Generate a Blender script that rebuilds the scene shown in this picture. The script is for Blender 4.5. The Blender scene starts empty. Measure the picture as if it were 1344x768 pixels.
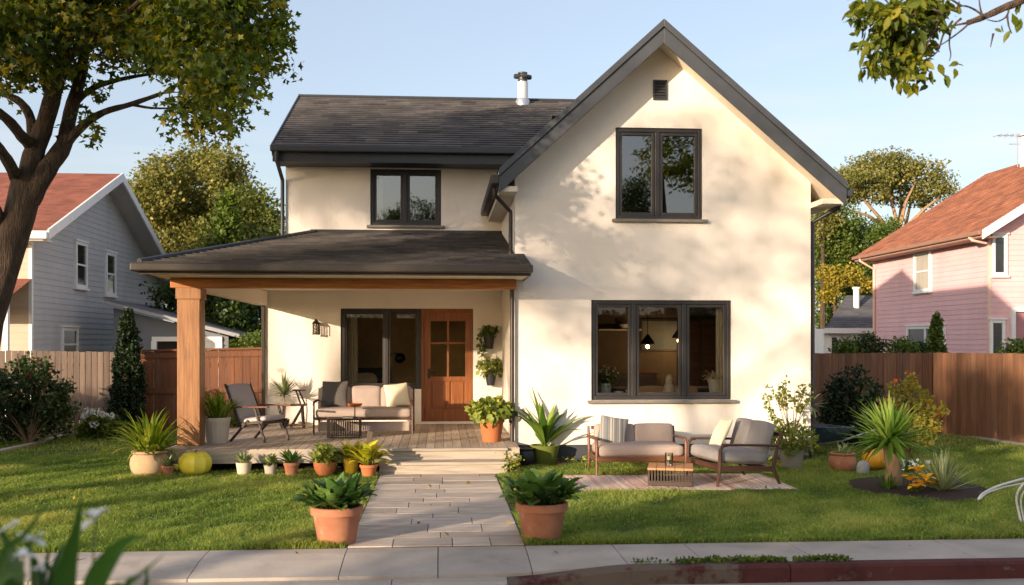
import bpy, bmesh, math, random
import numpy as np
from mathutils import Vector, Matrix

random.seed(11)
RNG = np.random.default_rng(11)
SC = bpy.context.scene
COL = SC.collection
PI = math.pi
R = math.radians

# ------------------------------------------------------------------ camera, sky, sun, exposure
CAM_H = 1.85          # eye height
F = 1300.0            # focal length in pixels of a 1344 px wide picture
YAW = R(4.13)         # camera looks a little to the right of the facade normal
HZ = 450.0            # row of the horizon
cs, sn = math.cos(YAW), math.sin(YAW)

cd = bpy.data.cameras.new('camera')
cam = bpy.data.objects.new('camera', cd)
COL.objects.link(cam)
cam.location = (0, 0, CAM_H)
cam.rotation_euler = (PI / 2, 0, -YAW)
cd.sensor_width = 36.0
cd.lens = F / 1344 * 36.0
cd.shift_y = (HZ - 384) / 1344
cd.clip_end = 2000
cd.clip_start = 0.05
cd.dof.use_dof = True
cd.dof.focus_distance = 14.5
cd.dof.aperture_fstop = 2.8
SC.camera = cam

SUN_EL = R(10.2)
SUN_AZ = R(44)        # from -Y towards -X : the sun stands behind the camera, to its left
w = bpy.data.worlds.new('World')
SC.world = w
w.use_nodes = True
nt = w.node_tree
bg = nt.nodes['Background']
sky = nt.nodes.new('ShaderNodeTexSky')
sky.sky_type = 'NISHITA'
sky.sun_disc = False
sky.sun_elevation = SUN_EL
sky.sun_rotation = R(180) + SUN_AZ
sky.altitude = 0
sky.air_density = 1.0
sky.dust_density = 2.5
sky.ozone_density = 1.6
# thin high cloud veil, warmed by the low sun
tcw = nt.nodes.new('ShaderNodeTexCoord')
mpw = nt.nodes.new('ShaderNodeMapping')
mpw.inputs['Scale'].default_value = (1.2, 1.2, 7.0)
nzw = nt.nodes.new('ShaderNodeTexNoise')
nzw.inputs['Scale'].default_value = 2.2
nzw.inputs['Detail'].default_value = 5
rpw = nt.nodes.new('ShaderNodeValToRGB')
rpw.color_ramp.elements[0].position = 0.48
rpw.color_ramp.elements[0].color = (.28, .28, .28, 1)
rpw.color_ramp.elements[1].position = 0.8
rpw.color_ramp.elements[1].color = (0.72, 0.72, 0.72, 1)
mxw = nt.nodes.new('ShaderNodeMixRGB')
mxw.inputs['Color2'].default_value = (3.7, 3.45, 3.75, 1)
nt.links.new(tcw.outputs['Generated'], mpw.inputs['Vector'])
nt.links.new(mpw.outputs['Vector'], nzw.inputs['Vector'])
nt.links.new(nzw.outputs['Fac'], rpw.inputs['Fac'])
nt.links.new(rpw.outputs['Color'], mxw.inputs['Fac'])
nt.links.new(sky.outputs['Color'], mxw.inputs['Color1'])
nt.links.new(mxw.outputs['Color'], bg.inputs['Color'])
bg.inputs['Strength'].default_value = 0.135

ld = bpy.data.lights.new('sun', 'SUN')
sun = bpy.data.objects.new('sun', ld)
COL.objects.link(sun)
ld.energy = 3.9
ld.angle = R(0.6)
ld.color = (1.0, 0.79, 0.58)
sdir = Vector((math.sin(SUN_AZ) * math.cos(SUN_EL), math.cos(SUN_AZ) * math.cos(SUN_EL), -math.sin(SUN_EL)))
sun.rotation_euler = sdir.to_track_quat('-Z', 'Y').to_euler()

SC.view_settings.view_transform = 'Standard'
SC.view_settings.look = 'None'
SC.view_settings.exposure = 1.08
SC.view_settings.gamma = 1.0
SC.render.engine = 'CYCLES'
SC.cycles.use_denoising = True
SC.cycles.max_bounces = 7
SC.cycles.diffuse_bounces = 4
SC.cycles.glossy_bounces = 4
SC.cycles.transmission_bounces = 6
SC.cycles.transparent_max_bounces = 12
SC.cycles.sample_clamp_indirect = 6.0


# ------------------------------------------------------------------ points in the place, measured on the photograph
def ray(u, v):
    k = (u - 672.0) / F
    m = (HZ - v) / F
    return k * cs + sn, -k * sn + cs, m


def G(u, v, z=0.0):
    """the point at height z seen at u, v"""
    x, y, m = ray(u, v)
    t = (z - CAM_H) / m
    return Vector((x * t, y * t, z))


def A(u, v, Y):
    """the point of the plane y = Y seen at u, v"""
    x, y, m = ray(u, v)
    t = Y / y
    return Vector((x * t, Y, CAM_H + m * t))


def AX(u, v, X):
    x, y, m = ray(u, v)
    t = X / x
    return Vector((X, y * t, CAM_H + m * t))


def ppm(p):
    """photo pixels per metre at a point"""
    return F / (p[0] * sn + p[1] * cs)


# ------------------------------------------------------------------ colours and materials
def lin(c):
    return tuple((x / 12.92 if x <= 0.04045 else ((x + 0.055) / 1.055) ** 2.4) for x in c)


def hx(s):
    s = s.lstrip('#')
    return lin(tuple(int(s[i:i + 2], 16) / 255 for i in (0, 2, 4)))


MATS = {}


def nodes(name):
    m = bpy.data.materials.new(name)
    m.use_nodes = True
    n = m.node_tree
    return m, n, n.nodes['Principled BSDF']


def mat(name, c, rough=0.7, var=0.12, scale=6.0, bump=0.0, bscale=80.0, tint=0.0, metal=0.0, spec=0.5, stretch=(1, 1, 1), c2=None, coat=0.0, sss=0.0):
    """procedural material: base colour broken by noise, an optional per-face tint attribute, bump"""
    if name in MATS:
        return MATS[name]
    m, n, b = nodes(name)
    L = n.links.new
    tc = n.nodes.new('ShaderNodeTexCoord')
    mp = n.nodes.new('ShaderNodeMapping')
    mp.inputs['Scale'].default_value = stretch
    L(tc.outputs['Object'], mp.inputs['Vector'])
    nz = n.nodes.new('ShaderNodeTexNoise')
    nz.inputs['Scale'].default_value = scale
    nz.inputs['Detail'].default_value = 6
    nz.inputs['Roughness'].default_value = 0.6
    L(mp.outputs['Vector'], nz.inputs['Vector'])
    rp = n.nodes.new('ShaderNodeValToRGB')
    a = tuple(max(0, x * (1 - var)) for x in c)
    d = c2 if c2 is not None else tuple(min(1, x * (1 + var)) for x in c)
    rp.color_ramp.elements[0].position = 0.3
    rp.color_ramp.elements[1].position = 0.7
    rp.color_ramp.elements[0].color = (*a, 1)
    rp.color_ramp.elements[1].color = (*d, 1)
    L(nz.outputs['Fac'], rp.inputs['Fac'])
    out = rp.outputs['Color']
    if tint > 0:
        at = n.nodes.new('ShaderNodeAttribute')
        at.attribute_name = 'tint'
        mr = n.nodes.new('ShaderNodeMapRange')
        mr.inputs['To Min'].default_value = 1 - tint
        mr.inputs['To Max'].default_value = 1 + tint
        L(at.outputs['Fac'], mr.inputs['Value'])
        mx = n.nodes.new('ShaderNodeVectorMath')
        mx.operation = 'SCALE'
        L(out, mx.inputs[0])
        L(mr.outputs['Result'], mx.inputs['Scale'])
        out = mx.outputs['Vector']
    L(out, b.inputs['Base Color'])
    b.inputs['Roughness'].default_value = rough
    b.inputs['Metallic'].default_value = metal
    b.inputs['Specular IOR Level'].default_value = spec
    if coat:
        b.inputs['Coat Weight'].default_value = coat
    if bump > 0:
        n2 = n.nodes.new('ShaderNodeTexNoise')
        n2.inputs['Scale'].default_value = bscale
        n2.inputs['Detail'].default_value = 4
        L(mp.outputs['Vector'], n2.inputs['Vector'])
        bp = n.nodes.new('ShaderNodeBump')
        bp.inputs['Strength'].default_value = bump
        bp.inputs['Distance'].default_value = 0.01
        L(n2.outputs['Fac'], bp.inputs['Height'])
        L(bp.outputs['Normal'], b.inputs['Normal'])
    MATS[name] = m
    return m


def stain(m, color, scale, lo, hi, amt, stretch=(1, 1, 1), detail=7):
    """patches of another colour (dirt, drips, wear) with a shape of their own on a material"""
    n = m.node_tree
    b = n.nodes['Principled BSDF']
    L = n.links.new
    src = b.inputs['Base Color'].links[0].from_socket
    tc = n.nodes.new('ShaderNodeTexCoord')
    mp = n.nodes.new('ShaderNodeMapping')
    mp.inputs['Scale'].default_value = stretch
    mp.inputs['Location'].default_value = (scale * 3.1, 1.7, .9)
    nz = n.nodes.new('ShaderNodeTexNoise')
    nz.inputs['Scale'].default_value = scale
    nz.inputs['Detail'].default_value = detail
    nz.inputs['Roughness'].default_value = .65
    L(tc.outputs['Object'], mp.inputs['Vector'])
    L(mp.outputs['Vector'], nz.inputs['Vector'])
    mr = n.nodes.new('ShaderNodeMapRange')
    mr.inputs['From Min'].default_value = lo
    mr.inputs['From Max'].default_value = hi
    mr.inputs['To Max'].default_value = amt
    L(nz.outputs['Fac'], mr.inputs['Value'])
    mx = n.nodes.new('ShaderNodeMixRGB')
    mx.inputs['Color2'].default_value = (*color, 1)
    L(mr.outputs['Result'], mx.inputs['Fac'])
    L(src, mx.inputs['Color1'])
    L(mx.outputs['Color'], b.inputs['Base Color'])


def leafmat(name, c0, c1, c2, trans=0.35, rough=0.5):
    """leaf material: three colours over the per-face tint attribute, some light passes through"""
    if name in MATS:
        return MATS[name]
    m, n, b = nodes(name)
    L = n.links.new
    at = n.nodes.new('ShaderNodeAttribute')
    at.attribute_name = 'tint'
    rp = n.nodes.new('ShaderNodeValToRGB')
    e = rp.color_ramp.elements
    e[0].position = 0.0
    e[0].color = (*c0, 1)
    e[1].position = 1.0
    e[1].color = (*c2, 1)
    k = e.new(0.5)
    k.color = (*c1, 1)
    L(at.outputs['Fac'], rp.inputs['Fac'])
    L(rp.outputs['Color'], b.inputs['Base Color'])
    b.inputs['Roughness'].default_value = rough
    b.inputs['Specular IOR Level'].default_value = 0.35
    tr = n.nodes.new('ShaderNodeBsdfTranslucent')
    hs = n.nodes.new('ShaderNodeHueSaturation')
    hs.inputs['Saturation'].default_value = 1.15
    hs.inputs['Value'].default_value = 1.25
    L(rp.outputs['Color'], hs.inputs['Color'])
    L(hs.outputs['Color'], tr.inputs['Color'])
    mx = n.nodes.new('ShaderNodeMixShader')
    mx.inputs['Fac'].default_value = trans
    L(b.outputs['BSDF'], mx.inputs[1])
    L(tr.outputs['BSDF'], mx.inputs[2])
    L(mx.outputs['Shader'], n.nodes['Material Output'].inputs['Surface'])
    MATS[name] = m
    return m


def glassmat(name, refl=0.2, tintc=(0.93, 0.95, 0.94)):
    """window pane: mirror-like coat over a clear sheet"""
    if name in MATS:
        return MATS[name]
    m, n, b = nodes(name)
    n.nodes.remove(b)
    L = n.links.new
    gl = n.nodes.new('ShaderNodeBsdfGlossy')
    gl.inputs['Roughness'].default_value = 0.015
    tp = n.nodes.new('ShaderNodeBsdfTransparent')
    tp.inputs['Color'].default_value = (*tintc, 1)
    fr = n.nodes.new('ShaderNodeFresnel')
    fr.inputs['IOR'].default_value = 1.45
    ad = n.nodes.new('ShaderNodeMath')
    ad.operation = 'ADD'
    ad.use_clamp = True
    ad.inputs[1].default_value = refl
    L(fr.outputs['Fac'], ad.inputs[0])
    mx = n.nodes.new('ShaderNodeMixShader')
    L(ad.outputs['Value'], mx.inputs['Fac'])
    L(tp.outputs['BSDF'], mx.inputs[1])
    L(gl.outputs['BSDF'], mx.inputs[2])
    # a faint ripple so that reflections are not perfectly straight
    tc = n.nodes.new('ShaderNodeTexCoord')
    nz = n.nodes.new('ShaderNodeTexNoise')
    nz.inputs['Scale'].default_value = 1.6
    bp = n.nodes.new('ShaderNodeBump')
    bp.inputs['Strength'].default_value = 0.008
    bp.inputs['Distance'].default_value = 0.05
    L(tc.outputs['Object'], nz.inputs['Vector'])
    L(nz.outputs['Fac'], bp.inputs['Height'])
    L(bp.outputs['Normal'], gl.inputs['Normal'])
    L(mx.outputs['Shader'], n.nodes['Material Output'].inputs['Surface'])
    MATS[name] = m
    return m


def emit(name, c, s):
    if name in MATS:
        return MATS[name]
    m, n, b = nodes(name)
    b.inputs['Base Color'].default_value = (*c, 1)
    b.inputs['Emission Color'].default_value = (*c, 1)
    b.inputs['Emission Strength'].default_value = s
    MATS[name] = m
    return m


def wood(name, c1, c2, axis='z', rough=0.55, tint=0.0):
    """wood grain: noise drawn out along an axis"""
    st = {'x': (0.8, 14, 14), 'y': (14, 0.8, 14), 'z': (14, 14, 0.8)}[axis]
    return mat(name, c1, rough=rough, var=0.0, c2=c2, scale=2.2, bump=0.25, bscale=5.0, tint=tint, stretch=st)


# ------------------------------------------------------------------ objects
def thing(name, label, cat, loc=(0, 0, 0), rz=0.0, group=None):
    o = bpy.data.objects.new(name, None)
    o.empty_display_size = 0.2
    COL.objects.link(o)
    o.location = loc
    o.rotation_euler = (0, 0, rz)
    o['label'] = label
    o['category'] = cat
    if group:
        o['group'] = group
    return o


def tag(o, label, cat, group=None, kind=None):
    o['label'] = label
    o['category'] = cat
    if group:
        o['group'] = group
    if kind:
        o['kind'] = kind
    return o


def struct(o, kind='structure'):
    o['kind'] = kind
    return o


def meshobj(name, verts, faces, m, parent=None, tint=None, smooth=False, sharp=40):
    me = bpy.data.meshes.new(name)
    me.from_pydata(verts, [], faces)
    if tint is not None:
        a = me.attributes.new('tint', 'FLOAT', 'FACE')
        a.data.foreach_set('value', np.asarray(tint, dtype=np.float32))
    if m is not None:
        me.materials.append(m)
    if smooth:
        me.polygons.foreach_set('use_smooth', np.ones(len(me.polygons), dtype=bool))
        if sharp:
            me.set_sharp_from_angle(angle=R(sharp))
    me.update()
    o = bpy.data.objects.new(name, me)
    COL.objects.link(o)
    if parent is not None:
        o.parent = parent
    return o


class MB:
    """collects shapes, then links them as one mesh object"""

    def __init__(s):
        s.v, s.f, s.t = [], [], []

    def add(s, vs, fs, t=0.5, M=None):
        o = len(s.v)
        if M is not None:
            vs = [M @ Vector(p) for p in vs]
        s.v.extend([tuple(p) for p in vs])
        s.f.extend([tuple(i + o for i in f) for f in fs])
        s.t.extend([t] * len(fs) if not isinstance(t, (list, tuple)) else t)
        return s

    def quad(s, a, b, c, d, t=0.5):
        return s.add([a, b, c, d], [(0, 1, 2, 3)], t)

    def box(s, x0, x1, y0, y1, z0, z1, t=0.5, M=None):
        v = [(x0, y0, z0), (x1, y0, z0), (x1, y1, z0), (x0, y1, z0), (x0, y0, z1), (x1, y0, z1), (x1, y1, z1), (x0, y1, z1)]
        f = [(0, 3, 2, 1), (4, 5, 6, 7), (0, 1, 5, 4), (1, 2, 6, 5), (2, 3, 7, 6), (3, 0, 4, 7)]
        return s.add(v, f, t, M)

    def bar(s, p, q, w, h, up=(0, 0, 1), t=0.5):
        """rectangular bar from p to q: w sideways, h along up"""
        p, q, up = Vector(p), Vector(q), Vector(up)
        d = (q - p).normalized()
        a = d.cross(up)
        if a.length < 1e-5:
            a = d.cross(Vector((1, 0, 0)))
        a.normalize()
        b = a.cross(d).normalized()
        a *= w / 2
        b *= h / 2
        v = [p - a - b, p + a - b, p + a + b, p - a + b, q - a - b, q + a - b, q + a + b, q - a + b]
        f = [(0, 1, 2, 3), (7, 6, 5, 4), (0, 4, 5, 1), (1, 5, 6, 2), (2, 6, 7, 3), (3, 7, 4, 0)]
        return s.add(v, f, t)

    def tube(s, pts, rad, n=8, t=0.5, cap=True):
        pts = [Vector(p) for p in pts]
        if not isinstance(rad, (list, tuple)):
            rad = [rad] * len(pts)
        vs, fs = [], []
        ref = None
        for i, p in enumerate(pts):
            d = (pts[min(i + 1, len(pts) - 1)] - pts[max(i - 1, 0)])
            if d.length < 1e-9:
                d = Vector((0, 0, 1))
            d.normalize()
            if ref is None:
                ref = d.orthogonal().normalized()
            ref = (ref - d * ref.dot(d))
            if ref.length < 1e-6:
                ref = d.orthogonal()
            ref.normalize()
            b = d.cross(ref)
            for k in range(n):
                a = 2 * PI * k / n
                vs.append(p + (ref * math.cos(a) + b * math.sin(a)) * rad[i])
        for i in range(len(pts) - 1):
            for k in range(n):
                k2 = (k + 1) % n
                fs.append((i * n + k, i * n + k2, (i + 1) * n + k2, (i + 1) * n + k))
        if cap:
            fs.append(tuple(reversed(range(n))))
            fs.append(tuple(range((len(pts) - 1) * n, len(pts) * n)))
        return s.add(vs, fs, t)

    def lathe(s, prof, n=28, c=(0, 0, 0), t=0.5, rib=0.0, nrib=0, cap=True, sq=(1, 1)):
        c = Vector(c)
        vs, fs = [], []
        for r, z in prof:
            for k in range(n):
                a = 2 * PI * k / n
                rr = r * (1 + rib * abs(math.sin(nrib * a / 2))) if rib else r
                vs.append(c + Vector((rr * math.cos(a) * sq[0], rr * math.sin(a) * sq[1], z)))
        for i in range(len(prof) - 1):
            for k in range(n):
                k2 = (k + 1) % n
                fs.append((i * n + k, i * n + k2, (i + 1) * n + k2, (i + 1) * n + k))
        if cap:
            fs.append(tuple(reversed(range(n))))
            fs.append(tuple(range((len(prof) - 1) * n, len(prof) * n)))
        return s.add(vs, fs, t)

    def rbox(s, size, r, M=None, puff=0.0, n=8, t=0.5):
        """soft box (cushion): rounded edges, faces swollen by puff"""
        hx_, hy, hz = [x / 2 for x in size]
        vs, fs, idx = [], [], {}

        def vert(p):
            k = tuple(round(x, 5) for x in p)
            if k not in idx:
                q = Vector(p)
                h = Vector((hx_, hy, hz))
                qq = Vector((q.x * h.x, q.y * h.y, q.z * h.z))
                c = Vector([max(-(h[i] - r), min(h[i] - r, qq[i])) for i in range(3)])
                d = qq - c
                if d.length > 1e-9:
                    qq = c + d.normalized() * r
                if puff:
                    g = [max(0.0, 1 - q[i] ** 2) for i in range(3)]
                    qq.x += puff * q.x * (g[1] * g[2]) ** 0.7
                    qq.y += puff * q.y * (g[0] * g[2]) ** 0.7
                    qq.z += puff * q.z * (g[0] * g[1]) ** 0.7
                idx[k] = len(vs)
                vs.append(qq)
            return idx[k]

        gr = [-1, -0.96, -0.86] + [-0.86 + 1.72 * i / n for i in range(1, n)] + [0.86, 0.96, 1]
        # rows sit close to the edges so that the rounding shows
        for ax in range(3):
            a1, a2 = (ax + 1) % 3, (ax + 2) % 3
            for sg in (-1, 1):
                for i in range(len(gr) - 1):
                    for j in range(len(gr) - 1):
                        q = []
                        for (di, dj) in ((0, 0), (1, 0), (1, 1), (0, 1)):
                            p = [0, 0, 0]
                            p[ax] = sg
                            p[a1] = gr[i + di]
                            p[a2] = gr[j + dj]
                            q.append(vert(p))
                        if sg < 0:
                            q.reverse()
                        fs.append(tuple(q))
        return s.add(vs, fs, t, M)

    def strap(s, base, az, el, length, width, droop=1.0, seg=6, fold=0.25, t=0.5, prof=None, twist=0.0, wave=0.0):
        """one leaf: starts at elevation el, bends over by droop (radians) along its length"""
        p = Vector(base)
        dl = length / seg
        vs, fs, ts = [], [], []
        for i in range(seg + 1):
            u = i / seg
            e = el - droop * (u ** 1.5)
            d = Vector((math.cos(az) * math.cos(e), math.sin(az) * math.cos(e), math.sin(e)))
            side = Vector((-math.sin(az), math.cos(az), 0))
            nrm = side.cross(d) * -1
            if twist:
                side = Matrix.Rotation(twist * u, 3, d) @ side
                nrm = Matrix.Rotation(twist * u, 3, d) @ nrm
            wd = width * 0.5 * (prof(u) if prof else (0.45 + 0.55 * min(1, u * 3)) * (1 - u ** 2.2))
            wv = wave * math.sin(u * 9 + az * 5) * wd
            up = nrm * (fold * wd)
            vs += [p + side * wd + up + nrm * wv, p, p - side * wd + up - nrm * wv]
            p = p + d * dl
        for i in range(seg):
            a = i * 3
            fs += [(a, a + 1, a + 4, a + 3), (a + 1, a + 2, a + 5, a + 4)]
            ts += [min(1, max(0, t + 0.1 * (i / seg - 0.4))), min(1, max(0, t + 0.1 * (i / seg - 0.4) - 0.05))]
        return s.add(vs, fs, ts)

    def ball(s, c, r, n=10, sq=(1, 1, 1), t=0.5):
        prof = [(max(1e-4, r * math.sin(PI * i / n)) * 1, -r * math.cos(PI * i / n) * sq[2]) for i in range(n + 1)]
        return s.lathe(prof, max(8, n + 4), c, t, sq=sq[:2])

    def build(s, name, m, parent=None, smooth=False, bevel=0.0, sharp=40, clip=None):
        o = meshobj(name, s.v, s.f, m, parent, tint=s.t, smooth=smooth and not clip, sharp=sharp)
        if clip:
            bm = bmesh.new()
            bm.from_mesh(o.data)
            for co, no in clip:
                bmesh.ops.bisect_plane(bm, geom=bm.verts[:] + bm.edges[:] + bm.faces[:], plane_co=co, plane_no=no, clear_outer=True)
            bm.to_mesh(o.data)
            bm.free()
        if bevel:
            b = o.modifiers.new('bevel', 'BEVEL')
            b.width = bevel
            b.segments = 2
            b.limit_method = 'ANGLE'
            b.angle_limit = R(50)
        return o


def ovate(u):
    """width profile of a broad leaf"""
    return max(0.02, (math.sin(PI * min(1, u ** 0.8)) ** 0.85)) if 0 < u < 1 else 0.06


# leaf shapes in their own plane: x across, y along, z folded up
LEAF2 = (np.array([[0, 0, 0], [.34, .5, .10], [0, 1, 0], [-.34, .5, .10]]), [(0, 1, 2), (0, 2, 3)])
LEAF6 = (np.array([[0, 0, 0], [.30, .22, .08], [.36, .52, .10], [.16, .8, .05], [0, 1, -.06], [-.16, .8, .05], [-.36, .52, .10], [-.30, .22, .08], [0, .5, 0]]),
         [(0, 1, 8), (1, 2, 8), (2, 3, 8), (3, 4, 8), (4, 5, 8), (5, 6, 8), (6, 7, 8), (7, 0, 8)])


_st = []
for _i in range(10):
    _a = math.pi * (-.5 + .2 * (_i + .0))
    _r = (.60, .24, .56, .27, .60, .30)[min(_i, 10 - _i)] if _i else .22
    _st.append((math.cos(_a) * _r * .95, .45 + math.sin(_a) * _r, .10 * abs(math.cos(_a))))
LEAFM = (np.array(_st + [(0, .42, 0)]), [(k, (k + 1) % 10, 10) for k in range(10)])     # lobed maple leaf
LEAFN = (LEAF6[0] * np.array([.62, 1, 1]), LEAF6[1])


def leaves(name, P, size, m, parent=None, shape=LEAF2, tint=None, up=0.35, out=None, down=0.0, rng=RNG, face=0.9):
    """many small leaves at the points P as one mesh; out: vectors the leaves point along"""
    P = np.asarray(P, dtype=float)
    n = len(P)
    T, fs = shape
    y = rng.normal(size=(n, 3))
    if out is not None:
        y = y + out * 0.5
    y[:, 2] -= down
    y /= np.linalg.norm(y, axis=1, keepdims=True) + 1e-9
    nr = rng.normal(size=(n, 3)) * 0.75
    nr[:, 2] += up * 1.6
    if out is not None:
        nr += out * face
    nr -= y * np.sum(nr * y, axis=1, keepdims=True)
    nr /= np.linalg.norm(nr, axis=1, keepdims=True) + 1e-9
    x = np.cross(y, nr)
    s = size * rng.uniform(0.6, 1.25, size=(n, 1, 1))
    V = (x[:, None, :] * T[None, :, 0:1] + y[:, None, :] * T[None, :, 1:2] + nr[:, None, :] * T[None, :, 2:3]) * s + P[:, None, :]
    k = len(T)
    fa = np.array(fs)
    FA = (fa[None, :, :] + (np.arange(n) * k)[:, None, None]).reshape(-1, 3)
    if tint is None:
        tint = np.clip(rng.normal(0.5, 0.22, size=n), 0, 1)
    tf = np.repeat(np.asarray(tint, dtype=np.float32), len(fs))
    me = bpy.data.meshes.new(name)
    nf = len(FA)
    me.vertices.add(n * k)
    me.vertices.foreach_set('co', V.reshape(-1).astype(np.float32))
    me.loops.add(nf * 3)
    me.loops.foreach_set('vertex_index', FA.reshape(-1).astype(np.int32))
    me.polygons.add(nf)
    me.polygons.foreach_set('loop_start', (np.arange(nf) * 3).astype(np.int32))
    me.update(calc_edges=True)
    a = me.attributes.new('tint', 'FLOAT', 'FACE')
    a.data.foreach_set('value', tf)
    me.materials.append(m)
    o = bpy.data.objects.new(name, me)
    COL.objects.link(o)
    if parent is not None:
        o.parent = parent
    return o


def clumps(blobs, per_m2=60, clump=0.28, nleaf=26, rng=RNG, shell=0.55):
    """leaf points for crowns: in each blob (centre, radius) sub-clumps near its skin, leaves round each of them"""
    pts, tint, outs = [], [], []
    for c, r in blobs:
        c = np.array(c, dtype=float)
        rr = np.array(r, dtype=float) if hasattr(r, '__len__') else np.array([r, r, r], dtype=float)
        k = max(3, int(per_m2 * float(np.mean(rr)) ** 2))
        d = rng.normal(size=(k, 3))
        d /= np.linalg.norm(d, axis=1, keepdims=True)
        rad = shell + (1 - shell) * rng.random((k, 1)) ** 0.6
        rad *= rng.uniform(0.85, 1.12, size=(k, 1))
        cc = c + d * rad * rr
        tn = np.clip(rng.normal(0.5, 0.17, size=k), 0, 1)
        q = cc[:, None, :] + np.clip(rng.normal(size=(k, nleaf, 3)), -1.6, 1.6) * clump * np.array([1, 1, 0.7]) * 0.5
        pts.append(q.reshape(-1, 3))
        tint.append(np.clip(np.repeat(tn, nleaf) + rng.normal(0, 0.12, size=k * nleaf), 0, 1))
        outs.append(np.repeat(d, nleaf, axis=0))
    return np.concatenate(pts), np.concatenate(tint), np.concatenate(outs)


def laps(mb, O, U, L, V, S, N, course, lift, tab=0.3, jit=0.35, rng=RNG):
    """overlapping courses (shingles, clapboards) on a plane: O corner, U along (length L), V up the surface (length S), N outward"""
    O, U, V, N = Vector(O), Vector(U), Vector(V), Vector(N)
    n = int(math.ceil(S / course))
    for i in range(n):
        s0, s1 = i * course, min(S, (i + 1) * course)
        x = 0.0
        first = True
        while x < L - 1e-6:
            step = tab * rng.uniform(0.7, 1.3) if tab else L
            if first and tab:
                step *= rng.uniform(0.3, 1.0)
                first = False
            x1 = min(L, x + step)
            t = float(np.clip(rng.normal(0.5, jit * 0.5), 0, 1))
            a0 = O + U * x + V * s0
            b0 = O + U * x1 + V * s0
            a1 = O + U * x + V * s1
            b1 = O + U * x1 + V * s1
            mb.quad(a0 + N * lift, b0 + N * lift, b1 + N * 0.001, a1 + N * 0.001, t)
            mb.quad(a0, b0, b0 + N * lift, a0 + N * lift, t * 0.6)
            x = x1


def plane_with_holes(x0, x1, z0, z1, holes, Y, name, m, parent, thick=0.2, clip=None):
    """upright wall sheet facing -Y with openings, given thickness towards +Y"""
    xs = sorted(set([x0, x1] + [h[0] for h in holes] + [h[1] for h in holes]))
    zs = sorted(set([z0, z1] + [h[2] for h in holes] + [h[3] for h in holes]))
    vid, vs, fs = {}, [], []

    def vv(i, j):
        if (i, j) not in vid:
            vid[(i, j)] = len(vs)
            vs.append((xs[i], Y, zs[j]))
        return vid[(i, j)]

    for i in range(len(xs) - 1):
        for j in range(len(zs) - 1):
            xm, zm = (xs[i] + xs[i + 1]) / 2, (zs[j] + zs[j + 1]) / 2
            if any(h[0] < xm < h[1] and h[2] < zm < h[3] for h in holes):
                continue
            fs.append((vv(i, j), vv(i + 1, j), vv(i + 1, j + 1), vv(i, j + 1)))
    o = meshobj(name, vs, fs, m, parent)
    if clip:
        bm = bmesh.new()
        bm.from_mesh(o.data)
        for co, no in clip:
            bmesh.ops.bisect_plane(bm, geom=bm.verts[:] + bm.edges[:] + bm.faces[:], plane_co=co, plane_no=no, clear_outer=True)
        bm.to_mesh(o.data)
        bm.free()
    if thick:
        s = o.modifiers.new('thickness', 'SOLIDIFY')
        s.thickness = thick
        s.offset = -1
    return o


def ring(mb, x0, x1, z0, z1, w_, y0, y1, t=0.5):
    """rectangular frame in the xz plane"""
    mb.box(x0, x0 + w_, y0, y1, z0, z1, t)
    mb.box(x1 - w_, x1, y0, y1, z0, z1, t)
    mb.box(x0 + w_, x1 - w_, y0, y1, z0, z0 + w_, t)
    mb.box(x0 + w_, x1 - w_, y0, y1, z1 - w_, z1, t)
# ------------------------------------------------------------------ materials of the setting
M_stucco = mat('stucco', hx('#e6ded5'), rough=0.9, var=0.05, scale=1.1, bump=0.45, bscale=55)
# splash dirt along the foot of the wall, broken up by noise
n_ = M_stucco.node_tree
b_ = n_.nodes['Principled BSDF']
src = b_.inputs['Base Color'].links[0].from_socket
tc_ = n_.nodes.new('ShaderNodeTexCoord')
sp_ = n_.nodes.new('ShaderNodeSeparateXYZ')
n_.links.new(tc_.outputs['Object'], sp_.inputs['Vector'])
nz_ = n_.nodes.new('ShaderNodeTexNoise')
nz_.inputs['Scale'].default_value = 3.0
nz_.inputs['Detail'].default_value = 8
mp_ = n_.nodes.new('ShaderNodeMapping')
mp_.inputs['Scale'].default_value = (1.6, 1.6, .35)
n_.links.new(tc_.outputs['Object'], mp_.inputs['Vector'])
n_.links.new(mp_.outputs['Vector'], nz_.inputs['Vector'])
mr_ = n_.nodes.new('ShaderNodeMapRange')
mr_.inputs['From Min'].default_value = .25
mr_.inputs['From Max'].default_value = .75
mr_.inputs['To Min'].default_value = .25
mr_.inputs['To Max'].default_value = -.12
n_.links.new(sp_.outputs['Z'], mr_.inputs['Value'])
ad_ = n_.nodes.new('ShaderNodeMath')
ad_.operation = 'ADD'
n_.links.new(nz_.outputs['Fac'], ad_.inputs[0])
n_.links.new(mr_.outputs['Result'], ad_.inputs[1])
rp_ = n_.nodes.new('ShaderNodeValToRGB')
rp_.color_ramp.elements[0].position = .5
rp_.color_ramp.elements[0].color = (0, 0, 0, 1)
rp_.color_ramp.elements[1].position = .95
rp_.color_ramp.elements[1].color = (.4, .4, .4, 1)
n_.links.new(ad_.outputs['Value'], rp_.inputs['Fac'])
mx_ = n_.nodes.new('ShaderNodeMixRGB')
mx_.inputs['Color2'].default_value = (*hx('#a08f78'), 1)
n_.links.new(rp_.outputs['Color'], mx_.inputs['Fac'])
n_.links.new(src, mx_.inputs['Color1'])
n_.links.new(mx_.outputs['Color'], b_.inputs['Base Color'])
stain(M_stucco, hx('#b9a88f'), 1.0, .58, .8, .3, (2.2, 2.2, .35))
stain(M_stucco, hx('#8f8069'), 5.5, .66, .8, .22, (1.6, 1.6, .5))
M_ceiling = mat('painted_ceiling', hx('#ddd2c0'), rough=0.8, var=0.03)
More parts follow.
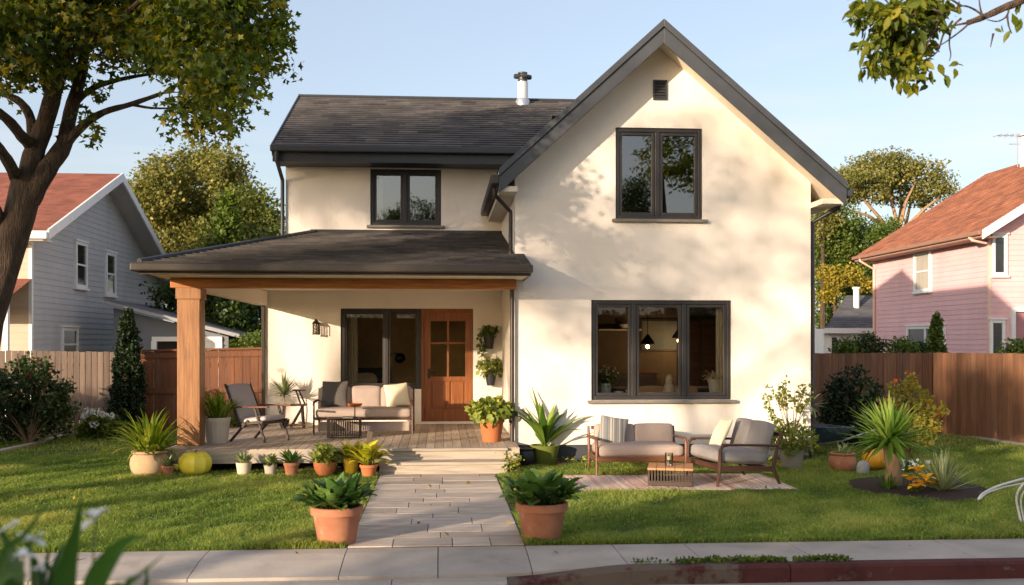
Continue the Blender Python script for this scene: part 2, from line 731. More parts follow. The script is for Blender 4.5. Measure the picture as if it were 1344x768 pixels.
M_plinth = mat('plinth_paint', hx('#3b3f44'), rough=0.8, var=0.2, scale=3, bump=0.2)
M_dark = mat('charcoal_metal', hx('#34363a'), rough=0.45, var=0.1, scale=5)
M_barge = mat('barge_paint', hx('#3f4247'), rough=0.5, var=0.12, scale=3, bump=0.1, bscale=20)
M_bronze = mat('bronze_metal', hx('#39312b'), rough=0.45, var=0.15, scale=6)
M_frame = mat('window_frame_paint', hx('#2f2c2b'), rough=0.45, var=0.1, scale=8)
M_shingle = mat('asphalt_shingle', hx('#4b494a'), rough=0.92, var=0.18, scale=2.2, bump=0.8, bscale=90, tint=0.6, c2=hx('#605b59'))
stain(M_shingle, hx('#6f6a64'), 1.3, .55, .75, .35)
stain(M_shingle, hx('#3c3a38'), 4.0, .58, .72, .5, (1, .4, 1))
M_beam = wood('cedar_beam', hx('#8a4f22'), hx('#b97a3e'), 'x')
M_post = wood('cedar_post', hx('#7a4e2e'), hx('#a07245'), 'z')
stain(M_post, hx('#5c3d26'), 3.0, .56, .72, .5, (3, 3, .5))
stain(M_beam, hx('#6a4223'), 2.0, .56, .72, .5, (.5, 3, 3))
M_door = wood('door_wood', hx('#6e3c1a'), hx('#93592c'), 'z', rough=0.4)
M_deck = wood('deck_boards', hx('#9c8a78'), hx('#c0ae9a'), 'y', rough=0.75, tint=0.16)
M_deckx = wood('deck_fascia', hx('#8f857a'), hx('#b5a999'), 'x', rough=0.75, tint=0.1)
M_glass = glassmat('window_glass', 0.20)
M_glassdark = glassmat('ground_floor_glass', 0.05, (0.9, 0.88, 0.82))
M_sill = mat('sill_stone', hx('#76706a'), rough=0.7, var=0.15)
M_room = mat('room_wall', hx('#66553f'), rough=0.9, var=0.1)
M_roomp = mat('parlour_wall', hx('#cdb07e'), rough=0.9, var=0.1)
M_white = mat('white_paint', hx('#e4e2de'), rough=0.6, var=0.04)
M_void = mat('dark_soil_and_shade', hx('#1d1713'), rough=1.0, var=0.3)  # near-black: soil in the pots, painted shade under the deck and in the garage
M_curtain = mat('curtain_cloth', hx('#d9cdb4'), rough=0.9, var=0.08)
M_steel = mat('galvanised_steel', hx('#b9bcc0'), rough=0.35, var=0.1, metal=0.7)
M_brass = mat('lamp_metal', hx('#2c2620'), rough=0.4, var=0.1, metal=0.4)

YG = 15.2                 # gable wall
YO = 14.65                # front of the gable roof
YP = 18.5                 # wall behind the porch
YD = 14.3                 # front of the deck
ZD = A(580, 588, YD).z    # deck top
GX0, GX1 = A(676, 400, YG).x, A(1064, 400, YG).x
PX0 = A(348, 480, YP).x   # porch wall, outer corner
UX0 = A(375, 250, YP).x   # upper wall, outer corner
apex, RT, LT = A(871, 28, YO), A(1111, 241, YO), A(655, 224, YO)
aX, aZ = apex.x, apex.z
YB = 24.4                 # back of the house
print('deck z', ZD, 'gable x', GX0, GX1, 'apex', apex, RT, LT, 'porch', PX0, UX0)

house = thing('stucco_house', 'two-storey cream stucco house with steep dark gable and timber porch', 'house', (0, 0, 0))

# main roof
YE = 17.95
e0 = A(358, 190, YE)
rg = AX(393, 127, e0.x)
RX0, RX1 = e0.x, GX1 - 1.0
ZE, YR, ZR = e0.z, rg.y, rg.z
print('main roof eave', e0, 'ridge', rg)
sl = Vector((0, YR - YE, ZR - ZE))
SLm = sl.length
sl.normalize()
nm = Vector((0, -sl.z, sl.y))

roof = MB()
laps(roof, (RX0, YE, ZE), (1, 0, 0), RX1 - RX0, sl, SLm, nm, 0.155, 0.021, 0.33)
YK = 2 * YR - YE
slb = Vector((0, -sl.y, sl.z))
laps(roof, (RX1, YK, ZE), (-1, 0, 0), RX1 - RX0, slb, SLm, Vector((0, sl.z, sl.y)), 0.155, 0.021, 0.33)
th = 0.16
roof_o = roof.build('roof', M_shingle, house)
m = MB()
x0, x1 = RX0 + 0.01, RX1 - 0.01
m.add([(x0, YE + .01, ZE - th), (x0, YE + .01, ZE - .004), (x0, YR, ZR - .004), (x0, YK - .01, ZE - .004), (x0, YK - .01, ZE - th), (x0, YR, ZR - th),
       (x1, YE + .01, ZE - th), (x1, YE + .01, ZE - .004), (x1, YR, ZR - .004), (x1, YK - .01, ZE - .004), (x1, YK - .01, ZE - th), (x1, YR, ZR - th)],
      [(0, 1, 2, 5), (5, 2, 3, 4), (7, 6, 11, 8), (8, 11, 10, 9), (0, 5, 11, 6), (5, 4, 10, 11), (0, 6, 7, 1), (4, 3, 9, 10)])
m.build('eave_deck', M_dark, roof_o)
m = MB()
m.tube([(RX0 - .02, YR, ZR + .01), (RX1, YR, ZR + .01)], 0.045, 8)
m.build('ridge_cap', M_dark, roof_o, smooth=True)
# eave fascia and gutter of the main roof
m = MB()
m.box(RX0, GX0 + 1.2, YE - .03, YE + .01, ZE - .30, ZE - .02)
m.box(RX0 + .02, GX0 + 1.2, YE + .01, YP - .002, ZE - .29, ZE - .262)
m.build('eave_soffit', M_dark, roof_o)
m = MB()
for q in range(1):
    m.box(RX0 - .03, GX0 + 1.0, YE - .15, YE - .03, ZE - .135, ZE - .02)
g = m.build('gutter', M_dark, roof_o, bevel=0.02)
# verge board
m = MB()
m.bar((RX0 - .012, YE, ZE - .09), (RX0 - .012, YR, ZR - .09), 0.024, 0.22, up=nm)
m.build('verge_board', M_dark, roof_o)

# gable roof
gl = Vector((aX - LT.x, 0, aZ - LT.z))
gr = Vector((aX - RT.x, 0, aZ - RT.z))
Ll, Lr = gl.length, gr.length
gl.normalize()
gr.normalize()
nl = Vector((-gl.z, 0, gl.x))
nr_ = Vector((gr.z, 0, -gr.x))
YGB = 21.2
m = MB()
laps(m, (LT.x, YGB, LT.z), (0, -1, 0), YGB - YO, gl, Ll, nl, 0.155, 0.021, 0.33)
laps(m, (RT.x, YO, RT.z), (0, 1, 0), YGB - YO, gr, Lr, nr_, 0.155, 0.021, 0.33)
gable_roof = m.build('gable_roof', M_shingle, house)
m = MB()
for T in (LT, RT):
    d = (Vector((aX, 0, aZ)) - Vector((T.x, 0, T.z))).normalized()
    a, b = Vector((T.x, YO + .02, T.z - .004)), Vector((aX, YO + .02, aZ - .004))
    off = Vector((0, 0, -0.19))
    dy = Vector((0, YGB - YO - .04, 0))
    vs = [a, b, b + off, a + off, a + dy, b + dy, b + dy + off, a + dy + off]
    m.add(vs, [(0, 1, 2, 3), (7, 6, 5, 4), (0, 4, 5, 1), (3, 2, 6, 7), (0, 3, 7, 4)])
m.build('soffit', M_ceiling, gable_roof)
m = MB()
for T, d, n in ((LT, gl, nl), (RT, gr, nr_)):
    for w_, h0, h1, yy0, yy1 in ((0, -.33, -.085, YO - .012, YO + .03), (0, -.085, .03, YO - .045, YO + .03)):
        a, b = Vector((T.x, 0, T.z)), Vector((aX, 0, aZ))
        vs = []
        for yy in (yy0, yy1):
            for p, h in ((a, h0), (b, h0), (b, h1), (a, h1)):
                vs.append((p.x, yy, p.z + h))
        m.add(vs, [(0, 1, 2, 3), (7, 6, 5, 4), (0, 4, 5, 1), (1, 5, 6, 2), (2, 6, 7, 3), (3, 7, 4, 0)])
m.build('bargeboard', M_barge, gable_roof, bevel=0.006)
# eaves of the gable wing: gutters, box soffits
for T, sx, yend in ((LT, -1, YP - .1), (RT, 1, YB - 2)):
    m = MB()
    xa, xb = sorted((T.x - sx * 0.02, T.x + sx * 0.12))
    m.box(xa, xb, YO + .02, yend, T.z - .20, T.z - .05)
    m.build('gutter', M_bronze if sx < 0 else M_dark, gable_roof, bevel=0.025)
    m = MB()
    gx = GX0 - .002 if sx < 0 else GX1 + .002
    xa, xb = sorted((T.x - sx * .02, gx))
    m.box(xa, xb, YO + .05, yend, T.z - .30, T.z - .22)
    m.build('eave_soffit', M_ceiling, gable_roof)

# walls of the gable wing
up_w = (A(808, 228, YG).x, A(922, 228, YG).x, A(865, 288, YG).z, A(865, 168, YG).z)
lo_w = (A(776, 460, YG).x, A(960, 460, YG).x, A(865, 525, YG).z, A(865, 394, YG).z)
ZPL = A(860, 583, YG).z
print('windows', up_w, lo_w, 'plinth', ZPL)
cl = [(Vector((LT.x, YG, LT.z - .10)), nl), (Vector((RT.x, YG, RT.z - .10)), nr_)]
plane_with_holes(GX0, GX1, ZPL, aZ, [up_w, lo_w], YG, 'wall', M_stucco, house, 0.2, clip=cl)
m = MB()
zt = LT.z - .12 + (GX0 - LT.x) * gl.z / gl.x
m.box(GX0, GX0 + .2, YG + .2, YP + 3, ZPL, zt)
m.build('wall', M_stucco, house)
m = MB()
m.box(GX1 - .2, GX1, YG + .2, YB, ZPL, zt)
m.build('wall', M_stucco, house)
m = MB()
m.box(GX0 + .015, GX1 - .015, YG + .015, YG + .3, -.2, ZPL)
m.box(GX0 + .015, GX0 + .3, YG + .3, YP, -.2, ZPL)
m.box(GX1 - .3, GX1 - .015, YG + .3, YB, -.2, ZPL)
m.build('plinth', M_plinth, house)
# walls of the main wing
pw = (A(447, 460, YP).x, A(621, 460, YP).x, ZD + .02, A(530, 405, YP).z)
ul_w = (A(486, 260, YP).x, A(579, 260, YP).x, A(530, 296, YP).z, A(530, 222, YP).z)
WX = A(553, 460, YP).x     # joint of window and door
WZ = A(500, 511, YP).z     # window bottom
plane_with_holes(PX0, GX0, 0, 3.7, [(pw[0], WX, WZ, pw[3]), (WX, pw[1], pw[2], pw[3])], YP, 'wall', M_stucco, house, 0.2)
plane_with_holes(UX0, GX0 + 1.3, 3.7, ZE - .1, [ul_w], YP + .003, 'wall', M_stucco, house, 0.2)
m = MB()
m.box(PX0, PX0 + .2, YP + .2, YB, 0, 3.7)
m.add([(UX0, YP + .2, 3.7), (UX0, YB, 3.7), (UX0, YB, ZE - .05), (UX0, YR, ZR - .1), (UX0, YP + .2, ZE - .05),
       (UX0 + .2, YP + .2, 3.7), (UX0 + .2, YB, 3.7), (UX0 + .2, YB, ZE - .05), (UX0 + .2, YR, ZR - .1), (UX0 + .2, YP + .2, ZE - .05)],
      [(0, 4, 3, 2, 1), (5, 6, 7, 8, 9), (0, 1, 6, 5), (1, 2, 7, 6)])
m.box(PX0 + .2, GX1 - .2, YB - .2, YB, 0, ZE - .6)
m.build('wall', M_stucco, house)


def room(x0, x1, y0, y1, z0, z1, m_):
    """inside faces of a room, open towards the street"""
    b = MB()
    b.quad((x0, y1, z0), (x1, y1, z0), (x1, y1, z1), (x0, y1, z1))
    b.quad((x0, y0, z0), (x0, y1, z0), (x0, y1, z1), (x0, y0, z1))
    b.quad((x1, y1, z0), (x1, y0, z0), (x1, y0, z1), (x1, y1, z1))
    b.quad((x0, y0, z1), (x0, y1, z1), (x1, y1, z1), (x1, y0, z1))
    b.quad((x0, y0, z0), (x1, y0, z0), (x1, y1, z0), (x0, y1, z0))
    return b.build('interior_wall', m_, house)


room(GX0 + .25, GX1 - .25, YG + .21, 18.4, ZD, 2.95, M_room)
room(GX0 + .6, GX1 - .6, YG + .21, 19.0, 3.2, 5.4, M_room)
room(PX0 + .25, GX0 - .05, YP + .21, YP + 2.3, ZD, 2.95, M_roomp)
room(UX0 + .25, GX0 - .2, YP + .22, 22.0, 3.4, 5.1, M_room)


def window(x0, x1, z0, z1, Y, lights, sill=True, fw=0.06, gm=None, sash=0.05):
    """dark framed window set into an opening; lights: fractions where mullions stand"""
    m = MB()
    ya, yb = Y + .03, Y + .11
    ring(m, x0 + .002, x1 - .002, z0 + .002, z1 - .002, fw, ya, yb)
    ed = [x0 + fw] + [x0 + (x1 - x0) * q for q in lights] + [x1 - fw]
    for q in lights:
        xm = x0 + (x1 - x0) * q
        m.box(xm - .035, xm + .035, ya, yb, z0 + fw, z1 - fw)
    fr = m.build('window_frame', M_frame, house, bevel=0.006)
    # head and jamb trim, a little proud of the wall
    for i in range(len(ed) - 1):
        a = ed[i] + (.035 if i else 0)
        b = ed[i + 1] - (.035 if i < len(ed) - 2 else 0)
        s = MB()
        ring(s, a + .002, b - .002, z0 + fw + .002, z1 - fw - .002, sash, ya + .02, yb - .012)
        s.build('sash', M_frame, fr, bevel=0.005)
        g = MB()
        g.quad((a + sash, ya + .05, z0 + fw + sash), (b - sash, ya + .05, z0 + fw + sash), (b - sash, ya + .05, z1 - fw - sash), (a + sash, ya + .05, z1 - fw - sash))
        g.build('glass', gm or M_glass, fr)
    if sill:
        s = MB()
        s.box(x0 - .06, x1 + .07, Y - .075, Y + .09, z0 - .05, z0 - .002)
        s.build('sill', M_sill, fr, bevel=0.006)
    return fr


window(*up_w, YG, [0.485])
window(*lo_w, YG, [0.305, 0.665], gm=M_glassdark)
window(*ul_w, YP, [0.49])
window(pw[0], WX, WZ, pw[3], YP, [0.565], sill=False, fw=0.075, gm=M_glassdark, sash=0.03)

# front door
dx0, dx1 = A(556, 480, YP).x, A(620, 480, YP).x
dz0, dz1 = ZD + .035, A(590, 409, YP).z
m = MB()
m.box(WX + .002, dx0, YP + .015, YP + .13, pw[2], pw[3] - .08)
m.box(dx1, pw[1] - .002, YP + .015, YP + .13, pw[2], pw[3] - .08)
m.box(WX + .002, pw[1] - .002, YP + .012, YP + .13, pw[3] - .079, pw[3] - .002)
jamb = m.build('door_frame', M_door, house, bevel=0.005)
m = MB()
m.box(WX, pw[1], YP - .06, YP + .16, ZD + .004, ZD + .034)
m.build('threshold', M_white, house, bevel=0.005)
W_, H_ = dx1 - dx0, dz1 - dz0
st = 0.13 * W_ / .9
yy0, yy1 = YP + .045, YP + .095
m = MB()
zr1, zr2, zr3 = dz0 + .12 * H_, dz0 + .395 * H_, dz0 + .715 * H_
zt_ = dz1 - .085 * H_
m.box(dx0 + .004, dx0 + st, yy0, yy1, dz0, dz1)
m.box(dx1 - st, dx1 - .004, yy0, yy1, dz0, dz1)
for a, b in ((dz0, zr1), (zr2 - .05, zr2 + .035), (zr3 - .02, zr3 + .02), (zt_, dz1)):
    m.box(dx0 + st, dx1 - st, yy0, yy1, a, b)
xm = (dx0 + dx1) / 2
m.box(xm - .02, xm + .02, yy0 + .004, yy1, zr2 + .035, zr3 - .02)
m.box(xm - .02, xm + .02, yy0 + .004, yy1, zr3 + .02, zt_)
m.box(xm - .03, xm + .03, yy0 + .004, yy1, zr1, zr2 - .05)
for a, b in ((dx0 + st, xm - .03), (xm + .03, dx1 - st)):
    m.box(a, b, yy0 + .025, yy1 - .01, zr1, zr2 - .05)
    m.box(a + .035, b - .035, yy0 + .012, yy0 + .0249, zr1 + .035, zr2 - .085)
door = m.build('door', M_door, house, bevel=0.004)
for za, zb in ((zr2 + .035, zr3 - .02), (zr3 + .02, zt_)):
    for a, b in ((dx0 + st, xm - .02), (xm + .02, dx1 - st)):
        g = MB()
        g.quad((a, yy0 + .03, za), (b, yy0 + .03, za), (b, yy0 + .03, zb), (a, yy0 + .03, zb))
        g.build('glass', M_glassdark, door)
hp = A(563, 489, YP)
m = MB()
m.box(hp.x - .022, hp.x + .022, yy0 - .012, yy0 - .001, hp.z - .11, hp.z + .07)
m.tube([(hp.x, yy0 - .01, hp.z), (hp.x, yy0 - .055, hp.z), (hp.x + .12, yy0 - .055, hp.z - .005)], .011, 8)
m.tube([(hp.x, yy0 - .012, hp.z - .07), (hp.x, yy0 - .03, hp.z - .07)], .018, 10)
m.build('handle', M_brass, door, smooth=True)
# wall under the glazing is stucco; dark base line of the porch wall
m = MB()
m.box(PX0, GX0, YP - .012, YP - .001, ZD - .02, ZD + .05)
m.build('skirting', M_ceiling, house)

# vent, lamp
vc = A(866, 118.5, YG)
m = MB()
ring(m, vc.x - .11, vc.x + .11, vc.z - .155, vc.z + .155, .022, YG - .03, YG - .002)
m.box(vc.x - .088, vc.x + .088, YG - .006, YG - .003, vc.z - .133, vc.z + .133)
for k in range(6):
    z = vc.z - .12 + k * .045
    m.bar((vc.x - .088, YG - .018, z), (vc.x + .088, YG - .018, z), .03, .006, up=(0, -.6, .8))
m.build('vent', M_dark, house)

lp = A(416, 431, YP)
m = MB()
m.box(lp.x - .045, lp.x + .045, YP - .02, YP - .002, lp.z - .1, lp.z + .1)
m.bar((lp.x, YP - .02, lp.z + .115), (lp.x, YP - .13, lp.z + .115), .02, .02)
lamp = m.build('wall_lamp', M_brass, house, bevel=0.003)
m = MB()
for dxx in (-.05, .05):
    for dyy in (-.05, .05):
        m.box(lp.x + dxx - .006, lp.x + dxx + .006, YP - .14 + dyy - .006, YP - .14 + dyy + .006, lp.z - .1, lp.z + .08)
m.lathe([(.072, lp.z - .118), (.072, lp.z - .1)], 4, (lp.x, YP - .14, 0))
m.lathe([(.085, lp.z + .08), (.03, lp.z + .14), (.012, lp.z + .17)], 8, (lp.x, YP - .14, 0))
m.build('lantern_cage', M_brass, lamp)
m = MB()
m.lathe([(.042, lp.z - .095), (.042, lp.z + .075)], 16, (lp.x, YP - .14, 0))
m.build('lantern_glass', glassmat('lantern_pane', 0.15, (.97, .95, .9)), lamp, smooth=True)

# flue pipe
fy = YR - .25
fp = A(686, 141, fy)
m = MB()
fz = ZE + (fy - YE) * sl.z / sl.y
m.lathe([(.115, fz - .15), (.115, A(686, 108, fy).z)], 24, (fp.x, fy, 0))
flue = m.build('chimney', mat('flue_enamel', hx('#c9cbcd'), rough=0.3, var=0.06, metal=0.3), house, smooth=True)
zc = A(686, 108, fy).z
m = MB()
m.lathe([(.15, fz - .06), (.15, fz + .06), (.12, fz + .10)], 20, (fp.x, fy, 0))
m.build('flashing', M_steel, flue, smooth=True)
m = MB()
m.lathe([(.09, zc), (.10, zc + .02), (.10, zc + .09), (.07, zc + .10), (.07, zc + .16), (.10, zc + .17), (.105, zc + .20), (.03, zc + .22)], 20, (fp.x, fy, 0))
for a in range(2):
    d = Vector((math.cos(a * PI / 2 + .2), math.sin(a * PI / 2 + .2), 0)) * .19
    c = Vector((fp.x, fy, zc + .115))
    m.tube([c - d, c - d * .8, c + d * .8, c + d], [.045, .055, .055, .045], 10)
m.build('cowl', M_dark, flue, smooth=True)

# ------------------------------------------------------------------ porch
YPE = 14.05
xa = A(183, 345, YPE).x
zpe = A(440, 346, YPE).z
xr = A(697, 346, YPE).x
tl = A(415, 305, YP)
xt, zt2 = tl.x, tl.z
print('porch eave', xa, xr, zpe, 'top', tl)
V = Vector((0, YP - YPE, zt2 - zpe))
SL = V.length
V.normalize()
N = Vector((0, -V.z, V.y))
hipdir = Vector((xt - xa, YP - YPE, 0)).normalized()
hipn = Vector((-hipdir.y, hipdir.x, 0))
m = MB()
laps(m, (xa, YPE, zpe), (1, 0, 0), GX0 - xa, V, SL, N, 0.165, 0.021, 0.34)
pr = m.build('porch_roof', M_shingle, house, clip=[(Vector((xa, YPE, 0)), hipn)])
m = MB()
S2 = (YG - YPE - .01) / V.y
laps(m, (GX0 + .001, YPE, zpe), (1, 0, 0), xr - GX0, V, S2, N, 0.165, 0.021, 0.34)
m.build('shingle_course', M_shingle, pr)
V2 = Vector((xt - xa, 0, zt2 - zpe))
S3 = V2.length
V2.normalize()
m = MB()
laps(m, (xa, YP + .8, zpe), (0, -1, 0), YP + .8 - YPE, V2, S3, Vector((-V2.z, 0, V2.x)), 0.165, 0.021, 0.34)
m.build('hip_slope', M_shingle, pr, clip=[(Vector((xa, YPE, 0)), -hipn)])
m = MB()
m.tube([(xa, YPE, zpe + .02), (xt, YP, zt2 + .02)], .04, 8)
m.build('hip_cap', M_dark, pr, smooth=True)
m = MB()
m.box(xt - .1, GX0, YP - .05, YP - .001, zt2 - .02, zt2 + .05)
m.build('flashing', M_dark, pr)
zc0 = A(450, 363, 14.5).z     # soffit level
m = MB()
m.quad((xa + .06, YPE + .06, zc0), (GX0 - .001, YPE + .06, zc0), (GX0 - .001, YP - .001, zc0), (xa + .06, YP - .001, zc0))
m.quad((GX0 - .001, YPE + .06, zc0), (xr, YPE + .06, zc0), (xr, YG - .001, zc0), (GX0 - .001, YG - .001, zc0))
m.build('porch_ceiling', M_ceiling, pr)
m = MB()
m.box(xa, xr, YPE, YPE + .05, zc0 - .01, zpe - .002)
m.box(xa, xa + .05, YPE + .05, YP + .8, zc0 - .01, zpe - .002)
m.box(xr - .03, xr, YPE + .05, YG - .002, zc0 - .01, zpe - .002)
m.build('fascia', M_bronze, pr)
m = MB()
m.box(xa - .1, xr + .02, YPE - .12, YPE - .001, zpe - .125, zpe - .005)
m.box(xa - .1, xa - .001, YPE, YP + .8, zpe - .125, zpe - .005)
m.build('gutter', M_bronze, pr, bevel=0.02)
# post, beams
pz = ZD
pp = G(251, 584, ZD)
PY = pp.y
pwid = 29 / ppm(pp)
zb0 = A(450, 379, PY).z
m = MB()
m.box(pp.x - pwid / 2 - .12, GX0 - .002, PY - .09, PY + .09, zb0, zc0 - .003)
m.build('beam', M_beam, house, bevel=0.008)
m = MB()
m.bar((pp.x, PY + .093, zb0 + .11), (PX0 - .03, YP - .07, zb0 - .0), .17, .26)
m.build('side_beam', M_ceiling, house, bevel=0.006)
m = MB()
h = pwid / 2
m.box(pp.x - h, pp.x + h, PY - h, PY + h, ZD + .002, zb0 - .17)
post = m.build('post', M_post, house, bevel=0.008)
m = MB()
m.box(pp.x - h - .018, pp.x + h + .018, PY - h - .018, PY + h + .018, zb0 - .169, zb0 - .003)
m.build('capital', M_post, post, bevel=0.006)
m = MB()
m.box(PX0 - .055, PX0 - .002, YP - .06, YP - .002, ZD + .002, zb0 - .05)
m.build('corner_post', M_bronze, house, bevel=0.004)

# downpipes
def downpipe(pts, r, m_):
    b = MB()
    b.tube(pts, r, 10)
    for z in (0.9, 2.6):
        pass
    return b.build('downpipe', m_, house, smooth=True)


q = A(672, 300, YG)
downpipe([(LT.x - .05, YO + .35, LT.z - .2), (LT.x - .05, YO + .35, LT.z - .30), (GX0 - .06, YG + .12, LT.z - .52), (GX0 - .06, YG + .12, 2.92)], .032, M_bronze)
downpipe([(GX0 - .05, YG - .06, zc0), (GX0 - .05, YG - .06, ZD + .25), (GX0 - .05, YG - .06, .02)], .035, M_bronze)
downpipe([(RT.x + .05, YO + .4, RT.z - .18), (RT.x + .05, YO + .4, RT.z - .3), (GX1 + .06, YG + .1, RT.z - .52), (GX1 + .06, YG + .1, .03)], .042, M_dark)
downpipe([(RX0 + .08, YE - .09, ZE - .13), (RX0 + .08, YE - .09, ZE - .28), (UX0 - .05, YP - .05, ZE - .55), (UX0 - .05, YP - .05, 3.0)], .036, M_dark)

# deck and steps
dk0 = G(214, 604, ZD).x
dk0 = A(214, 600, YD).x
m = MB()
bw = 0.132
x = dk0
i = 0
while x < GX0 - .01:
    m.box(x, min(x + bw - .006, GX0 - .004), YD, YP - .014, ZD - .03, ZD, float(RNG.random()))
    x += bw
deck = m.build('deck', M_deck, house, bevel=0.003)
m = MB()
zk = A(350, 608, YD).z
m.box(dk0 - .002, GX0 - .004, YD - .03, YD - .001, zk, ZD - .008)
m.box(dk0 - .03, dk0 - .001, YD, YP - .02, zk, ZD - .008)
m.build('fascia_board', M_deckx, deck, bevel=0.003)
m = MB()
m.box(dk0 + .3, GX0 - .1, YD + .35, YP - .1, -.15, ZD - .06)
m.build('under_deck_shade', M_void, deck)  # solid near-black block painting the shade under the boards
sx0, sx1 = A(500, 610, YD).x, A(664, 610, YD).x
m = MB()
st_y = YD - .38
zs = ZD * 0.52
m.box(sx0, sx1, st_y + .03, YD - .04, -.05, zs - .042)
m.box(sx0, sx1, YD - .055, YD - .031, zs, ZD - .035)
steps = m.build('steps', M_deckx, deck, bevel=0.003)
m = MB()
m.box(sx0 - .02, sx1 + .02, st_y, YD - .056, zs - .04, zs)
m.box(sx0 - .02, sx1 + .02, YD - .10, YD - .0005, ZD - .0335, ZD + .003)
m.build('tread', M_deckx, steps, bevel=0.005)
# ------------------------------------------------------------------ ground, lawn, path, pavement, road
M_lawn = mat('lawn_soil', hx('#3c4a18'), rough=1.0, var=0.3, scale=3, c2=hx('#4a4a1c'), bump=0.4, bscale=20)
M_ground = mat('far_ground', hx('#46502a'), rough=1.0, var=0.3, scale=0.2)
M_conc = mat('concrete', hx('#a69d93'), rough=0.9, var=0.2, scale=1.3, bump=0.3, bscale=70, tint=0.06)
stain(M_conc, hx('#6d655b'), 2.4, .58, .72, .35)
stain(M_conc, hx('#4f4942'), 9.0, .68, .74, .5)
M_joint = mat('joint_dirt', hx('#4b443a'), rough=1.0, var=0.2)
M_asph = mat('asphalt', hx('#4a4a4b'), rough=0.9, var=0.2, scale=4, bump=0.5, bscale=120)
M_paver = mat('flagstone', hx('#aa9d91'), rough=0.85, var=0.18, scale=2.4, bump=0.4, bscale=30, tint=0.2, c2=hx('#c2b4a5'), stretch=(1, 4, 1))
stain(M_paver, hx('#7e766e'), 1.8, .55, .72, .4)
stain(M_paver, hx('#5a524a'), 10.0, .68, .75, .4)
M_edge = mat('edging_stone', hx('#a79e92'), rough=0.9, var=0.15, scale=4, bump=0.3)
M_mulch = mat('mulch', hx('#2c1a12'), rough=1.0, var=0.5, scale=18, bump=0.8, bscale=40)
M_soil = mat('garden_soil', hx('#5b3d24'), rough=1.0, var=0.4, scale=12, bump=0.7, bscale=30)


def sheet(name, pts, z, m_, kind='structure'):
    o = meshobj(name, [(x, y, z) for x, y in pts], [tuple(range(len(pts)))], m_)
    return struct(o, kind)


Y_L = 9.8      # lawn / pavement line
Y_LAWN = G(575, 718).y
Y_K = G(1100, 741).y    # kerb edge
print('pavement from', Y_K, 'to', Y_LAWN)
Y_L = Y_LAWN
KT = 0.15
sheet('ground', [(-900, -500), (900, -500), (900, 1500), (-900, 1500)], -0.19, M_ground)
sheet('road', [(-120, 2.6), (120, 2.6), (120, Y_K - .001), (-120, Y_K - .001)], -0.15, M_asph)
sheet('gutter_pan', [(-120, Y_K - .38), (120, Y_K - .38), (120, Y_K - .001), (-120, Y_K - .001)], -0.143, M_conc)
m = MB()
m.box(-120, 120, -4, 2.6, -.185, 0.0)
struct(m.build('verge', M_lawn))
m = MB()
m.box(-80, 80, Y_L, 60, -.18, 0.0)
struct(m.build('lawn', M_lawn))


def drop(x):
    """the kerb is lowered to the left of the path"""
    t = min(1, max(0, (x - 0.45) / 1.25))
    return 0.085 * (1 - t * t * (3 - 2 * t))


def zpave(x, y):
    t = min(1, max(0, (Y_L - .28 - y) / (Y_L - .28 - Y_K)))
    return -drop(x) * t


jx = [-12.2, -10.6, -9.1, -7.6, -6.1, -4.7, -3.3, -2.05, G(457, 718).x, G(575, 718).x, G(689, 718).x, G(803, 715).x, G(896, 713).x, G(1033, 712).x, G(1222, 708).x, 6.1, 7.6, 9.2, 10.8, 12.4]
m = MB()
for i in range(len(jx) - 1):
    t = float(RNG.random())
    nx = 4
    for y0, y1 in ((Y_K + KT + .004, Y_L - .004),):
        ys = np.linspace(y0, y1, 5)
        xs = np.linspace(jx[i] + .004, jx[i + 1] - .004, nx + 1)
        vs, fs = [], []
        for yy in ys:
            for xx in xs:
                vs.append((xx, yy, zpave(xx, yy) + .0))
        base = len(vs)
        for a in range(4):
            for b in range(nx):
                fs.append((a * (nx + 1) + b, a * (nx + 1) + b + 1, (a + 1) * (nx + 1) + b + 1, (a + 1) * (nx + 1) + b))
        # skirts so that the joint has depth
        loop = [b for b in range(nx + 1)] + [a * (nx + 1) + nx for a in range(1, 5)] + [4 * (nx + 1) + b for b in range(nx - 1, -1, -1)] + [a * (nx + 1) for a in range(3, 0, -1)]
        for k in loop:
            vs.append((vs[k][0], vs[k][1], vs[k][2] - .06))
        for k in range(len(loop)):
            k2 = (k + 1) % len(loop)
            fs.append((loop[k], base + k, base + k2, loop[k2]))
        m.add(vs, fs, t)
struct(m.build('sidewalk', M_conc))
m = MB()
m.box(-80, 80, Y_K + KT + .001, Y_L - .001, -.185, -.105)
struct(m.build('sidewalk_bed', M_joint))

# kerb: red paint with worn patches on the raised part, bare concrete where it is lowered
km, kn, kb = nodes('red_kerb_paint')
kl = kn.links.new
tc = kn.nodes.new('ShaderNodeTexCoord')
n1 = kn.nodes.new('ShaderNodeTexNoise')
n1.inputs['Scale'].default_value = 1.7
n1.inputs['Detail'].default_value = 9
n1.inputs['Roughness'].default_value = 0.7
sx_ = kn.nodes.new('ShaderNodeSeparateXYZ')
kl(tc.outputs['Object'], n1.inputs['Vector'])
kl(tc.outputs['Object'], sx_.inputs['Vector'])
wr = kn.nodes.new('ShaderNodeMapRange')     # worn most between x = 1.2 and 2.6
wr.inputs['From Min'].default_value = 1.9
wr.inputs['From Max'].default_value = 3.4
wr.inputs['To Min'].default_value = 0.13
wr.inputs['To Max'].default_value = -0.12
kl(sx_.outputs['X'], wr.inputs['Value'])
ad = kn.nodes.new('ShaderNodeMath')
ad.operation = 'ADD'
kl(n1.outputs['Fac'], ad.inputs[0])
kl(wr.outputs['Result'], ad.inputs[1])
rp = kn.nodes.new('ShaderNodeValToRGB')
rp.color_ramp.elements[0].position = 0.52
rp.color_ramp.elements[0].color = (*hx('#4b2a28'), 1)
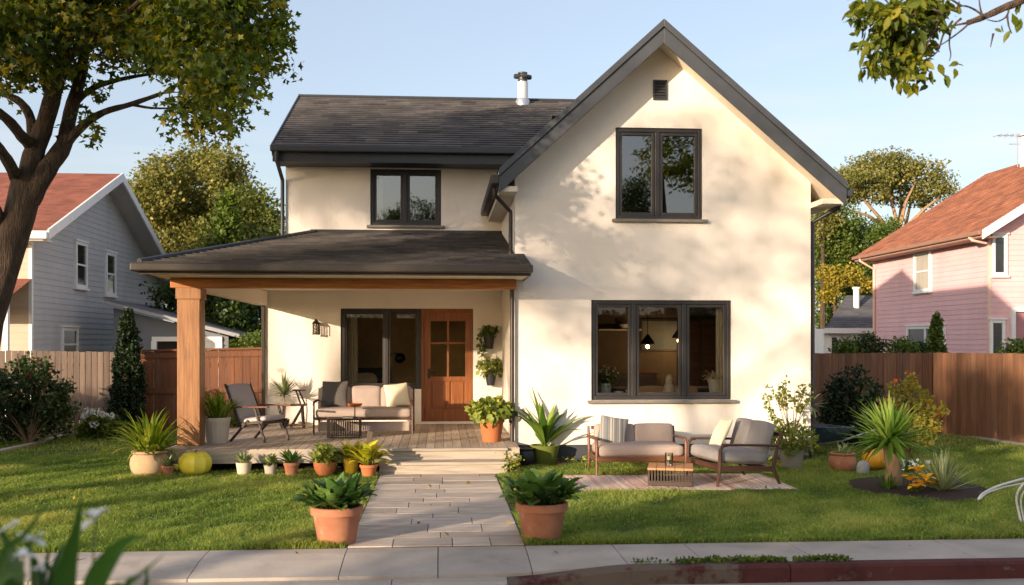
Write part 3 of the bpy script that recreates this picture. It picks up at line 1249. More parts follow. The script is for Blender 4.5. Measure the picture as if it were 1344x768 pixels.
rp.color_ramp.elements[1].position = 0.60
rp.color_ramp.elements[1].color = (*hx('#62574d'), 1)
e_ = rp.color_ramp.elements.new(0.40)
e_.color = (*hx('#543230'), 1)
kl(ad.outputs['Value'], rp.inputs['Fac'])
kl(rp.outputs['Color'], kb.inputs['Base Color'])
kb.inputs['Roughness'].default_value = 0.95
kb.inputs['Specular IOR Level'].default_value = 0.2
n2 = kn.nodes.new('ShaderNodeTexNoise')
n2.inputs['Scale'].default_value = 40
bp = kn.nodes.new('ShaderNodeBump')
bp.inputs['Strength'].default_value = 0.4
bp.inputs['Distance'].default_value = 0.01
kl(tc.outputs['Object'], n2.inputs['Vector'])
kl(n2.outputs['Fac'], bp.inputs['Height'])
kl(bp.outputs['Normal'], kb.inputs['Normal'])


def kerb_piece(xs, m_, name):
    b = MB()
    for i in range(len(xs) - 1):
        x0, x1 = xs[i], xs[i + 1]
        d0, d1 = drop(x0) * 1.15, drop(x1) * 1.15
        ya, yb = Y_K, Y_K + KT
        vs = []
        for x_, d in ((x0, d0), (x1, d1)):
            vs += [(x_, ya, -.18), (x_, ya, -.022 - d), (x_, ya + .022, -d), (x_, yb, -d * .95), (x_, yb, -.18)]
        b.add(vs, [(0, 5, 6, 1), (1, 6, 7, 2), (2, 7, 8, 3), (3, 8, 9, 4)], .5)
    return struct(b.build(name, m_))


kerb_piece(list(np.linspace(0.55, 2.6, 18)) + [2.9], km, 'painted_kerb')
kerb_piece([2.906, 5.4], km, 'painted_kerb')
kerb_piece([5.406, 8.4], km, 'painted_kerb')
kerb_piece([8.406, 40], km, 'painted_kerb')
kerb_piece([-40, -7, -3.2], M_conc, 'kerb')
kerb_piece([-3.193, -1.2, -.4], M_conc, 'kerb')
kerb_piece([-.393, .2, .544], M_conc, 'kerb')

# garden path of flagstones in courses
pxl, pxr = G(457, 717).x, G(689, 717).x
pl2, pr2 = G(498, 623).x, G(651, 623).x
print('path', pxl, pxr, pl2, pr2)
m = MB()
y = Y_L + .004
pe = st_y + .02
rows = [.36, .30, .42, .34, .30, .40, .36, .30, .42, .33, .38, .30, .40, .3, .3, .3]
for rh in rows:
    if y >= pe - .05:
        break
    y1 = min(pe, y + rh)
    x = pxl
    while x < pxr - .02:
        x1 = x + float(RNG.choice([.38, .52, .66, .8])) * float(RNG.uniform(.9, 1.1))
        if pxr - x1 < .22:
            x1 = pxr
        x1 = min(x1, pxr)
        m.box(x + .004, x1 - .004, y + .004, y1 - .004, -.05, .012 + float(RNG.uniform(-.002, .002)), float(np.clip(RNG.normal(.5, .3), 0, 1)))
        x = x1
    y = y1
path = struct(m.build('garden_path', M_paver, bevel=0.004))
m = MB()
m.box(pxl - .02, pxr + .02, Y_L + .001, pe, -.1, .004)
struct(m.build('path_bed', M_joint))

# planting bed, soil strip along the plinth, stone edgings
mc = (G(1205, 641))
mrx, mry = 0.84, 1.0
vs = [(mc.x, mc.y, .05)]
for ringf, z in ((.6, .045), (1.0, .008)):
    for k in range(40):
        a = 2 * PI * k / 40
        j = 1 + .05 * math.sin(3 * a + 1)
        vs.append((mc.x + mrx * ringf * j * math.cos(a), mc.y + mry * ringf * j * math.sin(a), z))
fs = [(0, 1 + k, 1 + (k + 1) % 40) for k in range(40)] + [(1 + k, 41 + k, 41 + (k + 1) % 40, 1 + (k + 1) % 40) for k in range(40)]
struct(meshobj('mulch_bed', vs, fs, M_mulch, smooth=True), 'stuff')
m = MB()
m.box(GX0 + .0, GX1 + 1.6, YG - .28, YG + .012, -.1, .014)
struct(m.build('soil_strip', M_soil))


def edging(pts, w_, name='stone_edging', gap=.7):
    b = MB()
    for i in range(len(pts) - 1):
        p, q = Vector(pts[i]), Vector(pts[i + 1])
        n = max(1, int((q - p).length / gap))
        for k in range(n):
            a = p + (q - p) * (k / n + .006)
            c = p + (q - p) * ((k + 1) / n - .006)
            b.bar((a.x, a.y, .0), (c.x, c.y, .0), w_, .09 + float(RNG.uniform(-.01, .01)), t=float(RNG.random()))
    return struct(b.build(name, M_edge, bevel=0.008))


edging([G(-60, 603), G(0, 594), G(50, 583), G(92, 570), G(112, 565)], .12)
edging([G(1205, 565), G(1280, 575), G(1344, 585), G(1420, 597)], .2)
p = G(104, 567)
m = MB()
m.box(p.x - .45, p.x + .35, p.y - .2, p.y + .5, -.02, .05)
struct(m.build('paving_slab', M_edge, bevel=.01))

# ------------------------------------------------------------------ grass
def ground_noise(x, y, s, seed):
    """cheap smooth noise by a sum of sines"""
    r = np.random.default_rng(seed)
    o = np.zeros_like(x)
    for k in range(7):
        a = r.uniform(0, 2 * PI)
        f = s * r.uniform(.6, 1.8)
        o += np.sin((x * np.cos(a) + y * np.sin(a)) * f + r.uniform(0, 6.28))
    return o / 7


def keep_mask(x, y):
    k = np.ones_like(x, dtype=bool)
    k &= ~((x > pxl - .015) & (x < pxr + .015) & (y < pe + .1))
    k &= ~((x > dk0 + .1) & (x < GX0 + .01) & (y > YD + .12) & (y < YB))
    k &= ~((x > sx0 - .03) & (x < sx1 + .03) & (y > st_y - .02) & (y < YP))
    k &= ~((x > GX0 - .01) & (x < GX1 + .02) & (y > YG - .2))
    k &= ~((x > RUG[0]) & (x < RUG[1]) & (y > RUG[2]) & (y < RUG[3]))
    k &= ~((((x - mc.x) / (mrx * .97)) ** 2 + ((y - mc.y) / (mry * .97)) ** 2) < 1)
    return k


RUG = (G(757, 640).x - .05, G(1046, 644).x, G(900, 645).y, G(800, 625).y)


def grass(n, x0, x1, y0, y1, h0, wd, name, seed):
    r = np.random.default_rng(seed)
    x = r.uniform(x0, x1, n)
    y = y0 + (y1 - y0) * r.random(n) ** 1.35
    kk = keep_mask(x, y)
    x, y = x[kk], y[kk]
    n = len(x)
    g1 = ground_noise(x, y, 2.2, 3)
    g2 = ground_noise(x, y, 6.5, 5)
    g3 = ground_noise(x, y, 17.0, 8)
    h = h0 * (1 + .5 * g1 + .9 * g2 + .5 * g3) * r.uniform(.5, 1.4, n)
    h = np.maximum(h, .012)
    edge = np.exp(-(y - Y_L) / .12)
    h = h * (1 + .35 * edge)
    a = r.uniform(0, 2 * PI, n)
    lean = r.uniform(.3, 1.5, n) * h
    la = a + r.normal(0, .8, n) + PI / 2
    tx, ty = np.cos(la) * lean, np.sin(la) * lean
    wx, wy = np.cos(a) * wd, np.sin(a) * wd
    wx *= r.uniform(.6, 1.3, n)
    V_ = np.zeros((n, 5, 3), dtype=np.float32)
    V_[:, 0] = np.stack([x - wx, y - wy, np.zeros(n) - .005], 1)
    V_[:, 1] = np.stack([x + wx, y + wy, np.zeros(n) - .005], 1)
    V_[:, 2] = np.stack([x + tx * .35 + wx * .8, y + ty * .35 + wy * .8, h * .6], 1)
    V_[:, 3] = np.stack([x + tx * .35 - wx * .8, y + ty * .35 - wy * .8, h * .6], 1)
    V_[:, 4] = np.stack([x + tx, y + ty, h * .92], 1)
    FA = np.array([[0, 1, 2], [0, 2, 3], [3, 2, 4]])[None] + (np.arange(n) * 5)[:, None, None]
    FA = FA.reshape(-1)
    tint = np.clip(.42 + .38 * g1 + .3 * g2 + r.normal(0, .16, n) + .5 * (r.random(n) < .03), 0, 1)
    me = bpy.data.meshes.new(name)
    me.vertices.add(n * 5)
    me.vertices.foreach_set('co', V_.reshape(-1))
    me.loops.add(n * 9)
    me.loops.foreach_set('vertex_index', FA.astype(np.int32))
    me.polygons.add(n * 3)
    me.polygons.foreach_set('loop_start', (np.arange(n * 3) * 3).astype(np.int32))
    me.update(calc_edges=True)
    at = me.attributes.new('tint', 'FLOAT', 'FACE')
    at.data.foreach_set('value', np.repeat(tint, 3).astype(np.float32))
    me.materials.append(M_grass)
    o = bpy.data.objects.new(name, me)
    COL.objects.link(o)
    tag(o, 'short green lawn grass around the house', 'grass', kind='stuff')
    return o


M_grass = leafmat('grass_blade', hx('#58742f'), hx('#8b9f4c'), hx('#cdc474'), trans=0.5, rough=0.55)
grass(560000, -8.5, 9.5, Y_L + .01, 16.5, .044, .0036, 'grass', 21)
grass(120000, -13, 13, 15.5, 24, .05, .007, 'grass', 22)

pts, n_ = [], 0
while n_ < 150:
    x, y = random.uniform(-8, 9), random.uniform(Y_K + .2, 15)
    pts.append((x, y, .012 if y < Y_L or pxl < x < pxr else random.uniform(.025, .05)))
    n_ += 1
pts = [p for p in pts if not (dk0 - .1 < p[0] < GX0 and p[1] > st_y - .1) and not (GX0 - .1 < p[0] < GX1 and p[1] > YG - .2)]
o = leaves('fallen_leaves', np.array(pts), .055, leafmat('dry_leaf', hx('#5f4a1e'), hx('#8a6c2a'), hx('#a98d3c'), trans=.2), None, LEAF6, None, 2.5)
tag(o, 'dry leaves scattered over lawn and pavement', 'leaves', kind='stuff')

stain(km, hx('#7a6f66'), 6.0, .62, .7, .6, (1, 1, 1.5))
# ------------------------------------------------------------------ neighbouring houses
M_greysid = mat('grey_siding', hx('#b0b0b2'), rough=0.75, var=0.07, scale=2, tint=0.05)
M_cream = mat('cream_siding', hx('#b9a898'), rough=0.75, var=0.07, scale=2, tint=0.05)
M_pink = mat('pink_siding', hx('#ddb2b5'), rough=0.75, var=0.06, scale=1.5, tint=0.05)
M_redroof = mat('red_shingle', hx('#7d4a3c'), rough=0.9, var=0.2, scale=2, tint=0.3, c2=hx('#8f5746'))
M_orroof = mat('orange_shingle', hx('#95583c'), rough=0.9, var=0.2, scale=2, tint=0.4, c2=hx('#a96d4d'))
M_greyroof = mat('grey_shingle', hx('#56565a'), rough=0.9, var=0.2, scale=2, tint=0.3)
M_trim = mat('trim_white', hx('#dcdcdd'), rough=0.6, var=0.04)
M_trimp = mat('trim_blush', hx('#d9b3a6'), rough=0.6, var=0.04)
M_garage = mat('garage_siding', hx('#6d727a'), rough=.75, var=.08, scale=2, tint=.05)
stain(M_greysid, hx('#85878a'), 1.2, .5, .75, .35, (1, 1, .4))
stain(M_pink, hx('#b8949a'), 1.0, .5, .75, .4, (1, 1, .4))
M_pane = mat('pane_dark', hx('#22272a'), rough=0.08, var=0.3, scale=1.2, spec=0.9)
M_panel = mat('pane_curtain', hx('#a8a093'), rough=0.15, var=0.25, scale=2.0, spec=0.8, stretch=(12, 12, .6))


def side_window(parent, c, w_, h_, axis, sgn, m_=None, split='h', fw=.09):
    """window set on a clapboard wall; axis 'x' or 'y' is the wall's normal, sgn its side; c the centre on the wall"""
    def B(mb, a0, a1, z0, z1, d0, d1):
        lo, hi = sorted((sgn * d0, sgn * d1))
        if axis == 'x':
            mb.box(c[0] + lo, c[0] + hi, c[1] + a0, c[1] + a1, c[2] + z0, c[2] + z1)
        else:
            mb.box(c[0] + a0, c[0] + a1, c[1] + lo, c[1] + hi, c[2] + z0, c[2] + z1)
    m = MB()
    a, b = w_ / 2, h_ / 2
    B(m, -a, -a + fw, -b, b, .002, .07)
    B(m, a - fw, a, -b, b, .002, .07)
    B(m, -a + fw, a - fw, b - fw, b, .002, .07)
    B(m, -a + fw, a - fw, -b, -b + fw, .002, .07)
    B(m, -a - .04, a + .04, b + .001, b + .05, .002, .10)
    B(m, -a - .04, a + .04, -b - .06, -b - .001, .002, .11)
    if split == 'h':
        B(m, -a + fw, a - fw, -.02, .03, .002, .05)
    elif split == 'v':
        B(m, -.05, .05, -b + fw, b - fw, .002, .06)
    fr = m.build('window', M_trim, parent, bevel=.006)
    g = MB()
    B(g, -a + fw - .01, a - fw + .01, -b + fw - .01, b - fw + .01, .004, .03)
    g.build('pane', m_ or M_pane, fr)
    return fr


def lap_house(root, X0, X1, Y0, Y1, zb, ze, m_x0, m_x1, m_y0, course=.16):
    pass


# grey house: its gable end faces the garden, the ridge runs along x
c = 9.8
gx = -c
gy0 = AX(40, 400, gx).y
gy1 = AX(213, 400, gx).y
gap = AX(132, 228, gx)
gze = AX(41, 306, gx).z
gzb = AX(215, 380, gx).z
print('grey house', gx, gy0, gy1, gap, gze, gzb)
grey = thing('grey_house', 'grey clapboard neighbour house with dark red shingle roof beyond the beige fence', 'house', (0, 0, 0))
oh = .55
ya, yb = gy0 - oh, gy1 + oh
ym = gap.y
zr_ = gap.z
s0 = (zr_ - gze) / (ym - ya)
s1 = (zr_ - gzb) / (yb - ym)
m = MB()
laps(m, (gx, gy0, 0), (0, 1, 0), gy1 - gy0, (0, 0, 1), zr_, (1, 0, 0), .15, .014, 0)
m.build('wall', M_greysid, grey, clip=[(Vector((0, ya, gze - .16)), Vector((0, -s0, 1)).normalized()), (Vector((0, yb, gzb - .16)), Vector((0, s1, 1)).normalized())])
m = MB()
laps(m, (gx - 9, gy0, 0), (1, 0, 0), 9, (0, 0, 1), gze - .1, (0, -1, 0), .15, .014, 0)
m.build('wall', M_cream, grey)
m = MB()
m.box(gx - 9, gx - .01, gy0 + .01, gy1, 0, min(gze, gzb) - .2)
m.build('wall_core', M_greysid, grey)
for yy in (gy0 - .015, gy1 - .09):
    m = MB()
    m.box(gx - .04, gx + .035, yy, yy + .1, 0, (gze if yy < ym else gzb) - .1)
    m.build('corner_board', M_trim, grey)
VF = Vector((0, ym - ya, zr_ - gze))
Lf = VF.length
VF.normalize()
VBk = Vector((0, ym - yb, zr_ - gzb))
Lb = VBk.length
VBk.normalize()
gox = gx + .62
m = MB()
laps(m, (gx - 9, ya, gze), (1, 0, 0), gox - gx + 9, VF, Lf, (0, -VF.z, VF.y), .17, .016, .34)
laps(m, (gox, yb, gzb), (-1, 0, 0), gox - gx + 9, VBk, Lb, (0, VBk.z, -VBk.y), .17, .016, .34)
rf = m.build('roof', M_redroof, grey)
m = MB()
for (yq, zq) in ((ya, gze), (yb, gzb)):
    vs = [(gx - 9, yq, zq - .002), (gx - 9, ym, zr_ - .002), (gx - 9, ym, zr_ - .17), (gx - 9, yq, zq - .17)]
    vs += [(gox - .03, b_, c_) for (a_, b_, c_) in vs]
    m.add(vs, [(0, 1, 2, 3), (7, 6, 5, 4), (0, 4, 5, 1), (2, 6, 7, 3), (0, 3, 7, 4)])
m.build('soffit', M_greysid, rf)
m = MB()
for (yq, zq) in ((ya, gze), (yb, gzb)):
    vs = [(gox - .03, yq, zq + .02), (gox - .03, ym, zr_ + .02), (gox - .03, ym, zr_ - .22), (gox - .03, yq, zq - .22)]
    vs += [(gox + .02, b_, c_) for (a_, b_, c_) in vs]
    m.add(vs, [(0, 1, 2, 3), (7, 6, 5, 4), (0, 4, 5, 1), (1, 5, 6, 2), (2, 6, 7, 3), (0, 3, 7, 4)])
m.build('bargeboard', M_trim, rf)
m = MB()
m.box(gx - 9, gox, ya - .1, ya - .002, gze - .2, gze - .03)
m.box(gx - 9, gox - .1, ya, gy0 - .02, gze - .24, gze - .19)
m.build('gutter', M_trim, rf, bevel=.015)
for (u0, v0, u1, v1) in ((97, 318, 112, 378), (137, 332, 150, 388), (79, 430, 100, 475)):
    p0, p1 = AX(u0, (v0 + v1) / 2, gx), AX(u1, (v0 + v1) / 2, gx)
    pt, pb = AX((u0 + u1) / 2, v0, gx), AX((u0 + u1) / 2, v1, gx)
    side_window(grey, (gx, (p0.y + p1.y) / 2, (pt.z + pb.z) / 2), abs(p1.y - p0.y), pt.z - pb.z, 'x', 1)
# lean-to roof along its front wall
q = A(20, 393, gy0 - 1.2)
m = MB()
laps(m, (gx - 9, gy0 - 1.4, q.z), (1, 0, 0), 9 + .05, Vector((0, 1.4, .55)).normalized(), 1.5, Vector((0, -.55, 1.4)).normalized(), .17, .016, .34)
lt_ = m.build('porch_roof', M_redroof, grey)
m = MB()
m.box(gx - 9, gx + .05, gy0 - 1.45, gy0 - 1.38, q.z - .18, q.z - .005)
m.box(gx - .07, gx + .05, gy0 - 1.38, gy0 - 1.27, 0, q.z - .05)
m.build('fascia', M_trim, lt_)

# garage behind the brown fence
gar = thing('garage', 'low blue-grey garage with white band over a dark opening, behind the brown fence', 'garage', (0, 0, 0))
gY = 27.0
pA, pB, pC = A(203, 415, gY), A(250, 428, gY), A(318, 444, gY)
x0g, x1g = A(200, 450, gY).x, A(300, 450, gY).x
sl_ = (pC.z - pA.z) / (pC.x - pA.x)
m = MB()
laps(m, (x0g - 1, gY, 0), (1, 0, 0), x1g - x0g + 1, (0, 0, 1), pA.z + .6, (0, -1, 0), .15, .012, 0)
m.build('wall', M_garage, gar, clip=[(Vector((pA.x, gY, pA.z - .05)), Vector((-sl_, 0, 1)).normalized())])
m = MB()
xq0, xq1 = pA.x - 1.2, pC.x
zq0, zq1 = pA.z - 1.2 * sl_, pC.z
vs = [(xq0, gY - .35, zq0), (xq1, gY - .35, zq1), (xq1, gY - .35, zq1 + .12), (xq0, gY - .35, zq0 + .12)]
vs += [(a_, gY + 5, c_) for (a_, b_, c_) in vs]
m.add(vs, [(0, 1, 2, 3), (7, 6, 5, 4), (0, 4, 5, 1), (1, 5, 6, 2), (2, 6, 7, 3), (3, 7, 4, 0)])
m.build('roof', M_greyroof, gar)
m = MB()
vs = [(xq0, gY - .38, zq0 + .01), (xq1, gY - .38, zq1 + .01), (xq1, gY - .38, zq1 + .10), (xq0, gY - .38, zq0 + .10)]
vs += [(a_, gY - .352, c_) for (a_, b_, c_) in vs]
m.add(vs, [(0, 1, 2, 3), (7, 6, 5, 4), (0, 4, 5, 1), (1, 5, 6, 2), (2, 6, 7, 3), (3, 7, 4, 0)])
m.build('fascia', mat('fascia_grey', hx('#8d8f93'), rough=.7, var=.08), gar)
b0, b1 = A(200, 442, gY), A(292, 448, gY)
m = MB()
m.box(b0.x, b1.x, gY - .06, gY - .015, b1.z, b0.z)
m.box(b0.x - .02, b0.x + .12, gY - .05, gY - .015, 0, b1.z)
m.box(A(266, 450, gY).x, A(292, 450, gY).x, gY - .05, gY - .015, 0, b1.z)
m.build('opening_trim', M_trim, gar)
m = MB()
m.box(b0.x + .15, A(265, 450, gY).x, gY - .02, gY - .014, 0, b1.z - .01)
m.build('opening', M_void, gar)  # flat near-black sheet, the shade inside the garage put into its colour

# pink house: long side wall faces our garden, its gable the street
c = 15.6
py1 = AX(1147, 400, c).y
py0 = AX(1298, 400, c).y
pze0, pze1 = AX(1296, 296, c - .5).z, AX(1128, 340, c - .5).z
pze = (pze0 + pze1) / 2
print('pink', py0, py1, pze0, pze1)
pink = thing('pink_house', 'pink clapboard house with orange shingle roof beyond the brown fence', 'house', (0, 0, 0))
PW = 9.0
prx = c + PW / 2
ZRP = pze + (PW / 2 + .5) * .62
m = MB()
laps(m, (c, py1, 0), (0, -1, 0), py1 - py0, (0, 0, 1), pze + .2, (-1, 0, 0), .15, .014, 0)
m.build('wall', M_pink, pink)
m = MB()
laps(m, (c, py0, 0), (1, 0, 0), PW, (0, 0, 1), ZRP, (0, -1, 0), .15, .014, 0)
m.build('wall', M_pink, pink, clip=[(Vector((c - .5, 0, pze - .14)), Vector((-.62, 0, 1)).normalized()), (Vector((c + PW + .5, 0, pze - .14)), Vector((.62, 0, 1)).normalized())])
m = MB()
m.box(c + .01, c + PW, py0 + .01, py1, 0, pze)
m.build('wall_core', M_pink, pink)
for ya_, yb_ in ((py1 - .08, py1 + .015), (py0 - .03, py0 + .05)):
    m = MB()
    m.box(c - .035, c + .055, ya_, yb_, 0, pze)
    m.build('corner_board', M_trimp, pink)
VP = Vector((PW / 2 + .5, 0, ZRP - pze))
Lp = VP.length
VP.normalize()
yf, yk = py0 - .55, py1 + .5
m = MB()
laps(m, (c - .5, yk, pze), (0, -1, 0), yk - yf, VP, Lp, (-VP.z, 0, VP.x), .17, .016, .34)
V_2 = Vector((-VP.x, 0, VP.z))
laps(m, (c + PW + .5, yf, pze), (0, 1, 0), yk - yf, V_2, Lp, (VP.z, 0, VP.x), .17, .016, .34)
prf = m.build('roof', M_orroof, pink)
m = MB()
for xq in (c - .5, c + PW + .5):
    vs = [(xq, yf + .03, pze - .002), (prx, yf + .03, ZRP - .002), (prx, yf + .03, ZRP - .16), (xq, yf + .03, pze - .16)]
    vs += [(a_, yk, c_) for (a_, b_, c_) in vs]
    m.add(vs, [(0, 1, 2, 3), (7, 6, 5, 4), (0, 4, 5, 1), (2, 6, 7, 3), (0, 3, 7, 4)])
m.build('soffit', M_trimp, prf)
m = MB()
for xq in (c - .5, c + PW + .5):
    vs = [(xq, yf - .02, pze + .02), (prx, yf - .02, ZRP + .02), (prx, yf - .02, ZRP - .24), (xq, yf - .02, pze - .24)]
    vs += [(a_, yf + .03, c_) for (a_, b_, c_) in vs]
    m.add(vs, [(0, 1, 2, 3), (7, 6, 5, 4), (0, 4, 5, 1), (1, 5, 6, 2), (2, 6, 7, 3), (0, 3, 7, 4)])
m.build('bargeboard', M_trim, prf)
m = MB()
m.box(c - .62, c - .502, yf, yk, pze - .12, pze - .005)
m.box(c - .5, c - .003, yf + .05, yk - .02, pze - .2, pze - .162)
m.build('gutter', mat('gutter_brown', hx('#8f6a58'), rough=.6), prf, bevel=.02)
m = MB()
m.tube([(c - .56, py1 - .1, pze - .12), (c - .56, py1 - .1, pze - .2), (c - .06, py1 - .14, pze - .5), (c - .06, py1 - .14, 0)], .045, 8)
m.build('downpipe', M_trimp, prf, smooth=True)
m = MB()
m.tube([(c - .56, py0 + .05, pze - .12), (c - .5, py0 - .02, pze - .22), (c - .1, py0 - .06, pze - .3)], .045, 8)
m.build('downpipe', M_trimp, prf, smooth=True)
for (u0, v0, u1, v1, sp, mm) in ((1201, 330, 1223, 383, 'h', M_panel), (1192, 428, 1242, 470, 'v', M_pane), (1287, 420, 1297, 466, 'h', M_pane)):
    p0, p1 = AX(u0, (v0 + v1) / 2, c), AX(u1, (v0 + v1) / 2, c)
    pt, pb = AX((u0 + u1) / 2, v0, c), AX((u0 + u1) / 2, v1, c)
    if u0 != 1287:
        side_window(pink, (c, (p0.y + p1.y) / 2, (pt.z + pb.z) / 2), abs(p1.y - p0.y), pt.z - pb.z, 'x', -1, mm, sp)
for (u0, v0, u1, v1) in ((1301, 308, 1321, 362), (1289 + 9, 420, 1318, 470)):
    p0, p1 = A(u0, v0, py0), A(u1, v1, py0)
    side_window(pink, ((p0.x + p1.x) / 2, py0, (p0.z + p1.z) / 2), p1.x - p0.x, p0.z - p1.z, 'y', -1, None, None)
# entrance with white surround; darker pink sheet paints the shade of its recess
p0, p1 = A(1325, 404, py0), A(1375, 470, py0)
m = MB()
m.box(p0.x, p0.x + .12, py0 - .12, py0 - .016, 0, p0.z)
m.box(p0.x + .12, p1.x, py0 - .12, py0 - .016, p0.z - .12, p0.z)
m.build('entrance_surround', M_trim, pink)
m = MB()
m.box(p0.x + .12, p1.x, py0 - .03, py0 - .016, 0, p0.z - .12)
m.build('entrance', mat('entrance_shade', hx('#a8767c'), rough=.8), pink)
# chimney and aerial on the ridge
cp = A(1293, 232, (py0 + py1) / 2 + 1.2)
cyy = cp.y
m = MB()
cxx = prx - .35
zt3 = ZRP + .75
m.box(cxx - .14, cxx + .14, cyy - .14, cyy + .14, ZRP - .5, zt3)
m.box(cxx - .17, cxx + .17, cyy - .17, cyy + .17, zt3, zt3 + .06)
m.build('chimney', M_trim, prf, bevel=.01)
m = MB()
ax_, ay_ = cxx - .3, cyy
m.tube([(ax_, ay_, ZRP - .3), (ax_, ay_, zt3 + .1)], .016, 6)
m.tube([(ax_ - .75, ay_, zt3 + .0), (ax_ + .25, ay_, zt3 + .03)], .012, 6)
for k in range(5):
    xx = ax_ - .7 + k * .2
    m.tube([(xx, ay_ - .3, zt3 + .0), (xx, ay_ + .3, zt3 + .02)], .009, 5)
m.tube([(ax_ - .3, ay_, zt3 - .28), (ax_ + .1, ay_, zt3 - .27)], .012, 6)
m.build('aerial', M_steel, prf)

# low bungalow between the pink house and our fence
bun = thing('bungalow', 'low pale bungalow with grey roof and white fascia beside the pink house', 'house', (0, 0, 0))
bY = py1 + 3.0
be0, be1 = A(1068, 433, bY), A(1152, 425, bY)
m = MB()
x0b, x1b = A(1081, 440, bY).x, A(1156, 440, bY).x
zbe = A(1110, 431, bY).z
laps(m, (x0b, bY, 0), (1, 0, 0), x1b - x0b + .5, (0, 0, 1), zbe, (0, -1, 0), .15, .012, 0)
m.build('wall', M_trim, bun)
m = MB()
m.box(x0b + .01, x1b + .5, bY + .01, bY + 2.4, 0, zbe - .02)
m.box(x0b + 1.5, x1b + .5, bY + 2.41, bY + 6, 0, zbe - .02)
m.build('wall_core', M_trim, bun)
rt = A(1150, 388, bY + 2.5)
Vb = Vector((0, 2.9, rt.z - zbe))
Lb_ = Vb.length
Vb.normalize()
m = MB()
laps(m, (x0b - 2.4, bY - .4, zbe), (1, 0, 0), x1b - x0b + 3.2, Vb, Lb_, (0, -Vb.z, Vb.y), .17, .016, .34)
xl_ = A(1078, 433, bY).x
hv = Vector((A(1145, 388, bY).x - xl_, 2.9, 0)).normalized()
brf = m.build('roof', M_greyroof, bun, clip=[(Vector((xl_, bY - .4, 0)), Vector((-hv.y, hv.x, 0)))])
m = MB()
m.box(xl_, x1b + .6, bY - .48, bY - .402, zbe - .2, zbe)
m.box(xl_, x1b + .6, bY - .40, bY - .02, zbe - .2, zbe - .16)
m.build('fascia', M_trim, brf)
p0, p1 = A(1088, 440, bY), A(1101, 470, bY)
side_window(bun, ((p0.x + p1.x) / 2, bY, (p0.z + p1.z) / 2), p1.x - p0.x, p0.z - p1.z, 'y', -1, None, None)
fp2 = A(1124, 395, bY + 1.4)
m = MB()
m.lathe([(.12, fp2.z - .6), (.12, A(1124, 380, bY + 1.4).z), (.16, A(1124, 380, bY + 1.4).z + .01), (.16, A(1124, 378, bY + 1.4).z + .03)], 12, (fp2.x, bY + 1.4, 0))
m.build('chimney', M_trim, brf, smooth=True)

# ------------------------------------------------------------------ fences
M_beige = wood('beige_fence_wood', hx('#776459'), hx('#94806f'), 'z', rough=.85, tint=.25)
M_brown = wood('brown_fence_wood', hx('#573522'), hx('#74492f'), 'z', rough=.8, tint=.28)
M_brownr = wood('tan_fence_wood', hx('#684532'), hx('#886247'), 'z', rough=.8, tint=.28)

for m_ in (M_beige, M_brown, M_brownr):
    stain(m_, hx('#6f675f'), 2.5, .55, .75, .4, (2, 2, .5))


def fence(label, p, q, h0, h1, m_, board=.14, gap=.006, post=2.4, cap=False, rail=False, sink=.0):
    p, q = Vector(p), Vector(q)
    d = q - p
    Ln = d.length
    d.normalize()
    nrm = Vector((d.y, -d.x, 0))
    root = thing('wooden_fence', label, 'fence', (0, 0, 0))
    m = MB()
    x = 0
    while x < Ln:
        x1 = min(Ln, x + board - gap)
        a, b = p + d * x, p + d * x1
        hh = h0 + (h1 - h0) * x / Ln + float(RNG.normal(0, .004))
        off = nrm * float(RNG.uniform(0, .012))
        t = float(np.clip(RNG.normal(.5, .25), 0, 1))
        vs = [a + off, b + off, b + off + nrm * -.02, a + off + nrm * -.02]
        vs = [v + Vector((0, 0, .02)) for v in vs] + [v + Vector((0, 0, hh)) for v in vs]
        m.add(vs, [(0, 1, 5, 4), (1, 2, 6, 5), (2, 3, 7, 6), (3, 0, 4, 7), (4, 5, 6, 7)], t)
        x += board
    m.build('board_panel', m_, root)
    m = MB()
    for z in (.35, (h0 + h1) / 2 - .3):
        m.bar(p - nrm * .055 + Vector((0, 0, z)), q - nrm * .055 + Vector((0, 0, z)), .05, .09)
    m.build('rail', m_, root)
    if cap:
        m = MB()
        m.bar(p + Vector((0, 0, h0 + .02)), q + Vector((0, 0, h1 + .02)), .11, .04)
        m.bar(p + nrm * .025 + Vector((0, 0, h0 - .09)), q + nrm * .025 + Vector((0, 0, h1 - .09)), .02, .10)
        if rail:
            m.bar(p + nrm * .03 + Vector((0, 0, h0 * .52)), q + nrm * .03 + Vector((0, 0, h1 * .52)), .02, .11)
        m.build('cap_rail', m_, root)
    n = max(1, int(round(Ln / post)))
    for k in range(n + 1):
        a = p + d * (Ln * k / n) - nrm * .10
        m = MB()
        m.bar(a, a + Vector((0, 0, h0 + (h1 - h0) * k / n + (.06 if cap else -.05))), .1, .1, up=d)
        m.build('post', m_, root)
    return root


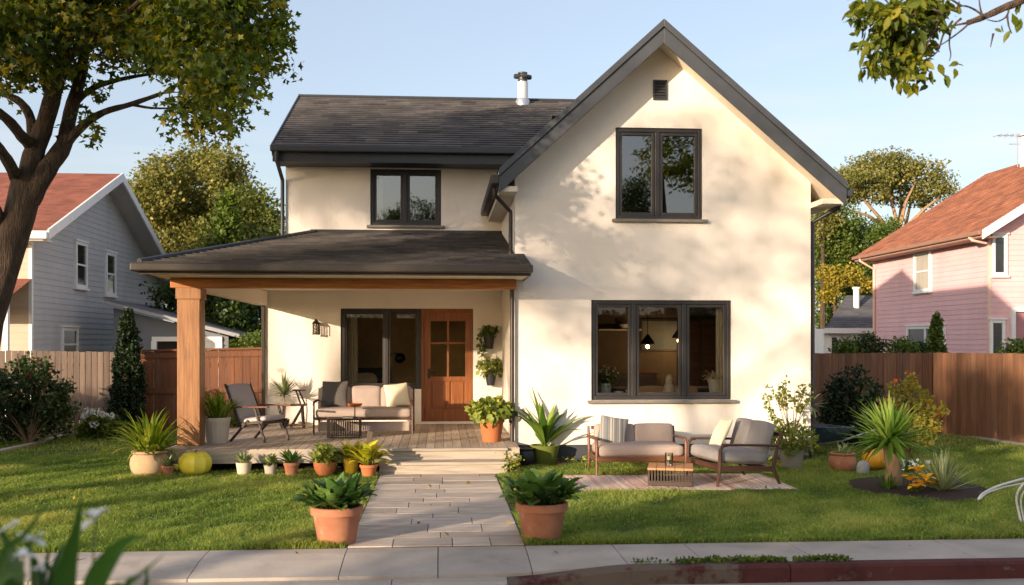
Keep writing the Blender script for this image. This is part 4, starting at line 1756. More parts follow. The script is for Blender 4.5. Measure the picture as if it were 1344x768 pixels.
fy0 = 20.6
ftop = lambda u, v, Y: A(u, v, Y).z
xB = A(158, 500, fy0).x
fence('weathered beige board fence below the grey house', (A(-130, 500, fy0 - 1.2).x, fy0 - 1.2, 0), (xB, fy0, 0), ftop(0, 458, fy0 - .8), ftop(158, 462, fy0), M_beige, .11, .012)
fence('reddish brown fence with cap rail behind the porch post', (xB + .02, fy0, 0), (PX0 - .1, fy0 + .1, 0), ftop(195, 462, fy0), ftop(340, 458, fy0), M_brown, .16, .006, 2.05, cap=True, rail=True)
fyr = 19.6
xC = G(1225, 569).x
fence('brown board fence running back from the house corner below the bungalow', (GX1 + .1, fyr, 0), (xC, fyr, 0), ftop(1075, 464, fyr), ftop(1225, 463, fyr), M_brownr, .135, .006)
pc = Vector((xC + .02, fyr - .02, 0))
pe_ = G(1344, 584)
dirv = (Vector((pe_.x, pe_.y, 0)) - pc).normalized()
fence('brown board fence turning towards the street below the pink house', pc, pc + dirv * 6, ftop(1225, 463, fyr), ftop(1344, 462, pe_.y) - .02, M_brownr, .135, .006)

# ------------------------------------------------------------------ trees
M_bark = mat('bark', hx('#43352a'), rough=.95, var=.35, scale=4, bump=.9, bscale=14, stretch=(5, 5, .8), c2=hx('#5c4a3a'))
for n_ in M_bark.node_tree.nodes:
    if n_.type == 'BUMP':
        n_.inputs['Distance'].default_value = .05
stain(M_bark, hx('#85715c'), 5.0, .52, .7, .5, (4, 4, .7))
M_barkp = mat('pale_bark', hx('#9b7d62'), rough=.9, var=.25, scale=4, bump=.6, bscale=14, stretch=(4, 4, .8))
M_maple = leafmat('maple_leaf', hx('#36481a'), hx('#63752c'), hx('#a09238'), trans=.5)
M_oak = leafmat('golden_leaf', hx('#4c5626'), hx('#7b7c40'), hx('#a89e58'), trans=.42)
M_olive_leaf = leafmat('olive_green_leaf', hx('#414f1f'), hx('#687234'), hx('#9a9650'), trans=.4)
M_deep = leafmat('deep_green_leaf', hx('#1c2a10'), hx('#33471c'), hx('#566628'), trans=.35)
M_mid = leafmat('mid_green_leaf', hx('#34471a'), hx('#566b28'), hx('#828c3c'), trans=.4)
M_yellow = leafmat('yellow_leaf', hx('#6a6420'), hx('#98892c'), hx('#bba644'), trans=.35)
M_conif = leafmat('conifer_needle', hx('#14200f'), hx('#22331a'), hx('#34472a'), trans=.15)


def limb_tree(name, label, cat, limbs, m_bark):
    root = thing(name, label, cat, limbs[0][0][0] if limbs else (0, 0, 0))
    return root


def blobs_px(L, Y, jit=0.0, rng=RNG):
    out = []
    for (u, v, r) in L:
        yy = Y + (float(rng.uniform(-jit, jit)) if jit else 0)
        p = A(u, v, yy)
        rr = r / ppm(p)
        out.append(((p.x, p.y, p.z), (rr, rr * 1.05, rr * .9)))
    return out


def far_tree(name, label, base, trunk, blobs, m_leaf, m_bark, size=.16, per=34, nleaf=26, clump=.55, group=None, shape=LEAF2, limbs=True, shell=.5):
    """trunk: list of (point, radius); limbs run from its top to each blob"""
    root = thing(name, label, 'tree', base, 0, group)
    b = Vector(base)
    m = MB()
    m.tube([Vector(p) - b for p, r in trunk], [r for p, r in trunk], 9)
    top = Vector(trunk[-1][0]) - b
    if limbs:
        for c, r in blobs[::2]:
            cc = Vector(c) - b
            k = random.choice(range(max(0, len(trunk) - 2), len(trunk)))
            s = Vector(trunk[k][0]) - b
            r0 = trunk[k][1] * .6
            mid = s.lerp(cc, .5) + Vector((random.uniform(-.3, .3), random.uniform(-.3, .3), random.uniform(-.1, .5))) * (cc - s).length * .18
            m.tube([s, s.lerp(mid, .5), mid, mid.lerp(cc, .6), cc + Vector((0, 0, float(np.mean(r)) * .4))], [r0, r0 * .8, r0 * .55, r0 * .35, r0 * .12], 6)
    m.build('trunk', m_bark, root, smooth=True)
    bl_ = []
    for c, r in blobs:
        r_ = np.array(r, dtype=float) if hasattr(r, '__len__') else np.array([r, r, r], dtype=float)
        c_ = np.array([c[0] - b.x, c[1] - b.y, c[2] - b.z])
        bl_.append((tuple(c_), tuple(r_ * .74)))
        for q in range(5):
            d = RNG.normal(size=3)
            d /= np.linalg.norm(d)
            bl_.append((tuple(c_ + d * r_ * RNG.uniform(.55, .8)), tuple(r_ * np.array([1, 1, .8]) * RNG.uniform(.3, .48))))
    P, T, O = clumps(bl_, per, clump, nleaf, shell=shell)
    leaves('crown', P, size, m_leaf, root, shape, T, .4, O, .1)
    return root


# --- behind the left gap
Yb = 37
L1 = [(196, 262, 34), (222, 228, 32), (258, 214, 30), (290, 218, 28), (240, 262, 40), (205, 305, 36), (172, 262, 22), (168, 305, 26), (262, 300, 34), (300, 255, 30), (190, 350, 34), (232, 345, 34), (160, 345, 30), (222, 290, 34), (245, 318, 34), (215, 370, 34), (255, 365, 32), (275, 275, 30), (180, 385, 30)]
bb = [(c_, tuple(q_ * 1.18 for q_ in r_)) for c_, r_ in blobs_px(L1, Yb, 1.5)]
far_tree('broadleaf_tree', 'big golden-green broadleaf tree beside the grey house roof', (A(235, 450, Yb).x, Yb, 0),
         [(A(240, 470, Yb), .3), (A(238, 390, Yb), .26), (A(240, 330, Yb), .2), (A(245, 280, Yb), .12)], bb, M_oak, M_barkp, .145, 60, 30, .5)
L2 = [(322, 262, 24), (336, 290, 26), (318, 310, 30), (350, 325, 28), (340, 350, 30), (300, 345, 30), (268, 350, 26), (352, 285, 20), (330, 285, 28), (318, 335, 30), (345, 300, 26), (300, 285, 26), (290, 320, 26)]
bb = [(c_, tuple(q_ * 1.15 for q_ in r_)) for c_, r_ in blobs_px(L2, 34, 1.2)]
far_tree('broadleaf_tree', 'darker green broadleaf tree touching the stucco house wall', (A(330, 450, 34).x, 34, 0),
         [(A(328, 470, 34), .25), (A(326, 380, 34), .2), (A(328, 320, 34), .12)], bb, M_olive_leaf, M_bark, .14, 60, 30, .5)


def spire(name, label, base, h, r, m_leaf, size, n, cat='tree', group=None, nl=22, power=.8):
    root = thing(name, label, cat, base, 0, group)
    m = MB()
    m.tube([(0, 0, 0), (0, 0, h * .5), (0, 0, h * .95)], [r * .12, r * .07, r * .02], 7)
    m.build('trunk', M_bark, root, smooth=True)
    z = RNG.random(n) ** 1.1
    a = RNG.uniform(0, 2 * PI, n)
    prof = (np.minimum(1, z / .14) ** .5) * (1 - z) ** power * (1 + .16 * np.sin(a * 3 + z * 17)) * RNG.uniform(.82, 1.12, n)
    rr = r * prof * RNG.uniform(.6, 1, n) ** .4
    C = np.stack([rr * np.cos(a), rr * np.sin(a), .04 * h + z * h * .96], 1)
    Q = C[:, None, :] + RNG.normal(size=(n, nl, 3)) * np.array([.07, .07, .09]) * r
    t = np.clip(RNG.normal(.5, .2, n), 0, 1)
    O = np.stack([np.cos(a), np.sin(a), np.full(n, 1.1)], 1)
    leaves('crown', Q.reshape(-1, 3), size, m_leaf, root, LEAF2, np.clip(np.repeat(t, nl) + RNG.normal(0, .1, n * nl), 0, 1), .0, np.repeat(O, nl, 0), 0)
    return root


sp = A(300, 330, 30)
spire('cypress_tree', 'bright green pointed cypress rising above the porch roof', (sp.x, 30, 0), A(300, 256, 30).z, 1.0, M_mid, .16, 420)
cp_ = A(168, 566, fy0 - .5)
spire('conifer', 'dark narrow conifer standing where the two fences meet', (cp_.x, cp_.y, 0), A(168, 410, cp_.y).z, .36, M_conif, .06, 900, nl=26, power=.6)
# dark trees low behind the brown fence
L3 = [(250, 392, 26), (285, 385, 30), (320, 390, 30), (345, 400, 30), (270, 420, 24), (310, 425, 26), (340, 432, 26), (222, 395, 22)]
far_tree('evergreen_tree', 'dark evergreen thicket tree seen under the porch beam', (A(300, 460, 29).x, 29.5, 0),
         [(A(300, 480, 29.5), .2), (A(300, 430, 29.5), .14)], blobs_px(L3, 29.5, 1.0), M_deep, M_bark, .14, 44, 26, .5)
L3 = [(318, 452, 12), (338, 448, 14), (352, 455, 12)]
far_tree('garden_shrub', 'lighter leafy shrub showing over the brown fence under the porch', (A(336, 470, 22).x, 22, 0),
         [(A(336, 520, 22), .06), (A(336, 470, 22), .03)], blobs_px(L3, 22, .3), M_mid, M_bark, .07, 240, 20, .2)

# --- behind the right gap
Yr = 50
L4 = [(1112, 238, 22), (1132, 222, 22), (1158, 218, 24), (1184, 216, 24), (1208, 226, 22), (1228, 240, 18), (1242, 252, 10), (1108, 262, 16), (1090, 268, 14), (1168, 240, 20), (1200, 246, 16), (1142, 250, 18), (1218, 262, 12), (1150, 236, 18), (1180, 232, 20), (1126, 248, 16), (1192, 262, 12), (1160, 262, 10)]
bb = blobs_px(L4, Yr, 1.5)
tr = [(A(1195, 400, Yr), .32), (A(1186, 340, Yr), .28), (A(1178, 310, Yr), .22)]
t_ = far_tree('umbrella_tree', 'tall spreading tree with bare pale limbs behind the bungalow', (A(1190, 450, Yr).x, Yr, 0),
              [(A(1192, 470, Yr), .36)] + tr, [(c_, (r_[0] * 1.15, r_[1] * 1.15, r_[2] * .85)) for c_, r_ in bb], M_oak, M_barkp, .16, 40, 28, .5)
L5 = [(1082, 300, 24), (1100, 318, 28), (1128, 306, 22), (1120, 340, 30), (1090, 345, 26), (1148, 330, 22), (1150, 362, 26), (1118, 372, 28), (1085, 385, 26), (1165, 300, 14), (1075, 330, 24), (1140, 392, 24), (1110, 290, 22), (1090, 420, 26), (1150, 310, 20), (1170, 345, 18)]
far_tree('broadleaf_tree', 'dense dark green tree filling the gap right of the stucco house', (A(1118, 450, 46).x, 46, 0),
         [(A(1118, 470, 46), .3), (A(1118, 400, 46), .2), (A(1115, 350, 46), .12)], blobs_px(L5, 46, 1.0), M_mid, M_bark, .16, 52, 30, .55)
L5 = [(1082, 362, 14), (1100, 366, 15), (1118, 362, 12), (1088, 386, 12), (1135, 372, 9), (1075, 278, 14), (1092, 262, 12)]
far_tree('yellow_tree', 'small yellow-leaved tree behind the bungalow roof', (A(1096, 450, 43.5).x, 43.5, 0),
         [(A(1096, 470, 43.5), .12), (A(1096, 400, 43.5), .08), (A(1096, 370, 43.5), .05)], blobs_px(L5[:5], 43.5, .4), M_yellow, M_bark, .14, 60, 22, .4)
L5 = [(1078, 270, 16), (1088, 285, 16), (1076, 300, 14), (1082, 250, 8)]
far_tree('golden_tree', 'golden-leaved tree top against the gable downpipe', (A(1080, 450, 45).x, 45, 0),
         [(A(1080, 470, 45), .15), (A(1080, 300, 45), .08)], blobs_px(L5, 45, .4), M_oak, M_bark, .16, 50, 22, .4)
# shrubs that look over the right fence
for lab, u, v0, r, Yq, mm, nm_ in (('dark purple-green shrub peeping over the fence under the bungalow', 1140, 452, 18, 22, M_deep, 'garden_shrub'),
                                   ('low green shrub looking over the fence under the paired pink-house window', 1184, 456, 14, 22.4, M_mid, 'garden_shrub'),
                                   ('leafy shrub over the fence under the pink-house entrance', 1334, 458, 14, 18.5, M_deep, 'garden_shrub'),
                                   ('small feathery shrub at the end of the fence under the bungalow window', 1112, 455, 14, 22, M_mid, 'garden_shrub'),
                                   ('small dark shrub beside the fence under the pink-house corner', 1208, 458, 12, 22.4, M_deep, 'garden_shrub')):
    L6 = [(u - r * .6, v0 + 6, r * .8), (u + r * .6, v0 + 4, r * .8), (u, v0 - 3, r * .7), (u, v0 + 20, r)]
    far_tree(nm_, lab, (A(u, 470, Yq).x, Yq, 0), [(A(u, 560, Yq), .05), (A(u, 470, Yq), .03)], blobs_px(L6, Yq, .2), mm, M_bark, .07, 230, 20, .2)
sp = A(1250, 460, 20.9)
spire('dwarf_spruce', 'small bright conical bush over the fence below the pink house', (sp.x, 21.6, 0), A(1250, 415, 21.6).z, .42, M_mid, .07, 320)

# --- street trees of which the picture shows limbs and leaves
YM = 11.8
rootp = Vector((A(-70, 600, YM).x, YM, 0))
maple = thing('maple_tree', 'large street tree with dark forked trunk and overhanging olive crown', 'tree', rootp)


def limb(mb, pts, w0, w1, n=9):
    P = [A(u, v, Y) - rootp for (u, v, Y) in pts]
    # smooth the path
    Q = []
    for i in range(len(P) - 1):
        p0, p1, p2, p3 = P[max(0, i - 1)], P[i], P[i + 1], P[min(len(P) - 1, i + 2)]
        for k in range(4):
            t = k / 4
            Q.append(0.5 * ((2 * p1) + (p2 - p0) * t + (2 * p0 - 5 * p1 + 4 * p2 - p3) * t * t + (3 * p1 - p0 - 3 * p2 + p3) * t ** 3))
    Q.append(P[-1])
    k = len(Q)
    rd = [(w0 + (w1 - w0) * (i / (k - 1)) ** .8) * (1 + .05 * math.sin(i * 2.1)) for i in range(k)]
    mb.tube(Q, rd, n)
    return Q


px = 1 / ppm((0, YM, 0))
m = MB()
P0 = [(-72, 690, YM), (-40, 540, YM), (-18, 420, YM), (8, 340, YM), (25, 285, YM), (36, 240, YM)]
m.tube([Vector((0, 0, -.05))] + [A(*p) - rootp for p in P0[1:]], [.34, .22, .185, .17, .168, .175], 14)
limb(m, [(34, 250, YM), (44, 205, YM), (60, 160, YM), (74, 110, YM - .2), (84, 70, YM - .3), (92, 20, YM - .5), (104, -50, YM - .8), (110, -130, YM - 1)], .135, .045)
limb(m, [(38, 262, YM), (62, 222, YM), (84, 190, YM + .1), (92, 150, YM + .3), (108, 90, YM + .4), (112, 40, YM + .6), (130, -60, YM + .9)], .135, .04)
limb(m, [(84, 192, YM + .1), (108, 166, YM), (135, 148, YM - .1), (172, 137, YM - .2), (212, 123, YM - .3)], .062, .022, 7)
limb(m, [(172, 137, YM - .2), (200, 142, YM - .2), (242, 142, YM - .3)], .022, .008, 5)
limb(m, [(98, 135, YM + .3), (122, 116, YM + .3), (155, 105, YM + .4), (192, 98, YM + .5), (250, 90, YM + .4)], .045, .012, 6)
limb(m, [(86, 80, YM - .3), (112, 52, YM - .5), (150, 30, YM - .7), (195, -10, YM - .9)], .055, .02, 7)
limb(m, [(112, 55, YM - .5), (150, 52, YM - .5), (195, 42, YM - .4), (230, 38, YM - .3)], .02, .008, 5)
limb(m, [(40, 220, YM), (42, 165, YM + .2), (30, 138, YM + .3), (8, 124, YM + .4), (-30, 112, YM + .5)], .07, .035, 7)
limb(m, [(40, 190, YM), (28, 178, YM - .3), (8, 155, YM - .6), (-30, 130, YM - .9), (-90, 100, YM - 1.2)], .075, .04, 7)
limb(m, [(22, 235, YM), (8, 208, YM - .4), (-15, 180, YM - .8), (-70, 140, YM - 1.2)], .08, .04, 7)
limb(m, [(68, 130, YM - .2), (56, 100, YM + .2), (64, 60, YM + .6), (60, 0, YM + 1)], .05, .03, 7)
limb(m, [(0, 300, YM), (-8, 275, YM - .2), (-40, 235, YM - .5), (-110, 180, YM - .8)], .09, .05, 7)
for k in range(26):   # twigs into the right side of the crown
    u0, v0 = random.choice([(212, 123), (240, 142), (192, 98), (250, 90), (195, 30), (230, 38), (150, 30)])
    u1, v1 = u0 + random.uniform(25, 110), v0 + random.uniform(-60, 45)
    y0 = YM - .3
    y1 = y0 + random.uniform(-.9, .9)
    limb(m, [(u0, v0, y0), ((u0 + u1) / 2 + random.uniform(-8, 8), (v0 + v1) / 2 - random.uniform(0, 10), (y0 + y1) / 2), (u1, v1, y1)], .011, .003, 4)
m.build('trunk', M_bark, maple, smooth=True)
LM = [(300, 118, 44), (262, 142, 34), (330, 68, 44), (292, 50, 50), (228, 62, 48), (346, 22, 34), (252, 8, 52), (156, 34, 40), (182, 4, 50), (104, 18, 44), (44, 56, 52), (22, 14, 60),
      (-44, 56, 70), (2, 96, 32), (60, 84, 26), (272, 100, 40), (318, 6, 46), (-90, 0, 90), (104, -64, 90), (222, -72, 90), (318, -64, 70), (0, -86, 110), (130, -150, 110), (250, -150, 90), (-110, -110, 110), (300, 150, 26), (284, 170, 14), (130, 70, 26), (190, 60, 34), (0, -190, 110)]
bl = []
for (u, v, r) in LM:
    for s_ in ((0,) if r < 40 else (-1, 1)):
        y = YM + s_ * random.uniform(.3, 1.3) + (random.uniform(-.4, .4))
        p = A(u, v, y) - rootp
        rr = r / ppm((0, YM, 0)) * .92
        bl.append(((p.x, p.y, p.z), (rr, rr, rr * .85)))
P0c, T0c, O0c = clumps(bl, 105, .3, 34, shell=.3)
T0c = np.clip((T0c - .5) * 1.5 + .5, 0, 1)
LS = [(112, 150, 9), (128, 172, 8), (62, 172, 8), (130, 118, 14), (360, 45, 14), (372, 30, 8), (366, 8, 12), (330, 108, 14), (345, 92, 12), (255, 168, 10), (118, 182, 5), (70, 118, 14), (225, 172, 8), (376, 52, 5)]
bl = []
for (u, v, r) in LS:
    p = A(u, v, YM + random.uniform(-.3, .3)) - rootp
    rr = r / ppm((0, YM, 0))
    bl.append(((p.x, p.y, p.z), (rr, rr, rr)))
P, T, O = clumps(bl, 420, .12, 8, shell=.1)
leaves('crown', np.concatenate([P0c, P]), .095, M_maple, maple, LEAFM, np.concatenate([T0c, T]), .5, np.concatenate([O0c, O]), .35)

# the branch that hangs in at the top right, with its trunk out of the picture
YB2 = 6.4
rootb = Vector((5.6, 6.6, 0))
ash = thing('ash_tree', 'tree branch with pointed leaves hanging into the sky above the pink house', 'tree', rootb)


def limb2(mb, pts, w0, w1, n=7):
    global rootp
    keep = rootp
    rootp = rootb
    q = limb(mb, pts, w0, w1, n)
    rootp = keep
    return q


m = MB()
m.tube([(0, 0, -.05), (.05, 0, 1.5), (0, .05, 3.0), (-.1, 0, 4.2), (-.2, 0, 6)], [.24, .18, .15, .12, .05], 12)
s0_ = Vector((-.06, 0, 3.7)) + rootb
limb_pts = [(1400, -40, YB2), (1345, -2, YB2), (1318, 10, YB2), (1292, 22, YB2), (1270, 30, YB2)]
e1 = A(1400, -40, YB2)
m.tube([s0_ - rootb, (s0_ + e1) / 2 - rootb + Vector((0, 0, .12)), e1 - rootb], [.07, .055, .035], 8)
limb2(m, limb_pts, .035, .018)
br = [[(1292, 22), (1278, 12), (1262, 8), (1240, 18), (1222, 30)], [(1290, 22), (1286, 8), (1284, -15)], [(1270, 30), (1250, 34), (1225, 40), (1200, 48)], [(1275, 28), (1262, 40), (1240, 56), (1222, 66)],
      [(1262, 24), (1250, 36), (1246, 55), (1248, 72), (1246, 80)], [(1250, 28), (1238, 46), (1230, 68), (1212, 80), (1200, 84)], [(1240, 18), (1228, 38), (1218, 58), (1216, 78)], [(1262, 8), (1240, -5), (1215, -10)],
      [(1325, 6), (1322, 20), (1310, 28), (1296, 26)], [(1322, 20), (1324, 34), (1328, 44)], [(1304, 44), (1300, 62)], [(1240, 18), (1220, 12), (1195, 20), (1170, 30)], [(1225, 40), (1195, 60), (1180, 82)], [(1200, 48), (1170, 52), (1150, 60)]]
for b_ in br:
    limb2(m, [(u, v, YB2 + random.uniform(-.06, .06)) for u, v in b_], .009, .003, 5)
m.build('trunk', M_bark, ash, smooth=True)
LP = [(1150, 10, 26), (1180, 20, 30), (1205, 10, 28), (1230, 4, 24), (1160, 40, 22), (1185, 50, 26), (1145, 62, 18), (1165, 80, 20), (1190, 78, 20), (1208, 60, 18), (1150, 85, 12), (1178, 95, 10), (1130, 8, 14), (1126, 30, 8), (1225, 30, 14), (1205, 90, 9), (1190, 105, 7)]
bl = []
for (u, v, r) in LP:
    p = A(u, v, YB2 + random.uniform(-.25, .25)) - rootb
    rr = r / ppm((0, YB2, 0)) * .9
    bl.append(((p.x, p.y, p.z), (rr, rr * 1.2, rr)))
P, T, O = clumps(bl, 1250, .08, 6, shell=.1)
M_ash = leafmat('ash_leaf', hx('#33430f'), hx('#5f6b1e'), hx('#98902c'), trans=.45)
PA, TA, OA = P, T, O
single = []
for (u, v) in ((1232, 84), (1222, 92), (1240, 98), (1212, 100), (1200, 112), (1218, 112), (1200, 100), (1228, 108), (1305, 38), (1315, 32), (1326, 40), (1335, 34), (1340, 24), (1252, 84), (1258, 82), (1254, 90), (1342, 4), (1336, 8), (1330, 2), (1120, 18), (1122, 32), (1126, 56), (1134, 90), (1142, 98), (1152, 98), (1160, 100), (1128, 4), (1120, 4)):
    p = A(u, v, YB2) - rootb
    single.append(tuple(p))
nS = len(single)
leaves('crown', np.concatenate([PA, np.array(single)]), .092, M_ash, ash, LEAFN, np.concatenate([TA, RNG.uniform(.2, .8, nS)]), .3, np.concatenate([OA * .4, RNG.normal(size=(nS, 3)) * .3]), .9, face=.5)
bl = [((.3, .1, 6.5), .8), ((-.4, .3, 6.2), .6), ((.8, -.3, 6.1), .6), ((.2, .7, 5.8), .5), ((-.1, 0, 7.2), .55)]
P, T, O = clumps(bl, 120, .2, 12, shell=.2)
P[:, 2] = np.maximum(P[:, 2], 5.3)
leaves('upper_crown', P, .11, M_ash, ash, LEAFN, T, .4, O)

# --- across the street: what the windows reflect and unseen growth added to break the low sun
def street_tree(label, x, y, h, r, mm, per=14, size=.2, nl=22, cl=.7, low=.35):
    bl_ = []
    rr_ = np.random.default_rng(int(abs(x * 31 + y * 17)) + 5)
    for k in range(11):
        a = rr_.uniform(0, 2 * PI)
        q = rr_.uniform(.15, .75)
        z = h * rr_.uniform(low + .1, .86)
        bl_.append(((x + r * q * math.cos(a), y + r * q * math.sin(a), z), r * rr_.uniform(.32, .5)))
    far_tree('street_tree', label, (x, y, 0), [((x, y, -.1), .22), ((x, y, h * .3), .17), ((x + .1, y, h * .55), .1)], bl_, mm, M_bark, size, per, nl, cl, group='trees across the street')


street_tree('tree across the street mirrored in the left light of the upper gable window', 8.0, -11, 10.2, 1.9, M_deep, 40, .11, 34, .4, .3)
street_tree('tree across the street mirrored low in the right light of the upper gable window', 10.5, -11.2, 8.4, 1.7, M_deep, 40, .11, 34, .4, .25)
street_tree('tree across the street mirrored in the bedroom window over the porch', -2.3, -12, 10.6, 2.6, M_deep, 30, .12, 34, .45, .3)
# unseen row of low-crowned trees, added to keep the sun off the right-hand lawn
street_tree('unseen low-crowned tree nearest the camera, added to shade the right-hand lawn', -7.4, -7.0, 6.4, 2.1, M_mid, 26, .22, 24, .6, -.05)
street_tree('unseen low-crowned tree in the middle of the row, added to shade the right-hand lawn', -10.8, -7.4, 6.6, 2.0, M_mid, 26, .22, 24, .6, -.05)
street_tree('unseen low-crowned tree at the far end of the row, added to shade the right-hand fence', -14.2, -7.0, 8.6, 1.5, M_mid, 26, .22, 24, .6, -.05)
street_tree('unseen tall tree with an open crown, added to dapple the gable wall', -19.5, -9.5, 13.0, 2.8, M_mid, 5, .2, 13, 1.1, .5)  # this and the next two are unseen, added to dapple the facade
street_tree('unseen tall slim tree with loose foliage, added to dapple the house front', -22.8, -8.2, 13.0, 2.4, M_mid, 4, .2, 13, 1.1, .55)
street_tree('unseen tallest tree with a high loose crown, added to dapple the upper wall', -29.0, -9.5, 15.0, 2.6, M_mid, 5, .22, 16, .8, .68)
hd = thing('hedge', 'unseen tall hedge left of the lawn, added to shade the fences', 'hedge', (-13, 12, 0))  # invented hedge that blocks the sun for the fences and rear lawn
m = MB()
m.box(-5, 3.4, -.4, .4, -.1, 2.5)
m.build('stems', mat('hedge_inside', hx('#141a0c'), rough=1.0, var=.3), hd)
P = np.stack([RNG.uniform(-5.2, 3.6, 9000), RNG.choice([-.45, .45], 9000) + RNG.normal(0, .07, 9000), RNG.uniform(0, 2.7, 9000)], 1)
P[::3, 1] = RNG.uniform(-.5, .5, len(P[::3]))
P[::3, 2] = 2.5 + RNG.normal(.1, .12, len(P[::3]))
leaves('foliage', P, .16, M_deep, hd, LEAF2, None, .3)
# clipped hedge across the street, added to darken the ground-floor reflections
hd = thing('hedge', 'dark clipped hedge added across the street to darken the ground-floor window reflections', 'hedge', (5, -13.5, 0))
m = MB()
m.box(-11, 13, -.6, .6, -.1, 3.1)
m.build('stems', mat('hedge_inside', hx('#141a0c'), rough=1.0, var=.3), hd)
P = np.stack([RNG.uniform(-11.1, 13.1, 9000), RNG.normal(.66, .06, 9000), RNG.uniform(0, 3.25, 9000)], 1)
leaves('foliage', P, .2, M_deep, hd, LEAF2, None, .3, np.tile(np.array([0, 1.0, .2]), (9000, 1)))
# ------------------------------------------------------------------ furniture
M_cush = mat('taupe_fabric', hx('#a3938a'), rough=.95, var=.06, scale=6, bump=.7, bscale=9, spec=.2)
M_cushg = mat('grey_fabric', hx('#918c8b'), rough=.95, var=.06, scale=6, bump=.7, bscale=9, spec=.2)
M_pilg = mat('charcoal_fabric', hx('#5b5653'), rough=.95, var=.08, scale=6, bump=.7, bscale=9, spec=.2)
M_pilw = mat('cream_fabric', hx('#d8ccb2'), rough=.95, var=.05, scale=6, bump=.7, bscale=9, spec=.2)
M_teak = wood('teak_frame', hx('#553320'), hx('#7a4f34'), 'x', rough=.5)
M_walnut = wood('walnut_frame', hx('#3a241a'), hx('#563728'), 'x', rough=.5)
M_darkw = wood('dark_timber', hx('#30241d'), hx('#4b3a2e'), 'x', rough=.55)
M_teaktop = wood('teak_top', hx('#a8714a'), hx('#c08c62'), 'x', rough=.5)
M_wire = mat('dark_wire', hx('#3a332c'), rough=.5, var=.1)


def stripemat(name, cols, axis, freq, wob=.35, fuzz=.12):
    if name in MATS:
        return MATS[name]
    m, n, b = nodes(name)
    L = n.links.new
    tc = n.nodes.new('ShaderNodeTexCoord')
    sp_ = n.nodes.new('ShaderNodeSeparateXYZ')
    L(tc.outputs['Object'], sp_.inputs['Vector'])
    nz = n.nodes.new('ShaderNodeTexNoise')
    nz.noise_dimensions = '1D'
    nz.inputs['Scale'].default_value = freq
    nz.inputs['Detail'].default_value = 3
    n3 = n.nodes.new('ShaderNodeTexNoise')
    n3.inputs['Scale'].default_value = 9
    n3.inputs['Detail'].default_value = 5
    L(tc.outputs['Object'], n3.inputs['Vector'])
    ma = n.nodes.new('ShaderNodeMath')
    ma.operation = 'MULTIPLY_ADD'
    ma.inputs[1].default_value = fuzz / freq * 6
    L(n3.outputs['Fac'], ma.inputs[0])
    L(sp_.outputs[axis], ma.inputs[2])
    L(ma.outputs['Value'], nz.inputs['W'])
    rp = n.nodes.new('ShaderNodeValToRGB')
    rp.color_ramp.interpolation = 'LINEAR'
    el = rp.color_ramp.elements
    el[0].position, el[0].color = .3, (*cols[0], 1)
    el[1].position, el[1].color = .7, (*cols[-1], 1)
    for i, c in enumerate(cols[1:-1]):
        e = el.new(.3 + .4 * (i + 1) / (len(cols) - 1))
        e.color = (*c, 1)
    L(nz.outputs['Fac'], rp.inputs['Fac'])
    L(rp.outputs['Color'], b.inputs['Base Color'])
    b.inputs['Roughness'].default_value = .95
    b.inputs['Specular IOR Level'].default_value = .15
    bp = n.nodes.new('ShaderNodeBump')
    bp.inputs['Strength'].default_value = .5
    bp.inputs['Distance'].default_value = .006
    L(nz.outputs['Fac'], bp.inputs['Height'])
    L(bp.outputs['Normal'], b.inputs['Normal'])
    MATS[name] = m
    return m


M_rug = stripemat('striped_rug', [hx('#b08578'), hx('#dccbb8'), hx('#c29a90'), hx('#e0d3c0'), hx('#a88d80')], 'X', 9.0)
M_stripe = stripemat('striped_cloth', [hx('#39424d'), hx('#8f8a84'), hx('#4d5862'), hx('#b9b0a4'), hx('#353c46')], 'X', 34.0, fuzz=.05)


def pillow(name, label, loc, rz, tilt, size, m_, roll=0.0):
    o = thing(name, label, 'pillow', loc, rz)
    mb = MB()
    M = Matrix.Rotation(tilt, 4, 'X') @ Matrix.Rotation(roll, 4, 'Y')
    s = size
    mb.rbox((s, .03, s), .012, None, .0, 8)
    vs = []
    for v in mb.v:
        u, w_ = v[0] / (s / 2), v[2] / (s / 2)
        k = max(0, 1 - u * u) ** .55 * max(0, 1 - w_ * w_) ** .55
        y = v[1] * (.5 + 4.6 * k * s / .45)
        pin = 1 - .06 * (1 - abs(u)) * abs(w_) ** 3
        pin2 = 1 - .06 * (1 - abs(w_)) * abs(u) ** 3
        vs.append(M @ Vector((v[0] * pin2, y, v[2] * pin + s / 2)))
    mb.v = [tuple(p) for p in vs]
    mb.build('cushion', m_, o, smooth=True, sharp=0)
    return o


# --- sofa on the porch (faces the street, -y)
sp0, sp1 = A(410, 570, G(470, 572, ZD).y), A(543, 570, G(470, 572, ZD).y)
sw = sp1.x - sp0.x
sx, sy = (sp0.x + sp1.x) / 2, sp0.y
sd = .74
porch_sofa = thing('porch_sofa', 'long taupe sofa with thin dark frame against the porch window', 'sofa', (sx, sy, ZD))
h = sw / 2
m = MB()
m.rbox((sw - .10, sd - .12, .15), .045, Matrix.Translation((0, sd / 2 - .04, .36)), .02)
m.build('seat_cushion', M_cush, porch_sofa, smooth=True, sharp=0)
for i in range(3):
    wq = (sw - .10) / 3
    m = MB()
    m.rbox((wq - .006, .15, .39), .045, Matrix.Translation((-h + .05 + wq * (i + .5), sd - .14, .575)) @ Matrix.Rotation(R(-9), 4, 'X'), .025)
    m.build('back_cushion', M_cush, porch_sofa, smooth=True, sharp=0)
m = MB()
m.box(-h + .04, h - .04, .02, .055, .25, .29)
m.box(-h + .04, h - .04, sd - .06, sd - .025, .25, .29)
